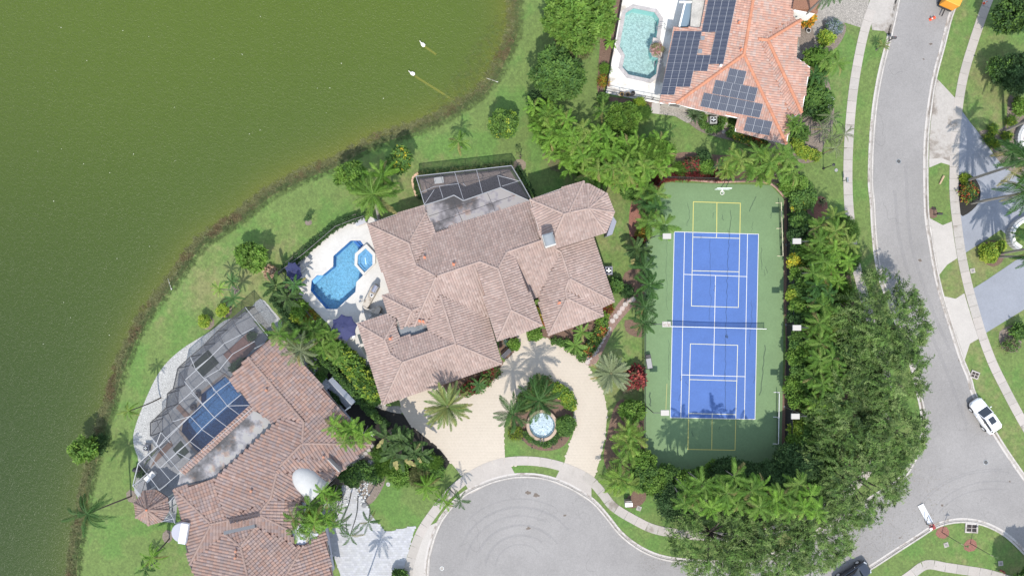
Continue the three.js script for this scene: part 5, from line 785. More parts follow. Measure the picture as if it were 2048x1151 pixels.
// ================================================================ SPORT COURT
{
  const green = std([0.150, 0.232, 0.108], { map: T.soft, size: 12, roughness: 0.85 }), blue = std([0.068, 0.14, 0.375], { map: T.soft, size: 9, roughness: 0.8 });
  const cp = [[1324, 364], [1541, 370], [1568, 398], [1567, 700], [1563, 938], [1300, 938], [1288, 900], [1289, 480], [1306, 384]];
  struct('court_surface', prismGeo(Pa(cp), -0.05, 0.03), green);
  struct('court_playing_area', flatGeo(Pa([[1348, 462.5], [1518, 467.5], [1511, 838.5], [1340, 835]]), 0.035), blue);
  const wl = std([0.53, 0.52, 0.49], { roughness: 0.7 }), yl = std([0.52, 0.45, 0.12], { roughness: 0.7 }), ol = std([0.36, 0.32, 0.12], { roughness: 0.8 });
  const line = (y, w) => (a, b) => { const A = P(...a), B = P(...b), d = B.clone().sub(A).normalize(), e = V(-d.z, 0, d.x).multiplyScalar(w / 2); A.addScaledVector(d, -w / 2); B.addScaledVector(d, w / 2); return flatGeo([A.clone().add(e), B.clone().add(e), B.clone().sub(e), A.clone().sub(e)], y); };
  const LW = 0.08, wht = [], wht2 = [], yel = [], yel2 = [];
  const L1 = line(0.039, LW), L2 = line(0.042, LW), L3 = line(0.045, LW), L4 = line(0.048, LW);
  const a = [1348.7, 463.2], b = [1517.3, 468], c = [1510.3, 838], d = [1340.7, 834.5];
  // tennis lines
  wht.push(L1(a, d), L1(b, c), L1([1369.5, 464], [1361.7, 835]), L1([1495.3, 467.4], [1489, 837.5])); wht2.push(L2(a, b), L2(d, c), L2([1368.3, 548.3], [1494.2, 552.8]), L2([1363.5, 749], [1490.6, 752.5]));
  const mid = line(0.0395, LW); wht.push(mid([1431.3, 551], [1427, 751]));
  // two small courts: white over blue, yellow over green
  const inw = []; inw.push(L1([1386, 464.5], [1383, 611]), L1([1479.8, 467], [1477, 614]), L1([1433.6, 466], [1433, 475])); inw.push(L3([1386, 474], [1479.7, 476.4]), L3([1384.5, 541], [1478.4, 543.2]), L3([1383, 611.3], [1477, 614.4]));
  yel.push(L1([1387, 403.5], [1386, 462]), L1([1481, 406.2], [1480, 465.5]), L1([1434, 405], [1433.6, 464])); yel2.push(L2([1387, 403.3], [1481, 406.2]));
  inw.push(L1([1381, 687], [1377.2, 835]), L1([1475.6, 690], [1471.8, 836.5]), L1([1424.6, 826], [1424.4, 836])); inw.push(L3([1381, 687], [1475.6, 690]), L3([1379.4, 758.4], [1474, 761]), L3([1377.6, 826], [1472.3, 828.4]));
  yel.push(L1([1377.2, 838], [1376, 897.5]), L1([1471.7, 840], [1470.2, 899]), L1([1424.4, 839], [1423.6, 898])); yel2.push(L2([1376, 897.8], [1470.2, 899.6]));
  struct('court_line', merged([...wht]), wl); struct('court_line', merged(wht2), wl); struct('court_line', merged(inw), std([0.53, 0.50, 0.36], { roughness: 0.7 })); struct('court_line', merged(yel), yl); struct('court_line', merged(yel2), yl);
  struct('court_line', line(0.033, 0.06)([1334, 767], [1332, 818]), ol);
  // cracks and scuffs
  const r = rng(19), film = std([0.03, 0.045, 0.05], { transparent: true, opacity: 0.42, roughness: 0.9 }), cr = [];
  const crack = (pts, w) => { const l = curve(Pa(pts), 0.5); l.forEach((p) => { p.x += rr(r, -0.1, 0.1); p.z += rr(r, -0.06, 0.06); }); cr.push(flatGeo([...offsetLine(l, w), ...offsetLine(l, -w * rr(r, 0.2, 1)).reverse()], 0.052)); };
  crack([[1462, 420], [1460, 460], [1456, 520], [1454, 590], [1452, 660], [1451, 740], [1450, 820]], 0.035); crack([[1374, 405], [1379, 432], [1373, 452]], 0.03); crack([[1512, 392], [1506, 408], [1500, 422]], 0.05); crack([[1506, 444], [1504, 462]], 0.03); crack([[1419, 480], [1420, 520], [1421, 600], [1418, 640]], 0.025); crack([[1504, 600], [1503, 640], [1500, 690]], 0.03); crack([[1338, 680], [1337, 760]], 0.025); crack([[1524, 495], [1523, 540]], 0.03); crack([[1334, 470], [1333, 560], [1335, 620]], 0.02); crack([[1300, 785], [1301, 812]], 0.12); crack([[1530, 690], [1526, 745], [1520, 790]], 0.06); crack([[1452, 668], [1456, 672]], 0.25);
  for (let i = 0; i < 16; i++) { const x = rr(r, 1300, 1550), y = rr(r, 400, 880); crack([[x, y], [x + rr(r, -4, 4), y + rr(r, 5, 16)]], 0.035); }
  const cm = struct('court_cracks', merged(cr), film);
  // edge kerb in brown pavers along the top
  const k = structGroup('court_kerb'); const kl = curve(Pa([[1306, 381], [1325, 360], [1430, 363.5], [1541, 367], [1572, 397]]), 0.6); for (let i = 0; i + 1 < kl.length; i++) { const s = [kl[i].clone(), kl[i + 1].clone().lerp(kl[i], 0.05)]; part('kerb_stone', ribbon(offsetLine(s, 0.14), offsetLine(s, -0.14), 0, 0.08), std([0.34 + 0.08 * R0(), 0.23, 0.19]), k); }
  // tennis net
  const net = thing('tennis_net', 'dark tennis net with white top tape across the blue court', 'net', P(1430, 655)); const A = P(1335.5, 651.5), B = P(1528, 656.5);
  for (const p of [A, B]) { wbar('post', p.clone(), p.clone().setY(1.12), 0.09, M.bronze, net, 0.09, unitCyl); }
  const tape = []; for (let i = 0; i < 12; i++) { const y = (t) => 1.07 - 0.15 * (1 - Math.pow(2 * t - 1, 2)); const p = A.clone().lerp(B, i / 12).setY(y(i / 12)), q = A.clone().lerp(B, (i + 1) / 12).setY(y((i + 1) / 12)); wbar('top_tape', p, q, 0.07, M.white, net, 0.06); const q4 = new THREE.BufferGeometry(); q4.setAttribute('position', new THREE.Float32BufferAttribute([p.x, 0.06, p.z, q.x, 0.06, q.z, q.x, q.y, q.z, p.x, 0.06, p.z, q.x, q.y, q.z, p.x, p.y, p.z], 3)); q4.computeVertexNormals(); tape.push(q4); }
  wpart('netting', merged(tape.map((g) => boxUV(g))), std([0.02, 0.022, 0.025], { transparent: true, opacity: 0.5 }), net); bar('centre_strap', P(1432, 654).sub(net.position), P(1432, 654).setY(0.9).sub(net.position), 0.05, M.white, net);
  // floodlights
  const lampNames = ['white floodlight over the left edge of the court, near its upper corner', 'speckled white floodlight at the left end of the tennis net', 'white floodlight over the left edge of the court, near its lower corner', 'white floodlight among the palms right of the court, topmost of three', 'white floodlight among the palms right of the court, middle of three', 'white floodlight among the palms right of the court, lowest of three'];
  [[1334, 472, 1], [1333, 648, 1], [1330, 825, 1], [1594, 482, -1], [1594, 655, -1], [1591, 832, -1]].forEach(([x, y, s], i) => {
    const hh = 6.4, top = P(x, y, hh), g = thing('court_floodlight', lampNames[i], 'floodlight', V(top.x - s * 1.35, 0, top.z), 0, 'floodlights round the court');
    part('pole', new THREE.CylinderGeometry(0.05, 0.08, hh, 10), M.bronze, g).position.y = hh / 2; bar('arm', V(0, hh - 0.05, 0), V(s * 0.9, hh, 0), 0.07, M.bronze, g); const hd = part('lamp_head', rbox(1.0, 0.2, 0.66, 0.03), std([0.38, 0.355, 0.325], { roughness: 0.6 }), g); hd.position.set(s * 1.35, hh, 0); part('lens', new THREE.BoxGeometry(0.8, 0.02, 0.5), M.glass, hd).position.y = -0.105; part('base_plate', new THREE.CylinderGeometry(0.16, 0.16, 0.06, 12), M.steel, g).position.y = 0.03;
    const rs = rng(70 + i); const sp = []; if (i === 1) for (let k = 0; k < 34; k++) sp.push(new THREE.BoxGeometry(rr(rs, 0.03, 0.08), 0.008, rr(rs, 0.03, 0.07)).rotateY(rs() * 3).translate(rr(rs, -0.42, 0.42), 0.103, rr(rs, -0.26, 0.26))); if (sp.length) part('rust_specks', merged(sp), std([0.22, 0.12, 0.07]), hd);
  });
  // two folded portable nets by the right fence
  [['yellowish folded portable net frame by the right court fence, upper', 1563, 404, 1566.5, 511, [0.60, 0.55, 0.38]], ['white folded portable net frame by the right court fence, lower', 1559, 786, 1557.5, 890, [0.66, 0.66, 0.66]]].forEach(([label, x0, y0, x1, y1, cc]) => { const A = P(x0, y0, 0.9), B = P(x1, y1, 0.9), g = thing('portable_net', label, 'net', V((A.x + B.x) / 2, 0, (A.z + B.z) / 2)), m = std(cc, { roughness: 0.5 }); A.y = B.y = 0.92; wbar('top_rail', A, B, 0.09, m, g, 0.09, unitCyl); for (const p of [A, B, A.clone().lerp(B, 0.48)]) { wbar('upright', p.clone().setY(0.03), p, 0.06, m, g); wbar('foot', V(p.x - 0.4, 0.06, p.z), V(p.x + 0.4, 0.06, p.z), 0.07, m, g); } const q = new THREE.BufferGeometry(); q.setAttribute('position', new THREE.Float32BufferAttribute([A.x, 0.12, A.z, B.x, 0.12, B.z, B.x, 0.9, B.z, A.x, 0.12, A.z, B.x, 0.9, B.z, A.x, 0.9, A.z], 3)); q.computeVertexNormals(); wpart('netting', boxUV(q), std([0.03, 0.03, 0.03], { transparent: true, opacity: 0.35 }), g); });
  // court basketball hoop
  const bh = thing('basketball_hoop', 'basketball hoop with clear backboard at the upper end of the court', 'basketball hoop', P(1444, 362)); const bp = (x, y, h) => P(x, y, h).sub(bh.position);
  bar('pole', V(0, 0, 0), V(0, 3.1, 0), 0.13, M.bronze, bh, 0.13); const bc = bp(1446.5, 377.5, 3.4); for (const s of [-0.2, 0.2]) bar('arm', V(s, 3.0, 0), V(bc.x + s * 1.5, 3.3, bc.z - 0.05), 0.06, M.bronze, bh);
  part('backboard', rbox(1.75, 1.05, 0.05, 0.02), phys([0.8, 0.85, 0.88], { transmission: 0.7, thickness: 0, roughness: 0.1 }), bh).position.set(bc.x, 3.5, bc.z); for (const y of [2.97, 4.03]) bar('backboard_edge', V(bc.x - 0.88, y, bc.z), V(bc.x + 0.88, y, bc.z), 0.07, M.white, bh); for (const s of [-0.88, 0.88]) bar('backboard_edge', V(bc.x + s, 2.97, bc.z), V(bc.x + s, 4.03, bc.z), 0.06, M.white, bh);
  part('rim', new THREE.TorusGeometry(0.24, 0.03, 8, 22).rotateX(Math.PI / 2), std([0.7, 0.62, 0.58]), bh).position.set(bc.x, 3.05, bc.z + 0.42); part('hoop_net', new THREE.CylinderGeometry(0.23, 0.14, 0.4, 16, 1, true), std([0.75, 0.75, 0.75], { transparent: true, opacity: 0.55 }), bh).position.set(bc.x, 2.84, bc.z + 0.42); bar('rim_bracket', V(bc.x, 3.05, bc.z), V(bc.x, 3.05, bc.z + 0.2), 0.1, M.white, bh);
  // courtside lounge chair
  const lc = thing('lounge_chair', 'black framed grey sling lounge chair against the left court fence', 'lounge chair', P(1297, 722), 0.17); part('sling_seat', rbox(0.62, 0.05, 1.3, 0.02), std([0.30, 0.29, 0.29]), lc).position.set(0, 0.36, 0.25); const bk = part('sling_back', rbox(0.56, 0.05, 0.5, 0.02), M.bronze, lc); bk.position.set(0, 0.5, -0.68); bk.rotation.x = 0.5; for (const s of [-0.33, 0.33]) bar('side_rail', V(s, 0.36, -0.9), V(s, 0.36, 0.95), 0.05, M.bronze, lc); for (const z of [-0.9, 0.9]) bar('cross_rail', V(-0.33, 0.36, z), V(0.33, 0.36, z), 0.05, M.bronze, lc); for (const [x, z] of [[-0.33, -0.7], [0.33, -0.7], [-0.33, 0.8], [0.33, 0.8]]) bar('leg', V(x, 0, z), V(x, 0.36, z), 0.05, M.bronze, lc);
  // chain fence with dark wind screen
  const fp = Pa([[1306, 378], [1324, 358.5], [1542, 365], [1574, 396], [1573, 700], [1569, 944], [1298, 944], [1284, 902], [1286, 478], [1306, 378]]), f = thing('court_fence', 'black mesh fence with round posts enclosing the sport court', 'fence', fp[0].clone()), fh = 2.3, fm = std([0.015, 0.017, 0.016], { transparent: true, opacity: 0.5 }), fd = std([0.015, 0.016, 0.016], { transparent: true, opacity: 0.93 });
  for (let i = 0; i + 1 < fp.length; i++) { const a = fp[i], b = fp[i + 1], L = a.distanceTo(b), n = Math.max(1, Math.round(L / 3)); wbar('top_rail', a.clone().setY(fh), b.clone().setY(fh), 0.05, M.black, f, 0.05, unitCyl); for (let k = 0; k < n; k++) { const p = a.clone().lerp(b, k / n); wbar('post', p.clone(), p.clone().setY(fh + 0.05), 0.07, M.black, f, 0.07, unitCyl); } const q = new THREE.BufferGeometry(); q.setAttribute('position', new THREE.Float32BufferAttribute([a.x, 0.05, a.z, b.x, 0.05, b.z, b.x, fh, b.z, a.x, 0.05, a.z, b.x, fh, b.z, a.x, fh, a.z], 3)); q.computeVertexNormals(); wpart('mesh_panel', boxUV(q), i >= 3 && i <= 5 ? fd : fm, f); }
}
// garden path stepping stones
{ const g = structGroup('stepping_stones'); const r = rng(12); for (const [x, y] of [[1266, 597.5], [1259, 601.5], [1250.7, 608], [1244.6, 616.5], [1239, 624.6], [1232, 632], [1225, 641], [1218.5, 649], [1218, 657.5], [1212, 666], [1207, 674], [1202.6, 682], [1197.5, 690.6], [1193, 699.5], [1188, 707], [1179.5, 714], [1175, 723]].filter((_, i) => i !== 7)) { const m = part('round_stone', new THREE.CylinderGeometry(0.33, 0.35, 0.06, 18), std([0.52 + 0.08 * r(), 0.47, 0.43], { map: T.stain, size: 1.1 }), g); m.position.copy(P(x, y)).setY(0.04); m.rotation.y = r() * 6; }
  for (const [x, y] of [[744, 891], [737, 899], [731, 906], [725, 912], [719, 917], [713, 922], [706, 928], [700, 934], [694, 941], [1434, 253], [1444, 255], [1448, 263], [1451, 247]]) { const m = part('round_stone', new THREE.CylinderGeometry(0.27, 0.29, 0.06, 16), std([0.42, 0.39, 0.36], { map: T.stain, size: 1.3 }), g); m.position.copy(P(x, y)).setY(0.045); } }

// ================================================================ STREET THINGS
function loftGeo(secs, seg = 20) {                                         // cross-sections along z: [z, half width, y low, y high, squareness]
  const pos = [], idx = [], ring = (s) => { const [z, w, a, b, e] = s, out = []; for (let k = 0; k < seg; k++) { const t = k / seg * 2 * Math.PI, c = Math.cos(t), d = Math.sin(t), f = (v) => Math.sign(v) * Math.pow(Math.abs(v), 2 / e); out.push([f(c) * w, (a + b) / 2 + f(d) * (b - a) / 2, z]); } return out; };
  secs.forEach((s) => ring(s).forEach((p) => pos.push(...p)));
  for (let i = 0; i + 1 < secs.length; i++) for (let k = 0; k < seg; k++) { const a = i * seg + k, b = i * seg + (k + 1) % seg; idx.push(a, a + seg, b, b, a + seg, b + seg); }
  for (const [i, fl] of [[0, 1], [secs.length - 1, 0]]) { const c = pos.length / 3; const s = secs[i]; pos.push(0, (s[2] + s[3]) / 2, s[0]); for (let k = 0; k < seg; k++) { const a = i * seg + k, b = i * seg + (k + 1) % seg; fl ? idx.push(c, a, b) : idx.push(c, b, a); } }
  const g = new THREE.BufferGeometry(); g.setAttribute('position', new THREE.Float32BufferAttribute(pos, 3)); g.setIndex(idx); g.computeVertexNormals(); g.setAttribute('uv', new THREE.Float32BufferAttribute(new Float32Array(pos.length / 3 * 2), 2)); return g;
}
function makeCar(label, px, py, dx, dy, paint, o = {}) {                     // z+ is the front
  const g = thing('parked_car', label, 'car', P(px, py)); g.rotation.y = Math.atan2(dx, dy);
  const p = phys(paint, { roughness: 0.28, clearcoat: 1, clearcoatRoughness: 0.05 }), gl = phys([0.012, 0.016, 0.022], { roughness: 0.05, clearcoat: 1 }), bl = M.black;
  part('body', loftGeo([[-2.36, 0.70, 0.45, 0.95, 4], [-2.3, 0.84, 0.34, 1.04, 4.5], [-1.9, 0.93, 0.28, 1.1, 5], [-1.0, 0.95, 0.26, 1.09, 5], [0.3, 0.95, 0.26, 1.07, 5], [0.9, 0.95, 0.26, 1.05, 5], [1.5, 0.93, 0.28, 1.0, 4.5], [2.0, 0.88, 0.32, 0.94, 4], [2.25, 0.76, 0.38, 0.84, 3.6], [2.36, 0.6, 0.44, 0.74, 3.2]], 28), p, g);
  part('windows', loftGeo([[-2.18, 0.66, 0.95, 1.06, 4], [-1.9, 0.76, 0.95, 1.38, 4], [-1.55, 0.77, 0.95, 1.56, 4.5], [-0.4, 0.785, 0.95, 1.62, 4.5], [0.2, 0.77, 0.95, 1.56, 4.5], [0.65, 0.78, 0.95, 1.30, 4.5], [1.12, 0.78, 0.95, 1.04, 4.5]], 28), gl, g);
  const roof = part('roof_panel', loftGeo([[-1.98, 0.6, 1.43, 1.47, 4], [-1.7, 0.66, 1.5, 1.60, 4], [-1.2, 0.69, 1.55, 1.67, 4], [-0.4, 0.69, 1.57, 1.69, 4], [0.1, 0.67, 1.54, 1.64, 4], [0.28, 0.63, 1.5, 1.56, 4]], 24), p, g);
  part('sunroof', rbox(0.78, 0.02, o.sun ?? 0.85, 0.01), gl, roof).position.set(0, 1.69, -0.5);
  part('hood', loftGeo([[1.08, 0.80, 0.98, 1.06, 4], [1.5, 0.78, 0.96, 1.03, 4], [2.0, 0.70, 0.88, 0.965, 4], [2.2, 0.6, 0.80, 0.88, 4]], 20), p, g);
  for (const s of [-1, 1]) {
    for (const z of [-1.45, 1.45]) { const w = part('wheel', new THREE.CylinderGeometry(0.36, 0.36, 0.24, 22).rotateZ(Math.PI / 2), bl, g); w.position.set(s * 0.86, 0.36, z); part('rim', new THREE.CylinderGeometry(0.23, 0.23, 0.25, 14).rotateZ(Math.PI / 2), M.alum, w); part('arch', new THREE.TorusGeometry(0.4, 0.05, 6, 16, Math.PI).rotateY(Math.PI / 2), bl, g).position.set(s * 0.92, 0.36, z); }
    const m = part('mirror', rbox(0.22, 0.13, 0.12, 0.04), p, g); m.position.set(s * 1.06, 1.08, 0.72); bar('pillar', V(s * 0.76, 1.06, 1.0), V(s * 0.69, 1.6, 0.2), 0.07, p, g); bar('pillar', V(s * 0.78, 1.0, -2.0), V(s * 0.68, 1.55, -1.6), 0.16, p, g); bar('pillar', V(s * 0.79, 1.02, -0.5), V(s * 0.70, 1.6, -0.55), 0.06, bl, g);
    const hl = part('headlight', rbox(0.42, 0.12, 0.26, 0.05), phys([0.45, 0.47, 0.5], { roughness: 0.1, clearcoat: 1 }), g); hl.position.set(s * 0.62, 0.80, 2.14); hl.rotation.y = s * 0.35; const tl = part('tail_light', rbox(0.3, 0.14, 0.1, 0.03), std([0.35, 0.02, 0.02], { roughness: 0.2 }), g); tl.position.set(s * 0.66, 0.92, -2.3);
    bar('roof_rail', V(s * 0.66, 1.69, -1.5), V(s * 0.66, 1.69, 0.0), 0.035, o.rail ?? p, g); part('door_handle', rbox(0.04, 0.04, 0.2, 0.01), p, g).position.set(s * 0.955, 0.93, -0.3);
  }
  part('grille', rbox(0.9, 0.26, 0.08, 0.03), bl, g).position.set(0, 0.62, 2.31); part('bumper', rbox(1.5, 0.16, 0.14, 0.05), bl, g).position.set(0, 0.38, 2.26); part('rear_window', rbox(1.15, 0.05, 0.3, 0.02), gl, g).position.set(0, 1.35, -2.08); g.children[g.children.length - 1].rotation.x = -0.8; part('plate', rbox(0.5, 0.12, 0.03, 0.01), M.white, g).position.set(0, 0.75, -2.36);
  return g;
}
makeCar('white car with dark sunroof parked along the right kerb', 1963, 829, -0.56, -0.83, [0.74, 0.74, 0.76]);
makeCar('dark car cut off by the bottom edge, parked by the kerb', 1701, 1147, 0.84, -0.54, [0.012, 0.016, 0.028], { sun: 1.4 });
{
  const g = thing('equipment_trailer', 'orange boxy work machine parked at the top edge of the street', 'work machine', P(1896, -2)); g.rotation.y = -0.42; const or = std([0.68, 0.29, 0.03], { roughness: 0.5 });
  part('hood', rbox(1.9, 1.5, 1.5, 0.08), or, g).position.set(0, 1.25, 0.75); const gr = part('grille', rbox(1.35, 0.03, 0.42, 0.01), std([0.10, 0.09, 0.07]), g); gr.position.set(0.1, 2.01, -0.42); part('deck', rbox(1.9, 1.5, 1.5, 0.08), or, g).position.set(0, 1.24, -0.85); part('chassis', rbox(1.7, 0.25, 3.4, 0.04), M.black, g).position.set(0, 0.45, -0.1); for (const s of [-0.9, 0.9]) for (const z of [-0.9, 0.8]) part('wheel', new THREE.CylinderGeometry(0.36, 0.36, 0.25, 18).rotateZ(Math.PI / 2), M.black, g).position.set(s, 0.36, z); for (let k = 0; k < 5; k++) part('vent_slat', rbox(1.3, 0.04, 0.03, 0.01), M.black, g).position.set(0.1, 2.03, -0.6 + k * 0.09); part('drawbar', rbox(0.12, 0.12, 1.2, 0.02), M.black, g).position.set(0, 0.5, 2.0);
}
function cone(label, x, y, fall) {
  const g = thing('traffic_cone', label, 'traffic cone', P(x, y), 0.3), c = std([0.72, 0.09, 0.03], { roughness: 0.6 }); part('base', rbox(0.36, 0.04, 0.36, 0.01), c, g).position.y = 0.02; part('body', new THREE.CylinderGeometry(0.03, 0.15, 0.7, 18), c, g).position.y = 0.38; part('stripe', new THREE.CylinderGeometry(0.076, 0.105, 0.13, 18), M.white, g).position.y = 0.47;
  if (fall) { g.rotation.set(0, 0.4, 1.42); g.position.y = 0.17; } return g;
}
cone('standing orange traffic cone in the street near the top', 1861.5, 38.5); cone('orange traffic cone with white stripe lying beside the standing one', 1868, 36, true); cone('orange traffic cone on the right sidewalk at the top edge', 1968, 7);
// manholes, drains, meter lids
const manhole = (label, x, y, r, m = std([0.16, 0.155, 0.155], { map: T.gravel, size: 0.5, roughness: 0.7 })) => { const g = thing('manhole_cover', label, 'manhole cover', P(x, y)); part('ring', new THREE.TorusGeometry(r, 0.04, 6, 26).rotateX(Math.PI / 2).scale(1, 0.5, 1), M.steel, g).position.y = 0.014; part('lid', new THREE.CylinderGeometry(r, r, 0.02, 26), m, g).position.y = 0.013; for (let i = -1; i <= 1; i++) part('lid_rib', rbox(r * 1.2, 0.012, 0.05, 0.004), m, g).position.set(0, 0.026, i * r * 0.4); return g; };
manhole('dark round manhole cover in the upper street', 1798, 322.5, 0.27); manhole('dark round manhole cover in the street below the white car', 1972.5, 924, 0.28); manhole('dark round manhole cover near the oaks at the bottom street', 1612, 1142.5, 0.27); manhole('pale round valve cover in the cul-de-sac asphalt', 883.5, 1136, 0.24, M.concOld);
manhole('round grey valve lid on the lawn by the lamp post', 1673, 340, 0.18, M.concOld); manhole('grey round lid on the lower left front lawn', 776, 968, 0.22, M.concOld);
const meter = (label, x, y, a, m = M.concOld) => { const g = thing('meter_box', label, 'utility box', P(x, y), a); part('collar', rbox(0.62, 0.06, 0.62, 0.06), m, g).position.y = 0.02; part('lid', rbox(0.3, 0.03, 0.3, 0.02), std([0.2, 0.19, 0.18]), g).position.y = 0.055; };
meter('pale meter lid on grass beside the middle right sidewalk', 1946, 541, 0.2, M.conc); meter('square concrete meter lid by the left mulch bed on the corner lawn', 1893, 1089, 0.3); meter('shaded round meter lid near the lower right sidewalk corner', 2002, 1126, 0.1, M.conc); meter('square grey meter plate on the lawn below the stone pillar', 1278, 1016, -0.35);
const drain = (label, x, y, a, w, d) => { const g = thing('storm_drain', label, 'storm drain', P(x, y), a); part('frame', prismGeo([V(-w / 2, 0, -d / 2), V(w / 2, 0, -d / 2), V(w / 2, 0, d / 2), V(-w / 2, 0, d / 2)], 0, 0.14, [[V(-w * 0.38, 0, -d * 0.36), V(w * 0.38, 0, -d * 0.36), V(w * 0.38, 0, d * 0.36), V(-w * 0.38, 0, d * 0.36)]]), M.kerb, g); part('well', rbox(w * 0.78, 0.02, d * 0.74, 0.005), M.black, g).position.y = 0.02; const rust = std([0.13, 0.10, 0.085]); for (let i = -4; i <= 4; i++) part('grate_bar', rbox(0.03, 0.05, d * 0.73, 0.008), rust, g).position.set(i * w * 0.085, 0.1, 0); part('cross_bar', rbox(w * 0.77, 0.06, 0.07, 0.01), M.kerb, g).position.set(0, 0.11, 0); part('cross_bar', rbox(0.09, 0.065, d * 0.73, 0.01), M.kerb, g).position.set(0, 0.112, 0); };
drain('large square storm drain grate at the corner kerb', 1943, 1055, -0.06, 1.65, 1.25); drain('storm drain grate behind the right kerb above the white car', 1949.5, 749, -0.35, 1.1, 0.95);
// mailboxes, lamp posts, signs, poles
const mailbox = (label, x, y, turn, m, base = true) => { const g = thing('mailbox', label, 'mailbox', P(x, y), turn); part('post', rbox(0.11, 1.1, 0.11, 0.01), m, g).position.y = 0.55; part('box', (() => { const s = new THREE.Shape(); s.moveTo(-0.13, 0); s.lineTo(0.13, 0); s.lineTo(0.13, 0.15); s.absarc(0, 0.15, 0.13, 0, Math.PI); s.lineTo(-0.13, 0); const q = new THREE.ExtrudeGeometry(s, { depth: 0.6, bevelEnabled: false }); return boxUV(q.translate(0, 1.1, -0.3)); })(), m, g); part('flag', rbox(0.02, 0.12, 0.06, 0.005), std([0.5, 0.04, 0.03]), g).position.set(0.15, 1.3, 0.1); };
mailbox('black mailbox on a post in the strip right of the street', 1868.5, 429, 1.5, M.black); mailbox('dark mailbox by the small palm at the left kerb', 1778, 82, 1.5, M.bronze); mailbox('black and white mailbox beside the left sidewalk', 1686, 362, 0.1, M.steel);
const lamp = (label, x, y, h, s = 1) => { const g = thing('lamp_post', label, 'street lamp', P(x, y)); part('post', new THREE.CylinderGeometry(0.04, 0.06, h, 10), M.black, g).position.y = h / 2; part('base', new THREE.CylinderGeometry(0.11, 0.14, 0.3, 10), M.black, g).position.y = 0.15; part('lantern', new THREE.CylinderGeometry(0.17, 0.1, 0.3, 6), std([0.25, 0.25, 0.24], { roughness: 0.2 }), g).position.y = h + 0.12; part('lantern_cap', new THREE.ConeGeometry(0.21, 0.16, 6), M.black, g).position.y = h + 0.34; };
lamp('thin black lamp post on the lawn beside the upper left sidewalk', 1647, 337, 2.6);
lamp('black lamp post in the mulch oval right of the cream driveway', 1223, 922, 2.8);
{
  const g = thing('monument_pillar', 'grey stone block mailbox pillar under the palm by the drive', 'pillar', P(1255, 1002), 0.05); part('pillar_block', rbox(0.85, 1.0, 0.7, 0.03), std([0.40, 0.36, 0.33], { map: T.stain, size: 2 }), g).position.y = 0.5; part('pillar_cap', rbox(0.95, 0.1, 0.5, 0.02), M.white, g).position.set(0, 1.05, 0.12);
  const w = thing('utility_cabinet', 'white louvred box at the left edge of the large banana clump', 'utility box', P(746, 864), -0.5); part('cabinet', rbox(0.5, 0.9, 0.4, 0.03), M.white, w).position.y = 0.5; part('cabinet_lid', rbox(0.54, 0.08, 0.44, 0.02), M.alum, w).position.y = 0.97;
  // street basketball hoop lying over the kerb, long white backboard
  const b = thing('street_basketball_hoop', 'white portable hoop with its board tipped over the corner kerb', 'basketball hoop', P(1869, 1056)); b.rotation.y = 0.55; const q = (x, y, h) => P(x, y, h).sub(P(1869, 1056)).applyAxisAngle(V(0, 1, 0), -0.55);
  const A = q(1841.5, 1009, 0.10), B = q(1861, 1045, 0.16); bar('backboard', A, B, 0.75, std([0.56, 0.56, 0.57]), b, 0.08); const mesh = b.children[0]; bar('pole', q(1870, 1055, 0), q(1868, 1048, 1.3), 0.12, std([0.25, 0.04, 0.04]), b); bar('arm', q(1853, 1047, 0.25), q(1868, 1053, 0.6), 0.09, M.black, b); bar('arm', q(1853, 1047, 0.25), q(1856, 1033, 0.9), 0.06, M.black, b); part('rim', new THREE.TorusGeometry(0.23, 0.025, 6, 18).rotateX(Math.PI / 2), std([0.4, 0.06, 0.05]), b).position.copy(q(1864, 1052, 0.75)); part('base_tank', rbox(0.6, 0.2, 0.45, 0.05), std([0.25, 0.05, 0.05]), b).position.copy(q(1867, 1055, 0.12)); part('weight_bag', rbox(0.35, 0.14, 0.3, 0.05), M.white, b).position.copy(q(1863, 1057, 0.2));
  const s = thing('sidewalk_debris', 'reddish brown board lying on the lower right sidewalk edge', 'board', P(2004, 1141), -0.35); part('plank', rbox(0.6, 0.06, 0.22, 0.02), std([0.16, 0.03, 0.03]), s).position.y = 0.07; part('plank', rbox(0.4, 0.05, 0.14, 0.02), std([0.14, 0.03, 0.03]), s).position.set(0.3, 0.12, 0.08);
  const l = thing('wooden_log', 'tan wooden log lying on the grass strip right of the street', 'log', P(1883, 360), 1.1); part('log_body', new THREE.CylinderGeometry(0.11, 0.14, 1.15, 10).rotateZ(Math.PI / 2), std([0.42, 0.30, 0.19]), l).position.y = 0.13; part('cut_end', new THREE.CylinderGeometry(0.105, 0.105, 0.02, 10).rotateZ(Math.PI / 2), std([0.5, 0.4, 0.28]), l).position.set(0.58, 0.13, 0);
  // curved white planter walls on the right
  for (const [label, pts] of [['white curved planter wall at the right edge, middle', [[2080, 425], [2048, 436], [2030, 446], [2019, 460], [2017, 476], [2022, 488], [2034, 497]]], ['white curved planter wall at the right edge, upper', [[2060, 243], [2048, 250], [2038, 262], [2033, 278], [2036, 292], [2044, 302]]]]) { const w = thing('planter_wall', label, 'wall', P(...pts[2])); const l = curve(Pa(pts), 0.35); for (let i = 0; i + 1 < l.length; i++) wpart('wall_section', ribbon(offsetLine(l.slice(i, i + 2), 0.3), offsetLine(l.slice(i, i + 2), -0.3), 0, 0.7), std([0.60, 0.60, 0.60], { map: T.mott, size: 3 }), w); wpart('wall_cap', ribbon(offsetLine(l, -0.34), offsetLine(l, -0.05), 0.7, 0.78), M.white, w); }
}
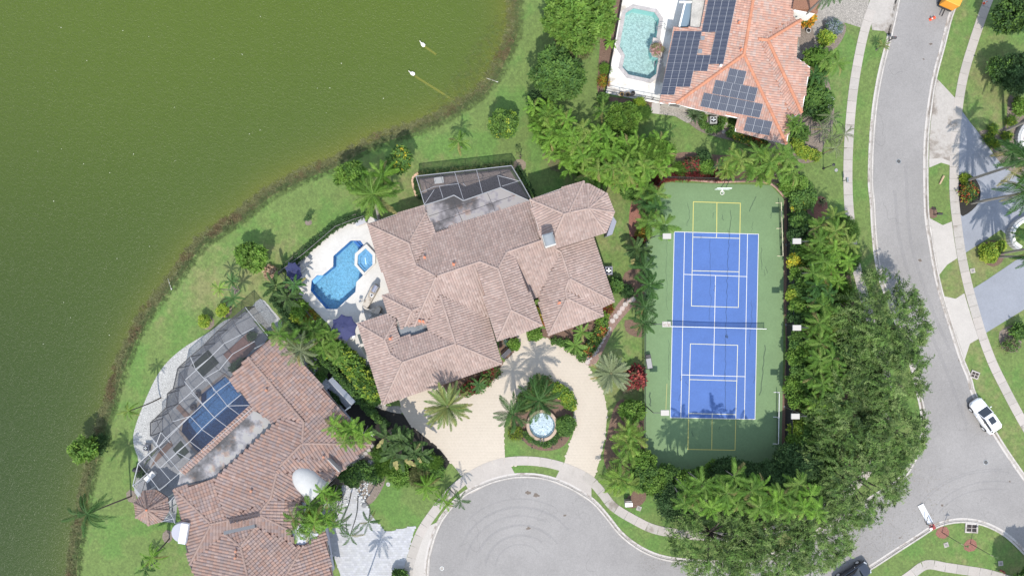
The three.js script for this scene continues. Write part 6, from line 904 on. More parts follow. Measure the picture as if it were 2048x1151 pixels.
// sapling stakes
function stakedTree(label, x, y, dx, dy, tr) {
  const g = thing('young_tree', label, 'young tree', P(x, y)); const tip = V(dx * 0.06, 3.0, dy * 0.06); part('trunk', tubeGeo([V(0, 0, 0), V(tip.x * 0.4, 1.3, tip.z * 0.4), tip], 0.05, 0.03, 6), M.bronze, g); part('stem_tip', tubeGeo([tip, tip.clone().add(V(0.25, 0.9, 0.1))], 0.045, 0.02, 6), std([0.42, 0.38, 0.25]), g); part('crown', merged([0, 1, 2, 3, 4, 5].map((k) => new THREE.ConeGeometry(0.06, 0.4, 4).rotateZ(1.1).rotateY(k).translate(tip.x + 0.25 + 0.1 * Math.cos(k), 3.7 + 0.1 * (k % 3), tip.z + 0.1 * Math.sin(k)))), std([0.07, 0.12, 0.04]), g); return g;
}
stakedTree('bare young tree in the left red mulch circle on the corner lawn', 1884.5, 1064, 8, 6); stakedTree('bare young tree in the right red mulch circle on the corner lawn', 1941, 1086, 8, 5);
{ // birds on the lake
  const swan = (label, x, y, a) => { const g = thing('white_bird', label, 'bird', P(x, y).setY(-0.3), a); const w = std([0.72, 0.68, 0.64], { roughness: 0.7 }); const body = loftGeo([[-0.38, 0.03, 0.14, 0.2, 2], [-0.28, 0.14, 0.02, 0.26, 2], [-0.05, 0.22, -0.06, 0.3, 2], [0.16, 0.17, -0.03, 0.27, 2], [0.28, 0.08, 0.1, 0.26, 2], [0.33, 0.05, 0.22, 0.36, 2], [0.37, 0.045, 0.38, 0.5, 2], [0.43, 0.055, 0.46, 0.58, 2], [0.5, 0.035, 0.47, 0.54, 2]], 12); part('body', body, w, g); for (const s of [-1, 1]) { const k = part('wing', new THREE.SphereGeometry(0.2, 10, 8).scale(0.35, 0.45, 1.25), w, g); k.position.set(s * 0.17, 0.18, -0.08); } part('beak', new THREE.ConeGeometry(0.022, 0.1, 6).rotateX(Math.PI / 2), std([0.45, 0.35, 0.05]), g).position.set(0, 0.505, 0.55); };
  swan('white bird floating on the lake, upper of two', 845, 88, -2.35); swan('white bird floating on the lake, lower of two', 824, 146, -2.05);
  const wake = (x0, y0, x1, y1) => { const l = [P(x0, y0), P(x0 * 0.5 + x1 * 0.5, y0 * 0.5 + y1 * 0.5), P(x1, y1)]; const w = struct('stirred_water_trail', flatGeo([...offsetLine(l, 0.16), ...offsetLine(l, -0.1).reverse()], -0.294), std([0.26, 0.25, 0.04], { transparent: true, opacity: 0.42, roughness: 0.4 })); };
  wake(829, 150, 922, 208); wake(849, 91, 872, 107);
  const pole = (label, x, y, a, l) => { const g = thing('lake_pipe', label, 'pipe', P(x, y)); bar('pipe_body', V(0, 0.1, 0), V(Math.cos(a) * l, -0.25, Math.sin(a) * l), 0.09, std([0.55, 0.52, 0.45]), g, 0.09, unitCyl); part('pipe_end', new THREE.SphereGeometry(0.07, 8, 6), M.white, g).position.set(0, 0.1, 0); };
  pole('white pipe slanting into the lake on the left bank', 343, 578, -2.0, 1.5); pole('pale pipe reaching into the lake below the upper bank', 995, 164, -2.75, 1.5);
  const r = rng(33), specks = []; for (let i = 0; i < 60; i++) { const x = rr(r, 60, 800), y = rr(r, 20, 700); const p = P(x, y); if (shoreDist(p.x, p.z) < 3 || inPoly(p.x, p.z, [...shoreL, V(300, 0, 300), V(300, 0, -300)])) continue; specks.push(M4(V(p.x, -0.28, p.z), new THREE.Quaternion().setFromEuler(new THREE.Euler(0, r() * 6, 0)), V(rr(r, 0.04, 0.1), 0.03, rr(r, 0.04, 0.09)))); }
  const m = inst('floating_specks', unitBox, std([0.55, 0.55, 0.45]), specks, scene); m.userData.kind = 'stuff';
}
{ // white rocks of the dry stream and pale stones in front of house 2
  const r = rng(88), list = [], c = []; for (const [x, y, q, n] of [[724, 985, 16, 60], [744, 950, 10, 40], [736, 960, 10, 40], [705, 930, 10, 30], [700, 965, 12, 26], [852, 933, 6, 14], [692, 1000, 8, 14]]) for (let i = 0; i < n; i++) { const a = r() * 6.28, k = Math.sqrt(r()) * q; const p = P(x + Math.cos(a) * k, y + Math.sin(a) * k * 1.4), s = rr(r, 0.12, 0.34); list.push(M4(V(p.x, 0.04, p.z), new THREE.Quaternion().setFromEuler(new THREE.Euler(r() * 3, r() * 3, r() * 3)), V(s, s * 0.7, s * 0.8))); const k2 = rr(r, 0.35, 0.62); c.push([k2, k2, k2 * 0.98]); }
  const m = inst('garden_rocks', new THREE.IcosahedronGeometry(0.6, 1), std([1, 1, 1]), list, scene, c); m.userData.kind = 'stuff';
  for (const [label, x, y, s] of [['grey boulder shaped like a seal in the rock garden', 742, 926, 0.75], ['grey boulder right of the dry stream in the rock garden', 752, 939, 0.6], ['grey round boulder on the pavers near the palms', 729, 1009, 0.5], ['white boulder pair by the shrub bed, left', 851, 932, 0.35], ['white boulder pair by the shrub bed, right', 858, 936, 0.4]]) { const g = thing('boulder', label, 'boulder', P(x, y)); const q = new THREE.IcosahedronGeometry(s * 0.7, 3), p = q.attributes.position, nn = rng(x); const k = [nn() * 6, nn() * 6, nn() * 6]; for (let i = 0; i < p.count; i++) { const v = V().fromBufferAttribute(p, i); v.multiplyScalar(1 + 0.16 * Math.sin(v.x * 5 + k[0]) * Math.cos(v.z * 6 + k[1]) + 0.1 * Math.sin(v.y * 9 + k[2])); p.setXYZ(i, v.x, v.y * 0.65 + s * 0.2, v.z); } q.computeVertexNormals(); part('rock', q, std(label.startsWith('white') ? [0.6, 0.58, 0.55] : [0.30, 0.30, 0.31], { map: T.mott, size: 1 }), g); }
  const pots = [['terracotta pot on the lower fence of the white terrace, leftmost', 1243, 190, 0.28, [0.45, 0.3, 0.12]], ['tan pot on the lower fence of the white terrace, middle', 1255, 190, 0.3, [0.42, 0.29, 0.14]], ['dark grey pot with shadow on the lower fence of the white terrace', 1265, 188, 0.3, [0.09, 0.09, 0.10]], ['orange pot beside the planter of the turquoise pool', 1324, 98, 0.24, [0.55, 0.22, 0.09]], ['white urn with dark rim in the bed right of the orange roof', 1615, 63, 0.3, [0.5, 0.48, 0.45]]];
  pots.forEach(([label, x, y, s, cc]) => { const g = thing('garden_pot', label, 'pot', P(x, y)); part('bowl', new THREE.LatheGeometry([[s * 0.5, 0], [s * 0.9, s * 0.6], [s * 1.05, s * 1.5], [s * 0.9, s * 1.6], [s * 0.8, s * 1.4]].map(([a, b]) => new THREE.Vector2(a, b)), 16), std(cc), g); part('plant_soil', new THREE.CylinderGeometry(s * 0.82, s * 0.82, 0.03, 14), M.darkSoil, g).position.y = s * 1.4; });
  const bn = thing('garden_bench', 'dark slatted bench in the corner by the entry agave', 'bench', P(1013, 706), 0.75); for (let i = 0; i < 4; i++) part('seat_slat', rbox(1.5, 0.04, 0.1, 0.01), std([0.10, 0.10, 0.115]), bn).position.set(0, 0.45, -0.18 + i * 0.13); for (const s of [-0.65, 0.65]) part('leg', rbox(0.07, 0.45, 0.5, 0.02), M.bronze, bn).position.set(s, 0.22, 0); part('backrest', rbox(1.5, 0.4, 0.06, 0.02), std([0.10, 0.10, 0.115]), bn).position.set(0, 0.68, -0.27);
}

// ================================================================ VEGETATION
const leafM = (o = {}) => { const m = new THREE.MeshPhysicalMaterial({ color: 0xffffff, roughness: 0.62, transmission: o.t ?? 0.25, thickness: 0, side: THREE.DoubleSide, specularIntensity: o.s ?? 0.35 }); return m; };
const LEAF = leafM(); LEAF.vertexColors = true; const LEAFI = leafM(), FROND = (c) => { const m = leafM({ t: 0.22 }); m.vertexColors = true; m.color.setRGB(c[0] * 0.80, c[1] * 1.03, c[2] * 0.95); return m; };
function clusterGeo(n, spread, l, w, seed, up = 0.6, single = false) {                     // a sprig: n leaves of two faces each about a point
  const r = rng(seed), pos = []; for (let i = 0; i < n; i++) { const c = V(rr(r, -1, 1), rr(r, -0.7, 0.7), rr(r, -1, 1)).multiplyScalar(spread), a = r() * 6.283, e = rr(r, -0.5, 0.6), d = V(Math.cos(a) * Math.cos(e), Math.sin(e), Math.sin(a) * Math.cos(e)), nrm = V(rr(r, -1, 1) * (1 - up), 1, rr(r, -1, 1) * (1 - up)).normalize(), s = V().crossVectors(d, nrm).normalize().multiplyScalar(w / 2 * rr(r, 0.8, 1.2)), L = l * rr(r, 0.75, 1.25), t = c.clone().addScaledVector(d, L), m = c.clone().addScaledVector(d, L * 0.45).add(V(0, L * 0.1, 0)); const A = m.clone().add(s), B = m.clone().sub(s); for (const v of single ? [c.clone().sub(s.clone().multiplyScalar(0.7)), c.clone().add(s), t] : [c, A, t, c, t, B]) pos.push(v.x, v.y, v.z); }
  const g = new THREE.BufferGeometry(); g.setAttribute('position', new THREE.Float32BufferAttribute(pos, 3)); g.computeVertexNormals(); g.setAttribute('uv', new THREE.Float32BufferAttribute(new Float32Array(pos.length / 3 * 2), 2)); return g;
}
const SPRIG = { fine: clusterGeo(9, 0.17, 0.21, 0.115, 1, 0.6, true), mid: clusterGeo(10, 0.24, 0.28, 0.15, 2), big: clusterGeo(8, 0.26, 0.42, 0.24, 3), round: clusterGeo(10, 0.17, 0.22, 0.17, 4), thin: clusterGeo(12, 0.25, 0.42, 0.07, 5, 0.3), rosette: (() => { const pos = []; for (let k = 0; k < 9; k++) { const a = k / 9 * 6.283 + (k % 3) * 0.2, e = 0.35 + 0.4 * (k % 3), L = 0.34, d = V(Math.cos(a) * Math.cos(e), Math.sin(e), Math.sin(a) * Math.cos(e)), s = V(-Math.sin(a), 0, Math.cos(a)).multiplyScalar(0.075), m = d.clone().multiplyScalar(L * 0.6), t = d.clone().multiplyScalar(L); for (const v of [V(), m.clone().add(s), t, V(), t, m.clone().sub(s)]) pos.push(v.x, v.y, v.z); } const g = new THREE.BufferGeometry(); g.setAttribute('position', new THREE.Float32BufferAttribute(pos, 3)); g.computeVertexNormals(); g.setAttribute('uv', new THREE.Float32BufferAttribute(new Float32Array(pos.length / 3 * 2), 2)); return g; })() };
const n3 = (() => { const g = tileNoise(256, 32, 4, 909, 0.6); return (x, z, f = 1) => g[((Math.floor(z * 8 * f) % 256 + 256) % 256) * 256 + ((Math.floor(x * 8 * f) % 256 + 256) % 256)]; })();
const pick = (r, l) => l[Math.floor(r() * l.length)];
// leaves over the upper skin of a set of lobes (world places); colours: list of base colours
function leafCloud(lobes, o) {
  const r = rng(o.seed), list = [], cols = [], q = new THREE.Quaternion(), e = new THREE.Euler();
  for (const L of lobes) { const n = Math.round(o.dens * 4 * Math.PI * L.r * (L.ry ?? L.r) * 0.75); let lc = rr(r, 0.9, 1.08);
    for (let i = 0; i < n; i++) { const a = r() * 6.283, y = rr(r, -0.45, 1), c = Math.sqrt(Math.max(0, 1 - y * y)), k = 1 - 0.42 * Math.pow(r(), 2) + 0.08 * (r() - 0.5); const px = L.x + Math.cos(a) * c * L.r * k, pz = L.z + Math.sin(a) * c * L.r * k, py = L.y + y * (L.ry ?? L.r) * k; if (py < 0.05) continue; const nz = n3(px + L.y, pz, o.f ?? 0.9); if (nz < (o.gap ?? 0.33)) continue; e.set(rr(r, -0.6, 0.6), r() * 6.283, rr(r, -0.6, 0.6)); const s = rr(r, 0.75, 1.25) * (o.scale ?? 1); list.push(M4(V(px, py + (nz - 0.5) * 0.35 * L.r, pz), q.setFromEuler(e), V(s, s, s))); const b = pick(r, o.cols), v = lc * (0.72 + 0.56 * nz) * rr(r, 0.88, 1.12); cols.push([b[0] * v, b[1] * v, b[2] * v]); } }
  return { list, cols };
}
function limbGeo(base, tops, r0, r) { const gs = [], mid = base.clone().add(V(0, tops[0].y * 0.35, 0)); gs.push(tubeGeo([base, base.clone().lerp(mid, 0.5).add(V(0.04, 0, 0.03)), mid], r0, r0 * 0.75, 8)); for (const t of tops) gs.push(tubeGeo([mid, mid.clone().lerp(t, 0.5).add(V(rr(r, -0.2, 0.2), 0.2, rr(r, -0.2, 0.2))), t], r0 * 0.6, r0 * 0.15, 6)); return merged(gs); }
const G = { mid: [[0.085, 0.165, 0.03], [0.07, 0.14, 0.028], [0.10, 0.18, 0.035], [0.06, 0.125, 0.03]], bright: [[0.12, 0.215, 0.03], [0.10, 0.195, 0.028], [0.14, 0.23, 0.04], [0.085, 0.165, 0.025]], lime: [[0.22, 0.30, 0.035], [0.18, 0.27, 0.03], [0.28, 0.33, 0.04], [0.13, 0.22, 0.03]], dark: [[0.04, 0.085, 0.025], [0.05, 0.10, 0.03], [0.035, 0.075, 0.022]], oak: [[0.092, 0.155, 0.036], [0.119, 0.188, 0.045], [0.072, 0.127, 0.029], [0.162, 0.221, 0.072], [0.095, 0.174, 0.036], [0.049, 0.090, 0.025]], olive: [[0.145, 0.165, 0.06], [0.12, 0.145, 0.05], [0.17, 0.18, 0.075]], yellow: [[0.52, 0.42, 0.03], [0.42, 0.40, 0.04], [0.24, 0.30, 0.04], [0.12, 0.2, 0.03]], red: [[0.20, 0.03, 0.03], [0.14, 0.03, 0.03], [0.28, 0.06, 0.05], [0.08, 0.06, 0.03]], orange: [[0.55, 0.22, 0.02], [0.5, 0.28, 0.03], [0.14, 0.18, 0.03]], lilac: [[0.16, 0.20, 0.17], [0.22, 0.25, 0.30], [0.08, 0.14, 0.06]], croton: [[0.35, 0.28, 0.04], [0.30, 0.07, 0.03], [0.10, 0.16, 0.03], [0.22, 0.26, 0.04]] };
let plantSeed = 1000;
// round tree: crown centre at a pixel, radius (photo px), total height
function tree(label, x, y, rp, h, o = {}) {
  const seed = ++plantSeed, r = rng(seed), hc = h * (o.c ?? 0.62), R = rp / S * (1 - hc / H), c = P(x, y, hc), base = V(c.x, 0, c.z), g = thing(o.name ?? 'broadleaf_tree', label, o.cat ?? 'tree', base, 0, o.group);
  const ry = Math.min(R * 0.85, h - hc), lobes = [{ x: 0, y: hc, z: 0, r: R * 0.72, ry }]; const n = o.lobes ?? 9; for (let i = 0; i < n; i++) { const a = i / n * 6.283 + rr(r, -0.3, 0.3), k = rr(r, 0.45, 0.68); lobes.push({ x: Math.cos(a) * R * k, z: Math.sin(a) * R * k, y: hc + ry * rr(r, -0.25, 0.45), r: R * rr(r, 0.3, 0.45), ry: ry * rr(r, 0.4, 0.55) }); }
  const { list, cols } = leafCloud(lobes, { seed, dens: o.dens ?? 13, cols: o.cols ?? G.mid, gap: o.gap ?? 0.36, scale: o.scale ?? 1 });
  if (o.trunk !== 0) part('trunk', limbGeo(V(0, 0, 0), lobes.slice(0, 6).map((l) => V(l.x * 0.9, l.y, l.z * 0.9)), o.tr ?? Math.max(0.08, h * 0.03), r), M.bark, g);
  scatter('crown', SPRIG[o.leaf ?? 'mid'], LEAF, list, g, cols);
  if (o.flowers) { const f = leafCloud(lobes.map((l) => ({ ...l, r: l.r * 1.03, ry: l.ry * 1.06 })), { seed: seed + 7, dens: o.fd ?? 1.6, cols: o.flowers, gap: o.fgap ?? 0.5 }); if (f.list.length) scatter('blossoms', SPRIG.round, LEAF, f.list, g, f.cols); }
  return g;
}
function shrub(label, x, y, rp, h, o = {}) { return tree(label, x, y, rp, h, { name: 'shrub', cat: 'shrub', c: 0.5, lobes: 6, dens: 22, gap: 0.3, leaf: 'round', tr: 0.05, ...o }); }
// clipped or loose hedge along pixels
function hedge(label, pts, w, h, o = {}) {
  const seed = ++plantSeed, r = rng(seed), line = curve(Pa(pts, h * 0.7), 0.45), c = line[Math.floor(line.length / 2)], g = thing('hedge', label, 'hedge', V(c.x, 0, c.z), 0, o.group), lobes = line.map((p) => ({ x: p.x - c.x + rr(r, -0.12, 0.12) * w, z: p.z - c.z + rr(r, -0.12, 0.12) * w, y: h * 0.5 * rr(r, 0.9, 1.12), r: w * 0.5 * rr(r, 0.85, 1.12), ry: h * 0.5 }));
  const { list, cols } = leafCloud(lobes, { seed, dens: o.dens ?? 9, cols: o.cols ?? G.mid, gap: o.gap ?? 0.2, scale: o.scale ?? 1 }); scatter('foliage', SPRIG[o.leaf ?? 'round'], LEAF, list, g, cols);
  part('stems', merged(lobes.filter((_, i) => i % 3 === 0).map((l) => new THREE.CylinderGeometry(0.03, 0.05, h * 0.7, 5).translate(l.x, h * 0.35, l.z))), M.bark, g); return g;
}
// palms -------------------------------------------------------------
function frondGeo(o) {                                                      // along +x; rachis arcs up then droops
  const { L, n, w, rise, droop, hang = 0.25, fan = 0.9, lw = 0.055, seed = 1 } = o, r = rng(seed), pos = [], clr = [], P0 = (t) => V(L * (t - 0.12 * t * t * droop), L * (rise * t - droop * 0.55 * t * t), 0), push = (...v) => v.forEach((p) => pos.push(p.x, p.y, p.z));
  for (let i = 0; i < 7; i++) { const a = P0(i / 7), b = P0((i + 1) / 7), s0 = 0.016 * (1 - i / 7) + 0.005, s1 = 0.016 * (1 - (i + 1) / 7) + 0.005; push(a.clone().add(V(0, 0, s0)), b.clone().add(V(0, 0, s1)), b.clone().add(V(0, 0, -s1)), a.clone().add(V(0, 0, s0)), b.clone().add(V(0, 0, -s1)), a.clone().add(V(0, 0, -s0))); }
  while (clr.length < pos.length) clr.push(0.85);
  for (let i = 0; i < n; i++) { const t = 0.1 + 0.9 * (i + 0.5) / n, p = P0(t), q = P0(Math.min(1, t + 0.02)).sub(P0(t - 0.02)).normalize(), len = w * Math.pow(Math.sin(Math.PI * clamp(0.12 + 0.80 * t)), 0.7) * rr(r, 0.85, 1.12); for (const s of [-1, 1]) { const ang = fan * (1 - 0.55 * t) + rr(r, -0.12, 0.12), d = q.clone().multiplyScalar(Math.cos(ang)).add(V(0, 0.18 - hang * rr(r, 0.6, 1.3), s * Math.sin(ang))).normalize(), tip = p.clone().addScaledVector(d, len).add(V(0, -len * hang * 0.6, 0)), m = p.clone().addScaledVector(d, len * 0.4), side = V().crossVectors(d, V(0, 1, 0)).normalize().multiplyScalar(lw * rr(r, 0.8, 1.2)); push(p, m.clone().add(side), tip, p, tip, m.clone().sub(side)); const k = rr(r, 0.62, 1.38); while (clr.length < pos.length) clr.push(k); } }
  const g = new THREE.BufferGeometry(); g.setAttribute('position', new THREE.Float32BufferAttribute(pos, 3)); g.setAttribute('color', new THREE.Float32BufferAttribute(clr, 3)); g.computeVertexNormals(); g.setAttribute('uv', new THREE.Float32BufferAttribute(new Float32Array(pos.length / 3 * 2), 2)); return g;
}
const FR = {};
function frondSet(kind) {
  if (FR[kind]) return FR[kind];
  const d = { areca: { n: 18, w: 0.29, droop: 1.0, hang: 0.24, lw: 0.0145, fan: 0.85 }, royal: { n: 26, w: 0.185, droop: 1.25, hang: 0.42, lw: 0.0105, fan: 1.1 }, date: { n: 26, w: 0.17, droop: 0.7, hang: 0.06, lw: 0.0085, fan: 0.75 }, coco: { n: 20, w: 0.22, droop: 1.15, hang: 0.42, lw: 0.013 }, cycad: { n: 22, w: 0.13, droop: 0.7, hang: 0.05, lw: 0.014 }, banana: { n: 9, w: 0.19, droop: 0.9, hang: 0.12, lw: 0.085, fan: 1.15 } }[kind];
  return FR[kind] = [0, 1, 2].map((k) => [0.25, 0.6, 1.05].map((rise, j) => frondGeo({ L: 1, rise, ...d, droop: d.droop * [1.15, 1, 0.85][j], seed: 40 + k * 7 + j })));
}
const PC = { areca: [[0.14, 0.205, 0.035], [0.17, 0.235, 0.045], [0.115, 0.18, 0.03], [0.22, 0.265, 0.06]], arecaDark: [[0.07, 0.13, 0.035], [0.085, 0.15, 0.035], [0.06, 0.115, 0.03]], bright: [[0.20, 0.285, 0.04], [0.24, 0.32, 0.055], [0.165, 0.255, 0.035]], yellowish: [[0.22, 0.27, 0.05], [0.27, 0.28, 0.07], [0.15, 0.22, 0.04]], royal: [[0.07, 0.125, 0.035], [0.085, 0.14, 0.04], [0.06, 0.11, 0.03], [0.10, 0.155, 0.05]], silver: [[0.245, 0.225, 0.125], [0.21, 0.20, 0.105], [0.28, 0.25, 0.15]], date: [[0.23, 0.20, 0.06], [0.145, 0.175, 0.05], [0.21, 0.21, 0.075]], dark: [[0.06, 0.085, 0.022], [0.075, 0.105, 0.028], [0.05, 0.075, 0.02]], agave: [[0.22, 0.28, 0.26], [0.18, 0.24, 0.22]] };
const pmCache = new Map(); const pmat = (c) => { const k = c.join(); if (!pmCache.has(k)) pmCache.set(k, FROND(c)); return pmCache.get(k); };
// crown centre at a pixel and height; r in photo px; stems > 1 makes a clump
function palm(label, x, y, h, rp, o = {}) {
  const seed = ++plantSeed, r = rng(seed), kind = o.kind ?? 'areca', set = frondSet(kind), cols = PC[o.cols ?? 'areca'], R = rp / S * (1 - h / H), top = P(x, y, h), base = o.base ? P(...o.base) : V(top.x + rr(r, -0.15, 0.15), 0, top.z + rr(r, -0.1, 0.1)), g = thing(o.name ?? 'palm_tree', label, o.cat ?? 'palm', base, 0, o.group);
  const T0 = top.clone().sub(base), stems = o.stems ?? 1, per = Math.round((o.n ?? 15) * (kind === 'areca' && o.n < 30 ? 1.7 : kind === 'royal' || kind === 'coco' ? 1.35 : 1) / stems), tr = o.tr ?? 0.11; let az = r() * 6;
  for (let s = 0; s < stems; s++) {
    const a0 = s / stems * 6.283 + r(), off = stems > 1 ? R * (o.spread ?? 0.36) : 0, t = T0.clone().add(V(Math.cos(a0) * off, stems > 1 ? rr(r, -0.8, 0.5) : 0, Math.sin(a0) * off)), b0 = V(Math.cos(a0) * off * 0.35, 0, Math.sin(a0) * off * 0.35);
    const bend = o.bend ?? 0.1, m1 = b0.clone().lerp(t, 0.4).add(V(t.x * bend, t.y * 0.06 * (bend > 0.1 ? -1 : 1), t.z * bend)); part('trunk', tubeGeo([b0, m1, t], tr, tr * 0.7, 8, 8), M[o.trunkMat ?? 'palmBark'], g);
    if (o.shaft) part('crownshaft', tubeGeo([t.clone().add(V(0, -0.9, 0)), t.clone().add(V(0, -0.4, 0)), t.clone().add(V(0, 0.1, 0))], tr * 0.95, tr * 0.55, 8), std([0.12, 0.17, 0.06]), g);
    for (let i = 0; i < per; i++) { const lev = i / per, v = lev < 0.42 ? 0 : lev < 0.8 ? 1 : 2; az += 2.39996 + rr(r, -0.45, 0.45); const dead = i < per * 0.12 && r() < 0.5, f = part('frond', set[Math.floor(r() * 3)][v], dead ? pmat([0.34, 0.24, 0.10]) : pmat(pick(r, cols)), g); f.position.copy(t); f.rotation.set(rr(r, -0.4, 0.4), az, rr(r, -0.1, 0.1) - (o.sag ?? 0), 'YXZ'); const L = R * rr(r, 0.78, 1.14) * (v === 2 ? 0.85 : 1) * (stems > 2 ? 0.68 : stems > 1 ? 0.78 : 1); f.scale.set(L, L * (o.flat ?? 1), L * (o.wide ?? 1)); }
    if (o.heart) { const hcol = std([0.10, 0.10, 0.045]); part('crown_heart', new THREE.SphereGeometry(0.22, 10, 8), hcol, g).position.copy(t); }
  }
  return g;
}
function agave(label, x, y, rp, c, o = {}) { const r = rng(++plantSeed), g = thing(o.name ?? 'agave', label, o.cat ?? 'agave', P(x, y)), R = rp / S, m = pmat(c); const blade = (() => { const pos = [], clr = Array(18).fill(1); const push = (...v) => v.forEach((p) => pos.push(...p)); push([0, 0, 0], [0.5, 0.12, 0.06], [1, 0, 0], [0, 0, 0], [1, 0, 0], [0.5, 0.12, -0.06]); const q = new THREE.BufferGeometry(); q.setAttribute('position', new THREE.Float32BufferAttribute(pos, 3)); q.setAttribute('color', new THREE.Float32BufferAttribute(clr, 3)); q.computeVertexNormals(); q.setAttribute('uv', new THREE.Float32BufferAttribute(new Float32Array(12), 2)); return q; })(); const n = o.n ?? 26; for (let i = 0; i < n; i++) { const f = part('leaf', blade, o.c2 && i % 2 ? pmat(o.c2) : m, g); f.rotation.set(0, i * 2.39996, 0.15 + 1.0 * i / n, 'YXZ'); f.position.y = (o.h ?? 0.15); const L = R * (1.05 - 0.35 * i / n); f.scale.set(L, L, L * 1.2); } part('stem', new THREE.CylinderGeometry(0.06, 0.09, (o.h ?? 0.15) + 0.1, 8), M.bark, g).position.y = (o.h ?? 0.15) / 2; return g; }

// ---- lake side lawn
tree('rounded green tree with yellow lower leaves on the open lawn by the lake', 1008, 248, 30, 4.2, { cols: [...G.bright, ...G.mid], leaf: 'round', dens: 22, flowers: G.lime, fd: 3, fgap: 0.45 });
tree('tree covered with yellow blossoms near the lake bank', 797, 319, 25, 5.2, { cols: G.mid, leaf: 'big', dens: 11, flowers: G.yellow, fd: 6, fgap: 0.42 });
tree('loose leafy tree at the bank left of the yellow blossom tree', 704, 353, 30, 4.6, { cols: G.bright, leaf: 'big', dens: 8, gap: 0.42 });
tree('single bright green tree on the lawn left of the pool hedge', 503, 513, 30, 3.6, { cols: G.bright, leaf: 'big', dens: 10, gap: 0.4 });
tree('sparse bright tree leaning over the lake edge at left', 166, 898, 26, 4.0, { cols: G.bright, leaf: 'big', dens: 8, gap: 0.42 });
shrub('dark low bush at the water edge right of the leaning lake tree', 196, 889, 22, 1.6, { cols: G.dark, leaf: 'mid', dens: 10, gap: 0.42 });
palm('small feathery palm on the lawn above the patio enclosure', 917, 283, 3.6, 28, { kind: 'coco', cols: 'areca', n: 12 });
palm('large royal palm beside the corner of the pool terrace', 746, 388, 7.5, 60, { kind: 'royal', cols: 'areca', n: 22, tr: 0.2, shaft: 1, base: [757, 437] });
palm('second tall palm behind the large royal palm by the lake', 764, 352, 6.5, 44, { kind: 'royal', cols: 'bright', n: 15, tr: 0.16, shaft: 1 });
palm('three stemmed small palm cluster: upper green head', 463, 562, 3.2, 20, { kind: 'cycad', cols: 'royal', n: 15, base: [470, 580], tr: 0.06, wide: 1.6, name: 'small_palm' });
palm('yellowish drying small palm left in the three stemmed cluster', 437, 577, 3.6, 19, { kind: 'cycad', cols: 'yellowish', n: 15, base: [469, 581], tr: 0.06, wide: 1.6, name: 'small_palm' });
palm('lower dark small palm in the three stemmed cluster', 466, 596, 3.0, 22, { kind: 'cycad', cols: 'royal', n: 15, base: [471, 582], tr: 0.06, wide: 1.6, name: 'small_palm' });
shrub('round yellow green ball shrub in a soil ring, lower left of two', 409, 642, 12.5, 1.6, { cols: G.lime, dens: 40, gap: 0.15, scale: 0.7 }); shrub('round yellow green ball shrub in a soil ring, upper right of two', 444, 620, 12.5, 1.6, { cols: G.lime, dens: 40, gap: 0.15, scale: 0.7 });
palm('tall thin palm bending over the gravel toward the lake', 256, 822, 6.6, 22, { kind: 'coco', cols: 'yellowish', n: 11, base: [321, 795], tr: 0.09, bend: 0.22, trunkMat: 'bark' });
palm('tall palm leaning out to the lake beside the gazebo', 174, 1027, 8.4, 52, { kind: 'royal', cols: 'royal', n: 15, base: [262, 992], tr: 0.11, bend: 0.1, trunkMat: 'bark' });
palm('short leaning palm left of the white bay', 304, 1114, 4.4, 30, { kind: 'coco', cols: 'bright', n: 12, base: [338, 1077], tr: 0.09, trunkMat: 'bark' });
palm('dark young palm at the bottom edge of the left lawn', 290, 1138, 2.6, 22, { kind: 'coco', cols: 'royal', n: 12 });
tree('bare little sapling in the lawn soil spot above the pool terrace', 616, 436, 8, 1.8, { cols: G.dark, leaf: 'fine', dens: 8, gap: 0.5, lobes: 3, name: 'sapling' }); tree('thin sapling in the tan soil circle above the enclosure corner', 1041, 310, 10, 3.2, { cols: G.olive, leaf: 'fine', dens: 6, gap: 0.52, lobes: 4, name: 'sapling' });
hedge('trimmed hedge strip outside the fence of the pool terrace', [[728, 428], [706, 436], [670, 452], [640, 476], [610, 502], [570, 534]], 0.75, 1.1, { cols: G.dark, dens: 14, scale: 0.8 });
hedge('low hedge along the lake side of the dark patio screen', [[840, 346], [880, 341], [930, 336], [980, 331], [1022, 327]], 0.5, 0.55, { cols: [...G.dark, ...G.olive], dens: 14, scale: 0.6 });
hedge('dark narrow hedge along the right side of the dark patio screen', [[1036, 335], [1050, 360], [1066, 388]], 0.6, 0.8, { cols: G.dark, dens: 12, scale: 0.7 }); hedge('small clipped strip left of the dark patio screen', [[830, 362], [833, 378], [840, 396]], 0.5, 0.5, { cols: G.dark, dens: 12, scale: 0.6 });
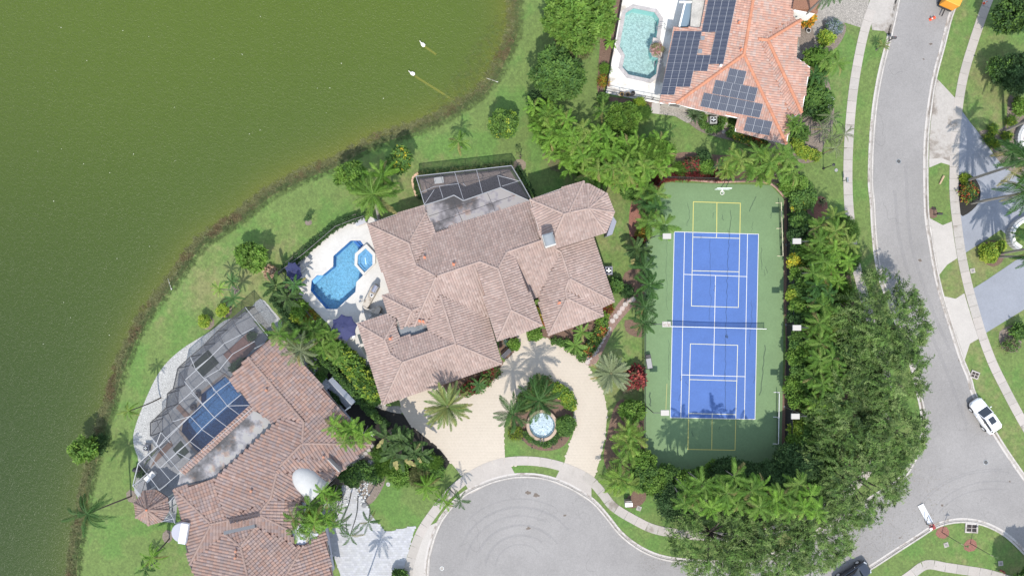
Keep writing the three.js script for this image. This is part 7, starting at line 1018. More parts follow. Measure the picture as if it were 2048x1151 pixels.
// ---- top: trees between lake lawn and pool house
tree('big dense bright tree at the top edge left of the turquoise pool', 1158, 28, 76, 7.5, { cols: G.bright, leaf: 'big', dens: 9, lobes: 13, gap: 0.34 });
tree('airy yellow green bush tree below the big bright tree', 1150, 84, 48, 4.2, { cols: G.olive, leaf: 'mid', dens: 7, gap: 0.46, lobes: 10 });
tree('dense round tree left of the terrace mulch strip', 1116, 150, 52, 6.2, { cols: G.mid, leaf: 'big', dens: 11, lobes: 12, gap: 0.36 });
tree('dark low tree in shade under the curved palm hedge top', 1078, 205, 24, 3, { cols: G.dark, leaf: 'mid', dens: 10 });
shrub('round glossy bush with rosette leaves right of the curved palms', 1246, 240, 35, 3.4, { cols: G.bright, leaf: 'rosette', dens: 15, gap: 0.25, scale: 1.2, lobes: 9 });
palm('pale low palm just left of the round glossy bush', 1205, 222, 2.6, 26, { kind: 'coco', cols: 'areca', n: 9 }); palm('bright spiky bromeliad clump in the terrace mulch strip', 1220, 84, 0.7, 17, { kind: 'banana', cols: 'bright', n: 14, tr: 0.1, name: 'bromeliad', cat: 'plant' });
shrub('small yellow green bush low in the terrace mulch strip', 1210, 138, 8, 0.7, { cols: G.bright, leaf: 'thin' }); shrub('tiny reddish bush at the foot of the terrace mulch strip', 1206, 163, 8, 0.7, { cols: G.croton, leaf: 'thin' }); shrub('small round green bush at the terrace fence corner', 1206, 196, 9, 0.9, { cols: G.mid });
shrub('flowering pink bush in the planter of the turquoise pool', 1313, 98, 13, 1.5, { cols: [[0.30, 0.16, 0.14], [0.16, 0.16, 0.07], [0.42, 0.25, 0.24], [0.2, 0.2, 0.1]], leaf: 'fine', dens: 16, gap: 0.42 });
shrub('yellow bush below the terrace fence right of the pots', 1278, 207, 9, 0.9, { cols: G.lime, leaf: 'thin' }); shrub('grassy green bush left of the terrace side path', 1284, 226, 14, 1, { cols: G.mid, leaf: 'thin', gap: 0.42 });
agave('large spiky yucca clump beside the fan unit below the orange roof', 1386, 233, 22, [0.15, 0.19, 0.09], { n: 46, name: 'yucca', cat: 'yucca', h: 0.6, c2: [0.2, 0.22, 0.12] });
hedge('clipped hedge round the fan unit under the orange roof', [[1404, 228], [1408, 250], [1428, 258], [1444, 248], [1446, 232]], 0.8, 0.9, { cols: G.mid, dens: 14, scale: 0.7 }); hedge('clipped hedge left of the round stones under the orange roof', [[1466, 238], [1470, 258], [1462, 266]], 0.8, 1, { cols: G.mid, dens: 14, scale: 0.7 });
palm('thin young palm casting a long shadow below the yucca', 1340, 262, 2.6, 20, { kind: 'coco', cols: 'royal', n: 9 });
hedge('green bushes along the lower eave of the orange roof', [[1478, 272], [1500, 276], [1530, 284]], 1.1, 1, { cols: [...G.mid, ...G.croton], dens: 12 });
// curved areca band
{ const c = [[1082, 226], [1094, 248], [1108, 240], [1112, 268], [1130, 258], [1118, 292], [1140, 284], [1160, 272], [1152, 306], [1172, 296], [1186, 280], [1192, 312], [1180, 334], [1212, 294], [1222, 320], [1212, 346], [1240, 300], [1250, 328], [1266, 296], [1278, 322], [1268, 346], [1296, 300], [1302, 326], [1318, 296], [1326, 318], [1142, 322], [1196, 352], [1240, 348]]; c.forEach(([x, y], i) => palm(ORD[i] + ' areca palm from the upper left end of the dense curved band', x, y, 3.6 + 1.4 * ((i * 7) % 5) / 5, 36, { kind: 'areca', cols: i % 5 === 2 ? 'yellowish' : 'bright', n: 56, stems: 4, spread: 0.5, tr: 0.05, group: 'areca palms of the curved band', name: 'areca_palm', sag: 0.12 })); }
// above the court
{ const c = [[1470, 316, 36], [1498, 330, 40], [1524, 308, 36], [1544, 334, 40], [1566, 316, 36], [1580, 342, 36], [1455, 340, 26], [1520, 345, 32]]; c.forEach(([x, y, q], i) => palm(['leftmost', 'second', 'third', 'fourth', 'fifth', 'rightmost', 'low outermost', 'low middle'][i] + ' large areca palm of the group above the court, counted from the left', x, y, i > 5 ? 3.6 : 5.4, q, { kind: 'areca', cols: i % 3 ? 'areca' : 'yellowish', n: 18, stems: i > 5 ? 1 : 2, spread: 0.25, tr: 0.08, trunkMat: 'palmBark', name: 'areca_palm', sag: 0.1 })); }
hedge('red leaved low cordyline row along the upper court edge', [[1332, 352], [1380, 349], [1430, 351], [1455, 352]], 0.7, 0.8, { cols: G.red, leaf: 'thin', dens: 16 }); hedge('red leaved low cordyline row at the upper left court corner', [[1330, 350], [1318, 362], [1308, 374]], 0.6, 0.8, { cols: G.red, leaf: 'thin', dens: 14 });
shrub('bright bush left in the bed above the court', 1360, 338, 12, 1.2, { cols: G.bright, leaf: 'thin' }); shrub('bright bush right in the bed above the court', 1412, 333, 16, 1.4, { cols: G.bright }); shrub('dark brownish bush between two bright ones above the court', 1384, 330, 15, 1.2, { cols: [...G.dark, ...G.red], leaf: 'mid' }); shrub('dark bush at the upper right of the bed above the court', 1408, 314, 10, 1.4, { cols: G.dark, leaf: 'mid' });
palm('tall thin palm with long straight shadow at the bed above the court', 1436, 330, 5.5, 14, { kind: 'coco', cols: 'royal', n: 7, base: [1428, 332], tr: 0.08 });
// right side of house 3
tree('leafy green clump nearest the right eave of the orange roof', 1634, 118, 24, 2.6, { cols: G.bright, leaf: 'big', dens: 12 }); palm('arching palm right of the leafy clump by the orange roof', 1662, 122, 3.4, 34, { kind: 'areca', cols: 'areca', n: 15, stems: 2, tr: 0.07 }); palm('dark arching palm above the red flowers by the orange roof', 1640, 150, 3.2, 28, { kind: 'areca', cols: 'arecaDark', n: 15, stems: 2, tr: 0.07 });
tree('dense shrubbery with orange and white spots beside the orange roof', 1632, 190, 26, 2.4, { cols: G.mid, leaf: 'big', dens: 11, flowers: [[0.5, 0.12, 0.08], [0.5, 0.5, 0.45]], fd: 0.5, fgap: 0.62 }); shrub('white speckled leafy bush right of the shrubbery with flowers', 1650, 205, 16, 1.6, { cols: [...G.mid, [0.3, 0.36, 0.28]], leaf: 'mid' });
palm('soft feathery palm at the lowest corner of the orange roof', 1594, 246, 4.4, 26, { kind: 'areca', cols: 'areca', n: 24, stems: 3, tr: 0.06, spread: 0.3 });
[[1662, 232, 24, 'upper'], [1647, 258, 26, 'left'], [1688, 268, 26, 'right, over the sidewalk'], [1664, 272, 24, 'middle'], [1672, 296, 26, 'lowest']].forEach(([x, y, q, w]) => palm('grey green thin leaved palm of the clump left of the sidewalk, ' + w, x, y, 3.4, q, { kind: 'coco', cols: 'silver', n: 10, tr: 0.07, wide: 0.7, name: 'grey_palm' }));
hedge('curved lime yellow hedge below the orange roof corner', [[1596, 280], [1602, 298], [1614, 308], [1632, 310]], 1.3, 1.1, { cols: G.lime, dens: 16, scale: 0.8 });
shrub('pale lilac flowering half of the round bush by the old paver drive', 1668, 56, 18, 1.6, { cols: G.lilac, leaf: 'fine', dens: 26, gap: 0.2 }); shrub('lime yellow half of the round bush by the old paver drive', 1652, 76, 14, 1.3, { cols: G.lime, leaf: 'mid', dens: 24, gap: 0.2 });
shrub('bright orange croton bush at the white porch', 1615, 38, 13, 1.5, { cols: G.orange, leaf: 'big', dens: 16 });
palm('very tall palm whose grey trunk crosses the top roof corner', 1665, -22, 12, 40, { kind: 'royal', cols: 'royal', n: 13, base: [1600, 40], tr: 0.17, shaft: 1 });
palm('little date palm beside the dark mailbox at the left kerb', 1766, 91, 1.4, 15, { kind: 'cycad', cols: 'date', n: 24, tr: 0.12, wide: 1.4, name: 'small_palm' });
[[1622, 150, 18, 'bright'], [1612, 176, 16, 'mid'], [1618, 214, 18, 'dark'], [1600, 268, 16, 'mid'], [1644, 228, 16, 'mid'], [1640, 138, 16, 'mid']].forEach(([x, y, q, c], i) => shrub(ORD[i] + ' low filler bush in the bed right of the orange roof', x, y, q, 1.5, { cols: G[c], leaf: 'mid', dens: 13, gap: 0.36 }));
// right edge gardens
tree('dark round tree at the upper right corner', 2034, 28, 40, 5.5, { cols: [...G.dark, ...G.mid], leaf: 'big', dens: 11, lobes: 12 });
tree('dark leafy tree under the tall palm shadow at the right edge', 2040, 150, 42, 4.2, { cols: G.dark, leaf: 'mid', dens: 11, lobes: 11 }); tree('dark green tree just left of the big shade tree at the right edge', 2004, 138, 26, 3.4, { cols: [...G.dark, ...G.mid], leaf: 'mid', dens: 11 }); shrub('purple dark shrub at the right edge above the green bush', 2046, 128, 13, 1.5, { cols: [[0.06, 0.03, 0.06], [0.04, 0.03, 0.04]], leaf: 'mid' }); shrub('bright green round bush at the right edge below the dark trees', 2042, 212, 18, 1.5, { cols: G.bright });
palm('tallest royal palm at the right edge, uppermost of four trunks', 2140, 205, 10.5, 60, { kind: 'royal', cols: 'royal', n: 16, base: [2009, 262], tr: 0.19, shaft: 1 });
palm('royal palm at the right edge with its trunk crossing the upper blue drive', 2054, 322, 9.8, 66, { kind: 'royal', cols: 'royal', n: 17, base: [1934, 361], tr: 0.19, shaft: 1 });
palm('royal palm at the right edge with trunk starting in the dark shrub bed', 2056, 384, 9.2, 60, { kind: 'royal', cols: 'royal', n: 16, base: [1944, 406], tr: 0.18, shaft: 1 });
palm('royal palm from the round lime bed at the right, upper trunk', 2098, 490, 9.0, 60, { kind: 'royal', cols: 'royal', n: 16, base: [1997, 508], tr: 0.17, shaft: 1 }); palm('royal palm from the round lime bed at the right, lower trunk', 2094, 512, 9.0, 60, { kind: 'royal', cols: 'royal', n: 16, base: [1990, 513], tr: 0.17, shaft: 1 });
palm('low green palm between planter wall and blue drive at the right', 2026, 305, 3, 36, { kind: 'areca', cols: 'arecaDark', n: 13, tr: 0.08 });
shrub('round lime hedge bush round the twin trunks at the right', 1978, 507, 20, 1.4, { cols: G.lime, dens: 26, gap: 0.18, leaf: 'round' }); shrub('smaller lime bush right of the twin trunk bed', 1999, 493, 11, 1.3, { cols: G.lime, dens: 26, gap: 0.18 });
shrub('dark mixed shrubs in the bed between sidewalk and blue drive', 1938, 385, 17, 1.0, { cols: [...G.dark, ...G.croton], leaf: 'mid', dens: 16 }); shrub('pale yellow grass tuft at the trunk foot by the sidewalk', 1931, 356, 6, 0.6, { cols: G.lime, leaf: 'thin' });
[[1986, 258, 'first'], [1979, 278, 'second'], [1992, 288, 'third'], [2014, 272, 'fourth'], [2022, 242, 'fifth']].forEach(([x, y, w]) => shrub(w + ' little yellow green plant in the bare bed left of the upper planter wall', x, y, 6 + (x % 4), 0.6, { cols: [...G.lime, ...G.mid], leaf: 'thin', dens: 16 }));
shrub('sparse reddish shrub in the soil patch on the lower right lawn', 2022, 690, 17, 1.1, { cols: [[0.11, 0.11, 0.06], [0.16, 0.12, 0.08], ...G.mid], leaf: 'fine', dens: 12, gap: 0.46 }); shrub('green leafy bush joined to the sparse shrub on the lower right lawn', 2037, 662, 14, 1.4, { cols: G.mid, leaf: 'big', dens: 12 });
tree('tree outside the corner whose shade falls on the lower right lawn', 2085, 1178, 55, 6.5, { cols: G.mid, leaf: 'big', dens: 10 });
palm('young dark palm in the inner corner of the right planter wall', 2044, 470, 1.6, 18, { kind: 'areca', cols: 'arecaDark', n: 11 });
// ---- between house 1 and court
shrub('leafy dark bush at the top left corner of the court', 1262, 378, 22, 2.2, { cols: G.mid, leaf: 'big', dens: 11 }); shrub('maroon leaved bush below the curved palm band by the court', 1226, 352, 14, 1.3, { cols: [...G.red, ...G.dark], leaf: 'mid' });
[[1302, 388, 36, 3.4, 'areca'], [1300, 412, 34, 3, 'arecaDark'], [1314, 445, 42, 4.2, 'areca'], [1291, 536, 34, 4, 'royal'], [1298, 569, 36, 4.4, 'arecaDark'], [1290, 614, 34, 4.4, 'royal'], [1287, 645, 34, 4.6, 'royal']].forEach(([x, y, q, h, c], i) => palm(ORD[i] + ' palm from the top in the row along the left edge of the court', x, y, h, q, { kind: i < 3 ? 'areca' : 'coco', cols: c, n: i < 3 ? 20 : 14, stems: i < 3 ? 2 : 1, tr: 0.09, name: 'court_palm', wide: 1.1 }));
palm('dark banana plant with broad leaves left of the court', 1273, 500, 2.6, 34, { kind: 'banana', cols: 'dark', n: 17, tr: 0.12, name: 'banana_plant', cat: 'banana plant', wide: 1.0 });
shrub('yellow and red croton at the foot of the third court palm', 1288, 466, 12, 1.2, { cols: G.croton, leaf: 'thin' }); shrub('red croton under the third court palm', 1280, 478, 8, 1, { cols: G.red, leaf: 'thin' });
shrub('round small bush at the right eave corner of the large house', 1232, 570, 14, 1.5, { cols: G.mid }); shrub('shaded bush on the path corner beside the court palms', 1254, 582, 10, 1.0, { cols: G.dark, leaf: 'mid' });
palm('silvery dense date palm right of the cream driveway', 1222, 746, 3.8, 42, { kind: 'date', cols: 'silver', n: 76, tr: 0.22, heart: 1, name: 'date_palm', wide: 1.25 });
palm('yellow green date palm standing in the cream driveway left part', 895, 812, 4.4, 50, { kind: 'date', cols: 'date', n: 60, tr: 0.24, heart: 1, name: 'date_palm', wide: 1.2, base: [902, 805] });
shrub('red copper leaf shrub between silver palm and court fence', 1272, 755, 21, 2.0, { cols: G.red, leaf: 'big', dens: 13 }); shrub('pale pinkish shrub just below the silver palm', 1254, 768, 13, 1.1, { cols: [[0.22, 0.18, 0.12], [0.16, 0.16, 0.09]], leaf: 'thin' });
tree('bright dense bush left of the lower court fence', 1265, 822, 27, 2.8, { cols: G.bright, leaf: 'round', dens: 22, name: 'shrub', cat: 'shrub' });
palm('wide yellowish areca palm left of the lower court corner', 1262, 876, 4.4, 52, { kind: 'areca', cols: 'yellowish', n: 26, stems: 3, tr: 0.08, spread: 0.2, name: 'areca_palm' }); palm('low yellow tipped areca palm above the stone pillar', 1243, 964, 3.6, 50, { kind: 'areca', cols: 'yellowish', n: 26, stems: 3, tr: 0.08, spread: 0.25, name: 'areca_palm' }); palm('greener areca palm just above the low yellow tipped one', 1252, 908, 3.6, 40, { kind: 'areca', cols: 'areca', n: 22, stems: 3, tr: 0.07, name: 'areca_palm' });
[[1290, 925, 26, 3], [1286, 952, 30, 3.2], [1314, 966, 28, 3.2], [1340, 950, 26, 2.8], [1370, 962, 26, 2.8], [1400, 956, 24, 2.8], [1430, 950, 28, 3.8]].forEach(([x, y, q, h], i) => tree(ORD[i] + ' leafy bush from the left in the row along the lower court fence', x, y, q, h, { cols: i % 2 ? G.mid : G.bright, leaf: 'round', dens: 18, name: 'shrub', cat: 'shrub' }));
// front garden of house 1
shrub('low green shrub right of the entry walk', 1070, 669, 13, 0.7, { cols: G.bright }); shrub('bright green shrub left of the entry walk', 1027, 689, 12, 0.8, { cols: G.bright }); agave('pale blue agave left of the entry walk', 1013, 685, 11, [0.26, 0.31, 0.29]); agave('pale blue agave tucked under the eave right of the entry walk', 1070, 659, 8, [0.2, 0.28, 0.28]);
palm('feathery cycad nearest the right front gable', 1164, 664, 1.2, 22, { kind: 'cycad', cols: 'areca', n: 22, tr: 0.15, name: 'cycad', cat: 'cycad', wide: 1.5 }); palm('feathery cycad lower left in the front bed by the path', 1150, 690, 1.1, 24, { kind: 'cycad', cols: 'areca', n: 22, tr: 0.15, name: 'cycad', cat: 'cycad', wide: 1.5 });
hedge('low green border along the driveway curve before the front bed', [[1112, 682], [1136, 690], [1156, 706], [1166, 714]], 1.0, 0.6, { cols: G.mid, dens: 16, scale: 0.8 }); hedge('flowery mixed border beside the stepping stone path', [[1178, 700], [1192, 678], [1206, 650], [1208, 632]], 1.1, 0.8, { cols: [...G.croton, ...G.bright, ...G.dark], dens: 14, leaf: 'mid' }); hedge('brownish croton strip in the gap between the two front gables', [[1077, 618], [1081, 630], [1086, 645]], 0.5, 0.5, { cols: G.croton, dens: 12 });
shrub('rusty croton in the notch of the right front gable', 1212, 614, 10, 0.9, { cols: [...G.croton, ...G.red], leaf: 'thin' });
hedge('red and green shrubs between the front eave and driveway', [[990, 742], [970, 757], [950, 772], [935, 778]], 1.4, 0.8, { cols: [...G.mid, ...G.mid, ...G.red], dens: 13, leaf: 'mid' });
palm('small dark fern palm in the bed right of the date palm', 958, 768, 1.6, 20, { kind: 'cycad', cols: 'royal', n: 14, name: 'cycad', cat: 'cycad', wide: 1.4 });
// island
palm('royal palm left on the drive island', 1026, 828, 6.2, 50, { kind: 'royal', cols: 'royal', n: 14, tr: 0.15, shaft: 1, base: [1036, 800] }); palm('royal palm right on the drive island, over the fountain', 1078, 800, 6.2, 55, { kind: 'royal', cols: 'royal', n: 17, tr: 0.15, shaft: 1, base: [1074, 776] });
hedge('lime and green shrubs along the right rim of the drive island', [[1112, 776], [1130, 788], [1140, 808]], 1.4, 0.9, { cols: [...G.lime, ...G.bright], dens: 14 }); tree('dense low shrub mass right of the fountain', 1131, 850, 21, 1.5, { cols: G.mid, leaf: 'round', dens: 24, gap: 0.22, c: 0.5, name: 'shrub', cat: 'shrub' }); hedge('clipped ring hedge below the fountain rim', [[1054, 866], [1064, 879], [1084, 886], [1104, 881], [1116, 868]], 0.9, 0.5, { cols: [...G.mid, ...G.dark], dens: 18, scale: 0.8 }); tree('shrub mass with red leaves at the top of the drive island', 1084, 776, 26, 1.4, { cols: [...G.mid, ...G.olive, [0.2, 0.07, 0.05]], leaf: 'mid', dens: 18, c: 0.5, name: 'shrub', cat: 'shrub' }); shrub('green shrub between the two island palms', 1052, 800, 17, 1.3, { cols: [...G.mid, ...G.olive], leaf: 'mid' }); shrub('lime border shrub at the lower left of the fountain', 1032, 866, 12, 0.6, { cols: [...G.lime, ...G.olive], leaf: 'thin' });
// ---- south of the court
[[1408, 988, 46], [1438, 1006, 40], [1472, 974, 48], [1500, 1000, 44], [1534, 996, 44], [1560, 1012, 40], [1596, 990, 44], [1622, 1006, 38], [1380, 996, 34]].forEach(([x, y, q], i) => palm((i === 8 ? 'outermost left' : ORD[i] + ' from the left') + ' areca palm in the row below the court', x, y, 8.6, q * 1.1, { kind: 'areca', cols: i % 3 === 1 ? 'bright' : 'areca', n: 26, stems: 3, spread: 0.42, tr: 0.08, name: 'areca_palm', sag: 0.08 }));
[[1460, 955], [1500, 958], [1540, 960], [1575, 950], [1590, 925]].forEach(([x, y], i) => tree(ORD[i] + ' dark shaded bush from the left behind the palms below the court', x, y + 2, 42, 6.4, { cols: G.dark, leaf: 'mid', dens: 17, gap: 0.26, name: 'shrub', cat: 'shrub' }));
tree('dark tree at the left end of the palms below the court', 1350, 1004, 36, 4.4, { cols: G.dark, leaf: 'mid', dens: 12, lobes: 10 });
// ---- east of the court
[[1604, 398, 24, 'mid'], [1599, 412, 13, 'yellow'], [1602, 440, 22, 'mid'], [1598, 468, 20, 'dark'], [1604, 500, 18, 'mid'], [1592, 520, 14, 'yellow'], [1604, 545, 20, 'bright'], [1588, 588, 14, 'lime'], [1604, 580, 20, 'mid'], [1604, 612, 22, 'bright'], [1600, 636, 18, 'dark'], [1600, 684, 22, 'mid'], [1598, 716, 22, 'bright'], [1602, 742, 20, 'mid'], [1594, 768, 22, 'bright'], [1598, 798, 20, 'bright'], [1600, 858, 20, 'lime'], [1598, 884, 22, 'bright'], [1596, 912, 24, 'mid']].forEach(([x, y, q, c], i) => tree(ORD[i] + ' bush from the top in the colourful hedge right of the court', x - 2, y, q * 1.08, 3.2, { cols: c === 'yellow' ? G.yellow : G[c], leaf: 'round', dens: 18, name: 'shrub', cat: 'shrub', c: 0.55 }));
[[1668, 446, 38, 'yellowish'], [1648, 468, 40, 'areca'], [1682, 478, 40, 'yellowish'], [1652, 505, 42, 'areca'], [1676, 520, 38, 'bright'], [1640, 540, 40, 'areca'], [1662, 556, 38, 'bright'], [1640, 585, 34, 'arecaDark'], [1650, 630, 44, 'areca'], [1672, 648, 42, 'yellowish'], [1640, 672, 38, 'areca'], [1650, 704, 42, 'areca'], [1672, 716, 38, 'arecaDark'], [1640, 742, 40, 'areca'], [1660, 762, 40, 'areca'], [1650, 800, 42, 'bright'], [1668, 812, 34, 'areca']].forEach(([x, y, q, c], i) => palm(ORD[i] + ' areca palm from the top in the deep palm belt right of the court', x, y, 5.2 + (i % 3) * 0.5, q, { kind: 'areca', cols: c, n: 26, stems: 3, spread: 0.45, tr: 0.07, name: 'areca_palm', sag: 0.08 }));
[[1680, 462, 34], [1632, 500, 32], [1690, 515, 32], [1630, 570, 34], [1672, 590, 34], [1632, 628, 32], [1676, 676, 34], [1630, 700, 32], [1672, 744, 34], [1630, 768, 32], [1640, 826, 36], [1636, 872, 36], [1640, 920, 38]].forEach(([x, y, q], i) => tree(ORD[i] + ' leafy understory bush from the top inside the palm belt right of the court', x, y, q, 4.2, { cols: i % 3 === 1 ? G.bright : G.mid, leaf: i % 2 ? 'big' : 'thin', dens: 10, gap: 0.34, name: 'understory_shrub', cat: 'shrub' }));
[[1424, 974, 34], [1470, 992, 34], [1514, 980, 34], [1560, 988, 34], [1604, 972, 36]].forEach(([x, y, q], i) => tree(ORD[i] + ' leafy understory bush from the left between the palms below the court', x, y, q, 5.4, { cols: G.mid, leaf: 'big', dens: 10, gap: 0.34, name: 'understory_shrub', cat: 'shrub' }));
[[1092, 236, 30], [1112, 270, 34], [1144, 296, 36], [1178, 318, 38], [1216, 322, 38], [1256, 322, 38], [1296, 316, 36], [1322, 308, 26]].forEach(([x, y, q], i) => tree(ORD[i] + ' leafy mass from the left filling the curved areca band', x, y, q, 4.7, { cols: G.bright, leaf: 'thin', dens: 12, gap: 0.3, name: 'understory_shrub', cat: 'shrub' }));
agave('variegated pale and dark spiky plant above the red mulch right of the court', 1641, 404, 13, [0.40, 0.38, 0.22], { c2: [0.07, 0.05, 0.05], n: 34, name: 'spiky_plant', cat: 'plant', h: 0.35 });
tree('dense bright bush at the upper right corner of the court', 1586, 368, 26, 3.2, { cols: G.bright, leaf: 'round', dens: 18, name: 'shrub', cat: 'shrub' }); tree('darker dense bush below the bright corner bush of the court', 1612, 384, 22, 2.6, { cols: G.mid, leaf: 'round', dens: 18, name: 'shrub', cat: 'shrub' });
// live oaks
function oak(label, x, y, rp, h, arms, o = {}) {
  const seed = ++plantSeed, r = rng(seed), hc = h * 0.62, R = rp / S * (1 - hc / H), c = P(x, y, hc), base = V(c.x, 0, c.z), g = thing('live_oak', label, 'tree', base), list = [], cols = [], q = new THREE.Quaternion(), e = new THREE.Euler(), tips = [];
  const rim = (a) => R * (0.86 + 0.30 * n3(20 + Math.cos(a) * 2.2 + x, Math.sin(a) * 2.2 + y, 0.6)), nb = Math.round(R * R * 27);
  for (let i = 0; i < nb; i++) {                                            // leafy twigs: rows of sprigs that run outwards and droop at the rim
    const a = r() * 6.283, k = Math.sqrt(r()), X = Math.cos(a) * rim(a) * k, Z = Math.sin(a) * rim(a) * k, big = n3(base.x + X, base.z + Z, 0.34), sm1 = n3(base.x + X, base.z + Z, 1.1);
    if (big < 0.30 + 0.12 * k || sm1 < 0.27) continue;
    const Y = hc - 1.0 + (h - hc + 0.6) * Math.sqrt(Math.max(0.02, 1 - k * k)) + (big - 0.5) * 3.4 + rr(r, -1.1, 0.35); if (i % 60 === 0) tips.push(V(X * 0.85, Math.max(2, Y - 0.8), Z * 0.85));
    const d = a + rr(r, -1.1, 1.1), L = rr(r, 0.5, 1.25), dr = 0.1 + 0.5 * k * k, b = pick(r, G.oak), v = (0.62 + 0.8 * big) * rr(r, 0.75, 1.35), n = 5;
    for (let j = 0; j < n; j++) { const t = j / (n - 1), s = (1.1 - 0.5 * t) * rr(r, 0.75, 1.2); e.set(rr(r, -0.5, 0.5), r() * 6.283, rr(r, -0.5, 0.5)); list.push(M4(V(X + Math.cos(d) * L * t + rr(r, -0.08, 0.08), Math.max(1.2, Y + 0.15 * t - dr * L * t * t), Z + Math.sin(d) * L * t + rr(r, -0.08, 0.08)), q.setFromEuler(e), V(s, s, s))); const w = v * (0.8 + 0.4 * t) * rr(r, 0.85, 1.15); cols.push([b[0] * w, b[1] * w, b[2] * w]); }
  }
  part('trunk', limbGeo(V(0, 0, 0), tips.slice(0, 14), 0.34, r), M.bark, g); scatter('crown', SPRIG.fine, LEAF, list, g, cols); return g;
}
oak('topmost live oak over the left kerb of the bending street', 1752, 645, 100, 8.5, 30); oak('live oak below the topmost one, reaching farthest over the street', 1768, 745, 92, 8.5, 26); oak('live oak inside the belt between palms and street bend', 1700, 820, 88, 8, 24); oak('live oak at the right kerb curve with pale gaps', 1765, 855, 84, 7.5, 20); oak('live oak at the lower right corner of the oak belt', 1700, 945, 112, 8.5, 32); oak('live oak hanging over the bottom street, right', 1620, 1045, 100, 8, 28); oak('live oak hanging over the bottom street, middle', 1530, 1082, 92, 8, 24); oak('leftmost live oak at the end of the short sidewalk', 1432, 1082, 84, 7.5, 22);
// ---- between house 1 and house 2
[[552, 572, 34, 'dark'], [575, 596, 32, 'dark'], [590, 568, 26, 'arecaDark']].forEach(([x, y, q, c], i) => palm(['left', 'lower', 'right'][i] + ' dark glossy palm of the clump beside the half closed umbrella', x, y, 3.4, q, { kind: 'banana', cols: c, n: 15, tr: 0.09, name: 'fishtail_palm' }));
shrub('bright bush below the dark palm clump by the pool wall', 600, 618, 15, 1.6, { cols: G.bright, leaf: 'big' }); shrub('rusty low croton by the pool terrace wall', 618, 632, 12, 0.9, { cols: G.croton, leaf: 'thin' }); shrub('lime leafed bush lower in the strip by the pool wall', 594, 632, 9, 1.2, { cols: G.lime, leaf: 'big' });
shrub('brown dry round mound in the tan circle by the pool hedge', 541, 545, 12, 0.8, { cols: [[0.36, 0.25, 0.17], [0.28, 0.18, 0.12], [0.42, 0.32, 0.22]], leaf: 'mid', dens: 20 });
[[622, 652, 30], [648, 664, 32], [640, 690, 34], [664, 690, 26], [668, 712, 24]].forEach(([x, y, q], i) => palm(ORD[i] + ' green palm from the top in the strip left of the large umbrella', x, y, 3.0, q, { kind: 'areca', cols: 'areca', n: 16, stems: 2, tr: 0.07, name: 'areca_palm' }));
palm('half bare palm with pale stalks beside the lower left roof ridge', 600, 700, 6.0, 42, { kind: 'coco', cols: 'silver', n: 14, tr: 0.12, name: 'fishtail_palm', base: [616, 726] }); palm('feathery palm covering the upper corner of the mottled roof', 570, 672, 6.4, 40, { kind: 'areca', cols: 'areca', n: 18, stems: 2, tr: 0.08 }); palm('small pale palm by the fan unit in the dark side yard', 622, 732, 2.0, 18, { kind: 'coco', cols: 'areca', n: 9 });
hedge('bright croton hedge along the right boundary of the pool terrace', [[664, 695], [684, 712], [704, 732], [722, 752], [736, 772], [746, 788]], 2.2, 1.8, { cols: [...G.lime, ...G.bright, ...G.mid, ...G.mid], leaf: 'big', dens: 9 });
hedge('long low clipped hedge along the boundary path to the driveway', [[632, 706], [660, 734], [690, 768], [716, 798], [745, 828], [770, 848]], 0.9, 1.2, { cols: [...G.dark, ...G.mid], dens: 14, scale: 0.75 }); hedge('thin trimmed hedge on the upper boundary beside the dark palms', [[545, 600], [570, 630], [600, 668], [625, 698]], 0.7, 1.2, { cols: G.dark, dens: 14, scale: 0.75 });
[[676, 858, 34, 'bright'], [714, 866, 36, 'bright'], [700, 880, 30, 'yellowish']].forEach(([x, y, q, c], i) => palm(['left', 'right', 'lower'][i] + ' yellow green palm over the right corner of the mottled roof', x, y, 4.8, q, { kind: 'areca', cols: c, n: 20, stems: 2, tr: 0.07, name: 'areca_palm' }));
[[778, 880, 44], [812, 884, 46], [796, 912, 44], [836, 906, 34]].forEach(([x, y, q], i) => palm(['upper left', 'upper right', 'lower', 'outer right'][i] + ' stem of the big dark bird of paradise clump by the driveway', x, y, 4.2, q, { kind: 'banana', cols: 'dark', n: 20, tr: 0.1, stems: 2, name: 'bird_of_paradise', cat: 'plant', spread: 0.2 }));
[[772, 930, 24, 'bright'], [800, 948, 26, 'bright'], [760, 908, 16, 'mid'], [852, 920, 20, 'mid'], [842, 950, 24, 'olive'], [872, 944, 16, 'mid'], [868, 925, 14, 'bright']].forEach(([x, y, q, c], i) => shrub(ORD[i] + ' low shrub from the left below the bird of paradise clump', x, y, q, 1.4, { cols: G[c], leaf: i % 2 ? 'mid' : 'thin', dens: 13, gap: 0.38 }));
[[852, 972, 30], [888, 1000, 26]].forEach(([x, y, q], i) => palm(['small tufted palm on the lawn edge below the driveway bed', 'small tufted palm on the verge beside the cul-de-sac'][i], x, y, 2.0, q, { kind: 'coco', cols: 'bright', n: 14, tr: 0.07 })); palm('leaning dark palm over the kerb of the cul-de-sac', 920, 1000, 3.4, 24, { kind: 'coco', cols: 'royal', n: 9, base: [896, 975], tr: 0.08 });
[[720, 938, 18], [735, 945, 16], [690, 945, 16], [706, 955, 18], [752, 952, 14], [668, 985, 16]].forEach(([x, y, q], i) => shrub(ORD[i] + ' small mixed bush in the rock garden, counted from the top left', x, y, q, 1.1, { cols: [...G.mid, ...G.dark], leaf: 'mid', dens: 12, gap: 0.42 }));
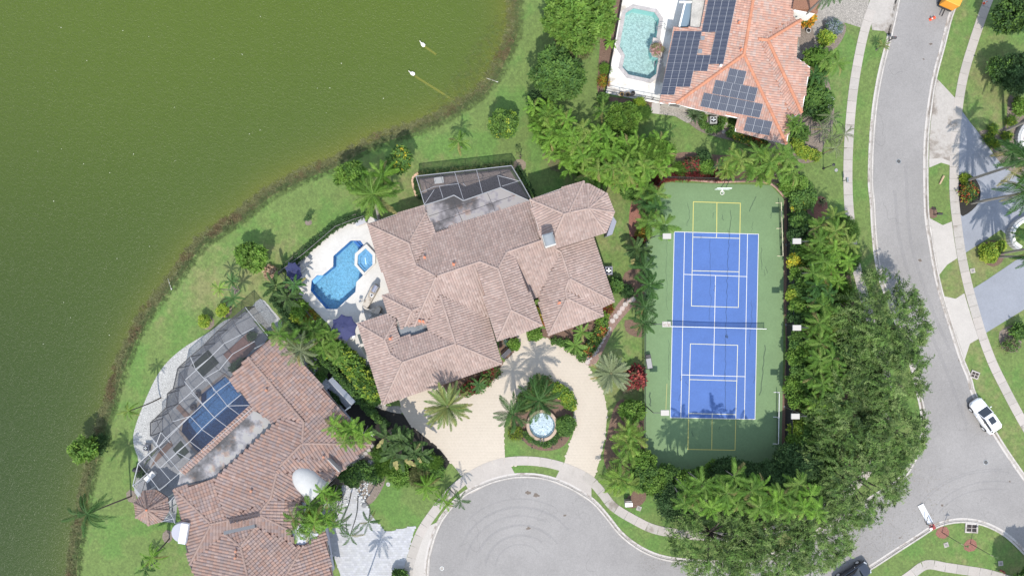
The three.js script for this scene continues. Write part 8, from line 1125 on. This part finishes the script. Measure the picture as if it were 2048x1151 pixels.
[[653, 990, 28], [598, 1040, 36], [626, 1024, 34], [640, 1050, 34], [606, 1064, 32], [664, 1010, 28], [660, 1040, 26]].forEach(([x, y, q], i) => palm(ORD[i] + ' feathery palm of the green clump hiding the lower left entry', x, y, 5.2, q, { kind: 'areca', cols: i % 3 ? 'areca' : 'bright', n: 18, stems: 2, tr: 0.06, name: 'areca_palm' })); shrub('yellow flowering bush within the palm clump at the lower left entry', 625, 1029, 10, 4.4, { cols: G.yellow, c: 0.9, leaf: 'mid' });
[[680, 1046, 30, 702, 985], [737, 1043, 32, 729, 1000], [700, 1070, 32, 716, 990]].forEach(([x, y, q, bx, by], i) => palm(['left', 'right', 'lowest'][i] + ' foxtail palm with a thin pale trunk over the grey pavers', x, y, 7.5, q, { kind: 'royal', cols: 'royal', n: 8, tr: 0.08, base: [bx, by], name: 'foxtail_palm', bend: 0.16, wide: 0.9 }));
palm('palm below the bottom edge whose shadow lies on the grey pavers', 738, 1205, 7.0, 36, { kind: 'royal', cols: 'royal', n: 10, tr: 0.1, base: [727, 1172] }); shrub('bush cut off by the bottom edge at the paver driveway', 800, 1156, 20, 2, { cols: G.mid });
// plants inside the screened patio
[[503, 672, 10], [482, 726, 12], [470, 735, 10], [282, 945, 10]].forEach(([x, y, q], i) => shrub(['tuft at the top end', 'dark green strip, upper bush', 'dark green strip, lower bush', 'small bush at the lower wall'][i] + ' inside the screened patio', x, y, q, 0.8, { cols: G.dark, leaf: 'fine' }));
// clipped bushes and flowers in the dark side yard
for (const [x, y, c, l] of [[640, 755, 'mid', 'small green bush in the dark side yard by the fan unit'], [672, 790, 'dark', 'dark bush inside the service wall'], [668, 806, 'dark', 'lower dark bush inside the service wall']]) shrub(l, x, y, 10, 0.8, { cols: G[c], leaf: 'mid' });
// reeds along the lake
{
  const r = rng(515), list = [], cols = [], q = new THREE.Quaternion(), e = new THREE.Euler(); const outer = offsetLine(shoreL, 0.75);
  for (let i = 0; i + 1 < shoreL.length; i++) { const px = shoreL[i]; const dens = 46 + 60 * n3(px.x, px.z, 0.25); for (let k = 0; k < dens; k++) { const t = r(), u = rr(r, -0.8, 1.9) ; const a = shoreL[i].clone().lerp(shoreL[i + 1], t), b = outer[i].clone().lerp(outer[i + 1], t), p = a.clone().lerp(b, u); const y = u < 0 ? 0 : u < 1 ? -0.26 * u : -0.3; e.set(rr(r, -0.4, 0.4), r() * 6.283, rr(r, -0.4, 0.4)); const s = rr(r, 0.45, 1.15) * (u < 0 ? 0.6 : 1); list.push(M4(V(p.x, y, p.z), q.setFromEuler(e), V(s, s * 0.8, s))); const brown = n3(p.x, p.z, 0.5) > (p.z < -12 ? 0.66 : 0.56) && u > 0.2; const c = brown ? [0.20, 0.16, 0.085] : u > 0.5 ? [0.225, 0.23, 0.11] : [0.135, 0.18, 0.07], v = rr(r, 0.7, 1.25); cols.push(c.map((x) => x * v)); } }
  const m = inst('reeds', SPRIG.thin, LEAFI, list, scene, cols); m.userData.kind = 'stuff';
  // loose grass tufts over the lawns give them a broken surface
  const tl = [], tc = [], land = [...shoreL, V(70, 0, -45), V(70, 0, 45), V(-60, 0, 45)]; for (let i = 0; i < 60000; i++) { const x = rr(r, -60, 66), z = rr(r, -37, 37); if (!inPoly(x, z, land)) continue; const d = shoreDist(x, z); if (d > 7.5 || x > 14) continue; e.set(0, r() * 6.283, 0); const s = rr(r, 0.18, 0.42); tl.push(M4(V(x, -0.012, z), q.setFromEuler(e), V(s * 1.3, s * 0.28, s * 1.3))); const v = rr(r, 0.75, 1.25), w = r(); tc.push([(0.11 + 0.05 * w) * v, 0.165 * v, 0.05 * v]); }
  const gm = inst('grass_tufts', SPRIG.thin, LEAFI, tl, scene, tc); gm.userData.kind = 'stuff';
}
// fallen leaves under the oaks and on beds
{
  const r = rng(616), tl = [], tc = [], q = new THREE.Quaternion(), e = new THREE.Euler(); for (let i = 0; i < 1500; i++) { const x = rr(r, 1280, 1900), y = rr(r, 930, 1140), p = P(x, y); e.set(0, r() * 6, 0); tl.push(M4(V(p.x, 0.055, p.z), q.setFromEuler(e), V(0.06, 0.01, 0.04))); tc.push(pick(r, [[0.22, 0.15, 0.07], [0.16, 0.12, 0.06], [0.1, 0.11, 0.04]])); }
  const m = inst('fallen_leaves', unitBox, std([1, 1, 1]), tl, scene, tc); m.userData.kind = 'stuff';
}
renderer.render(scene, camera);
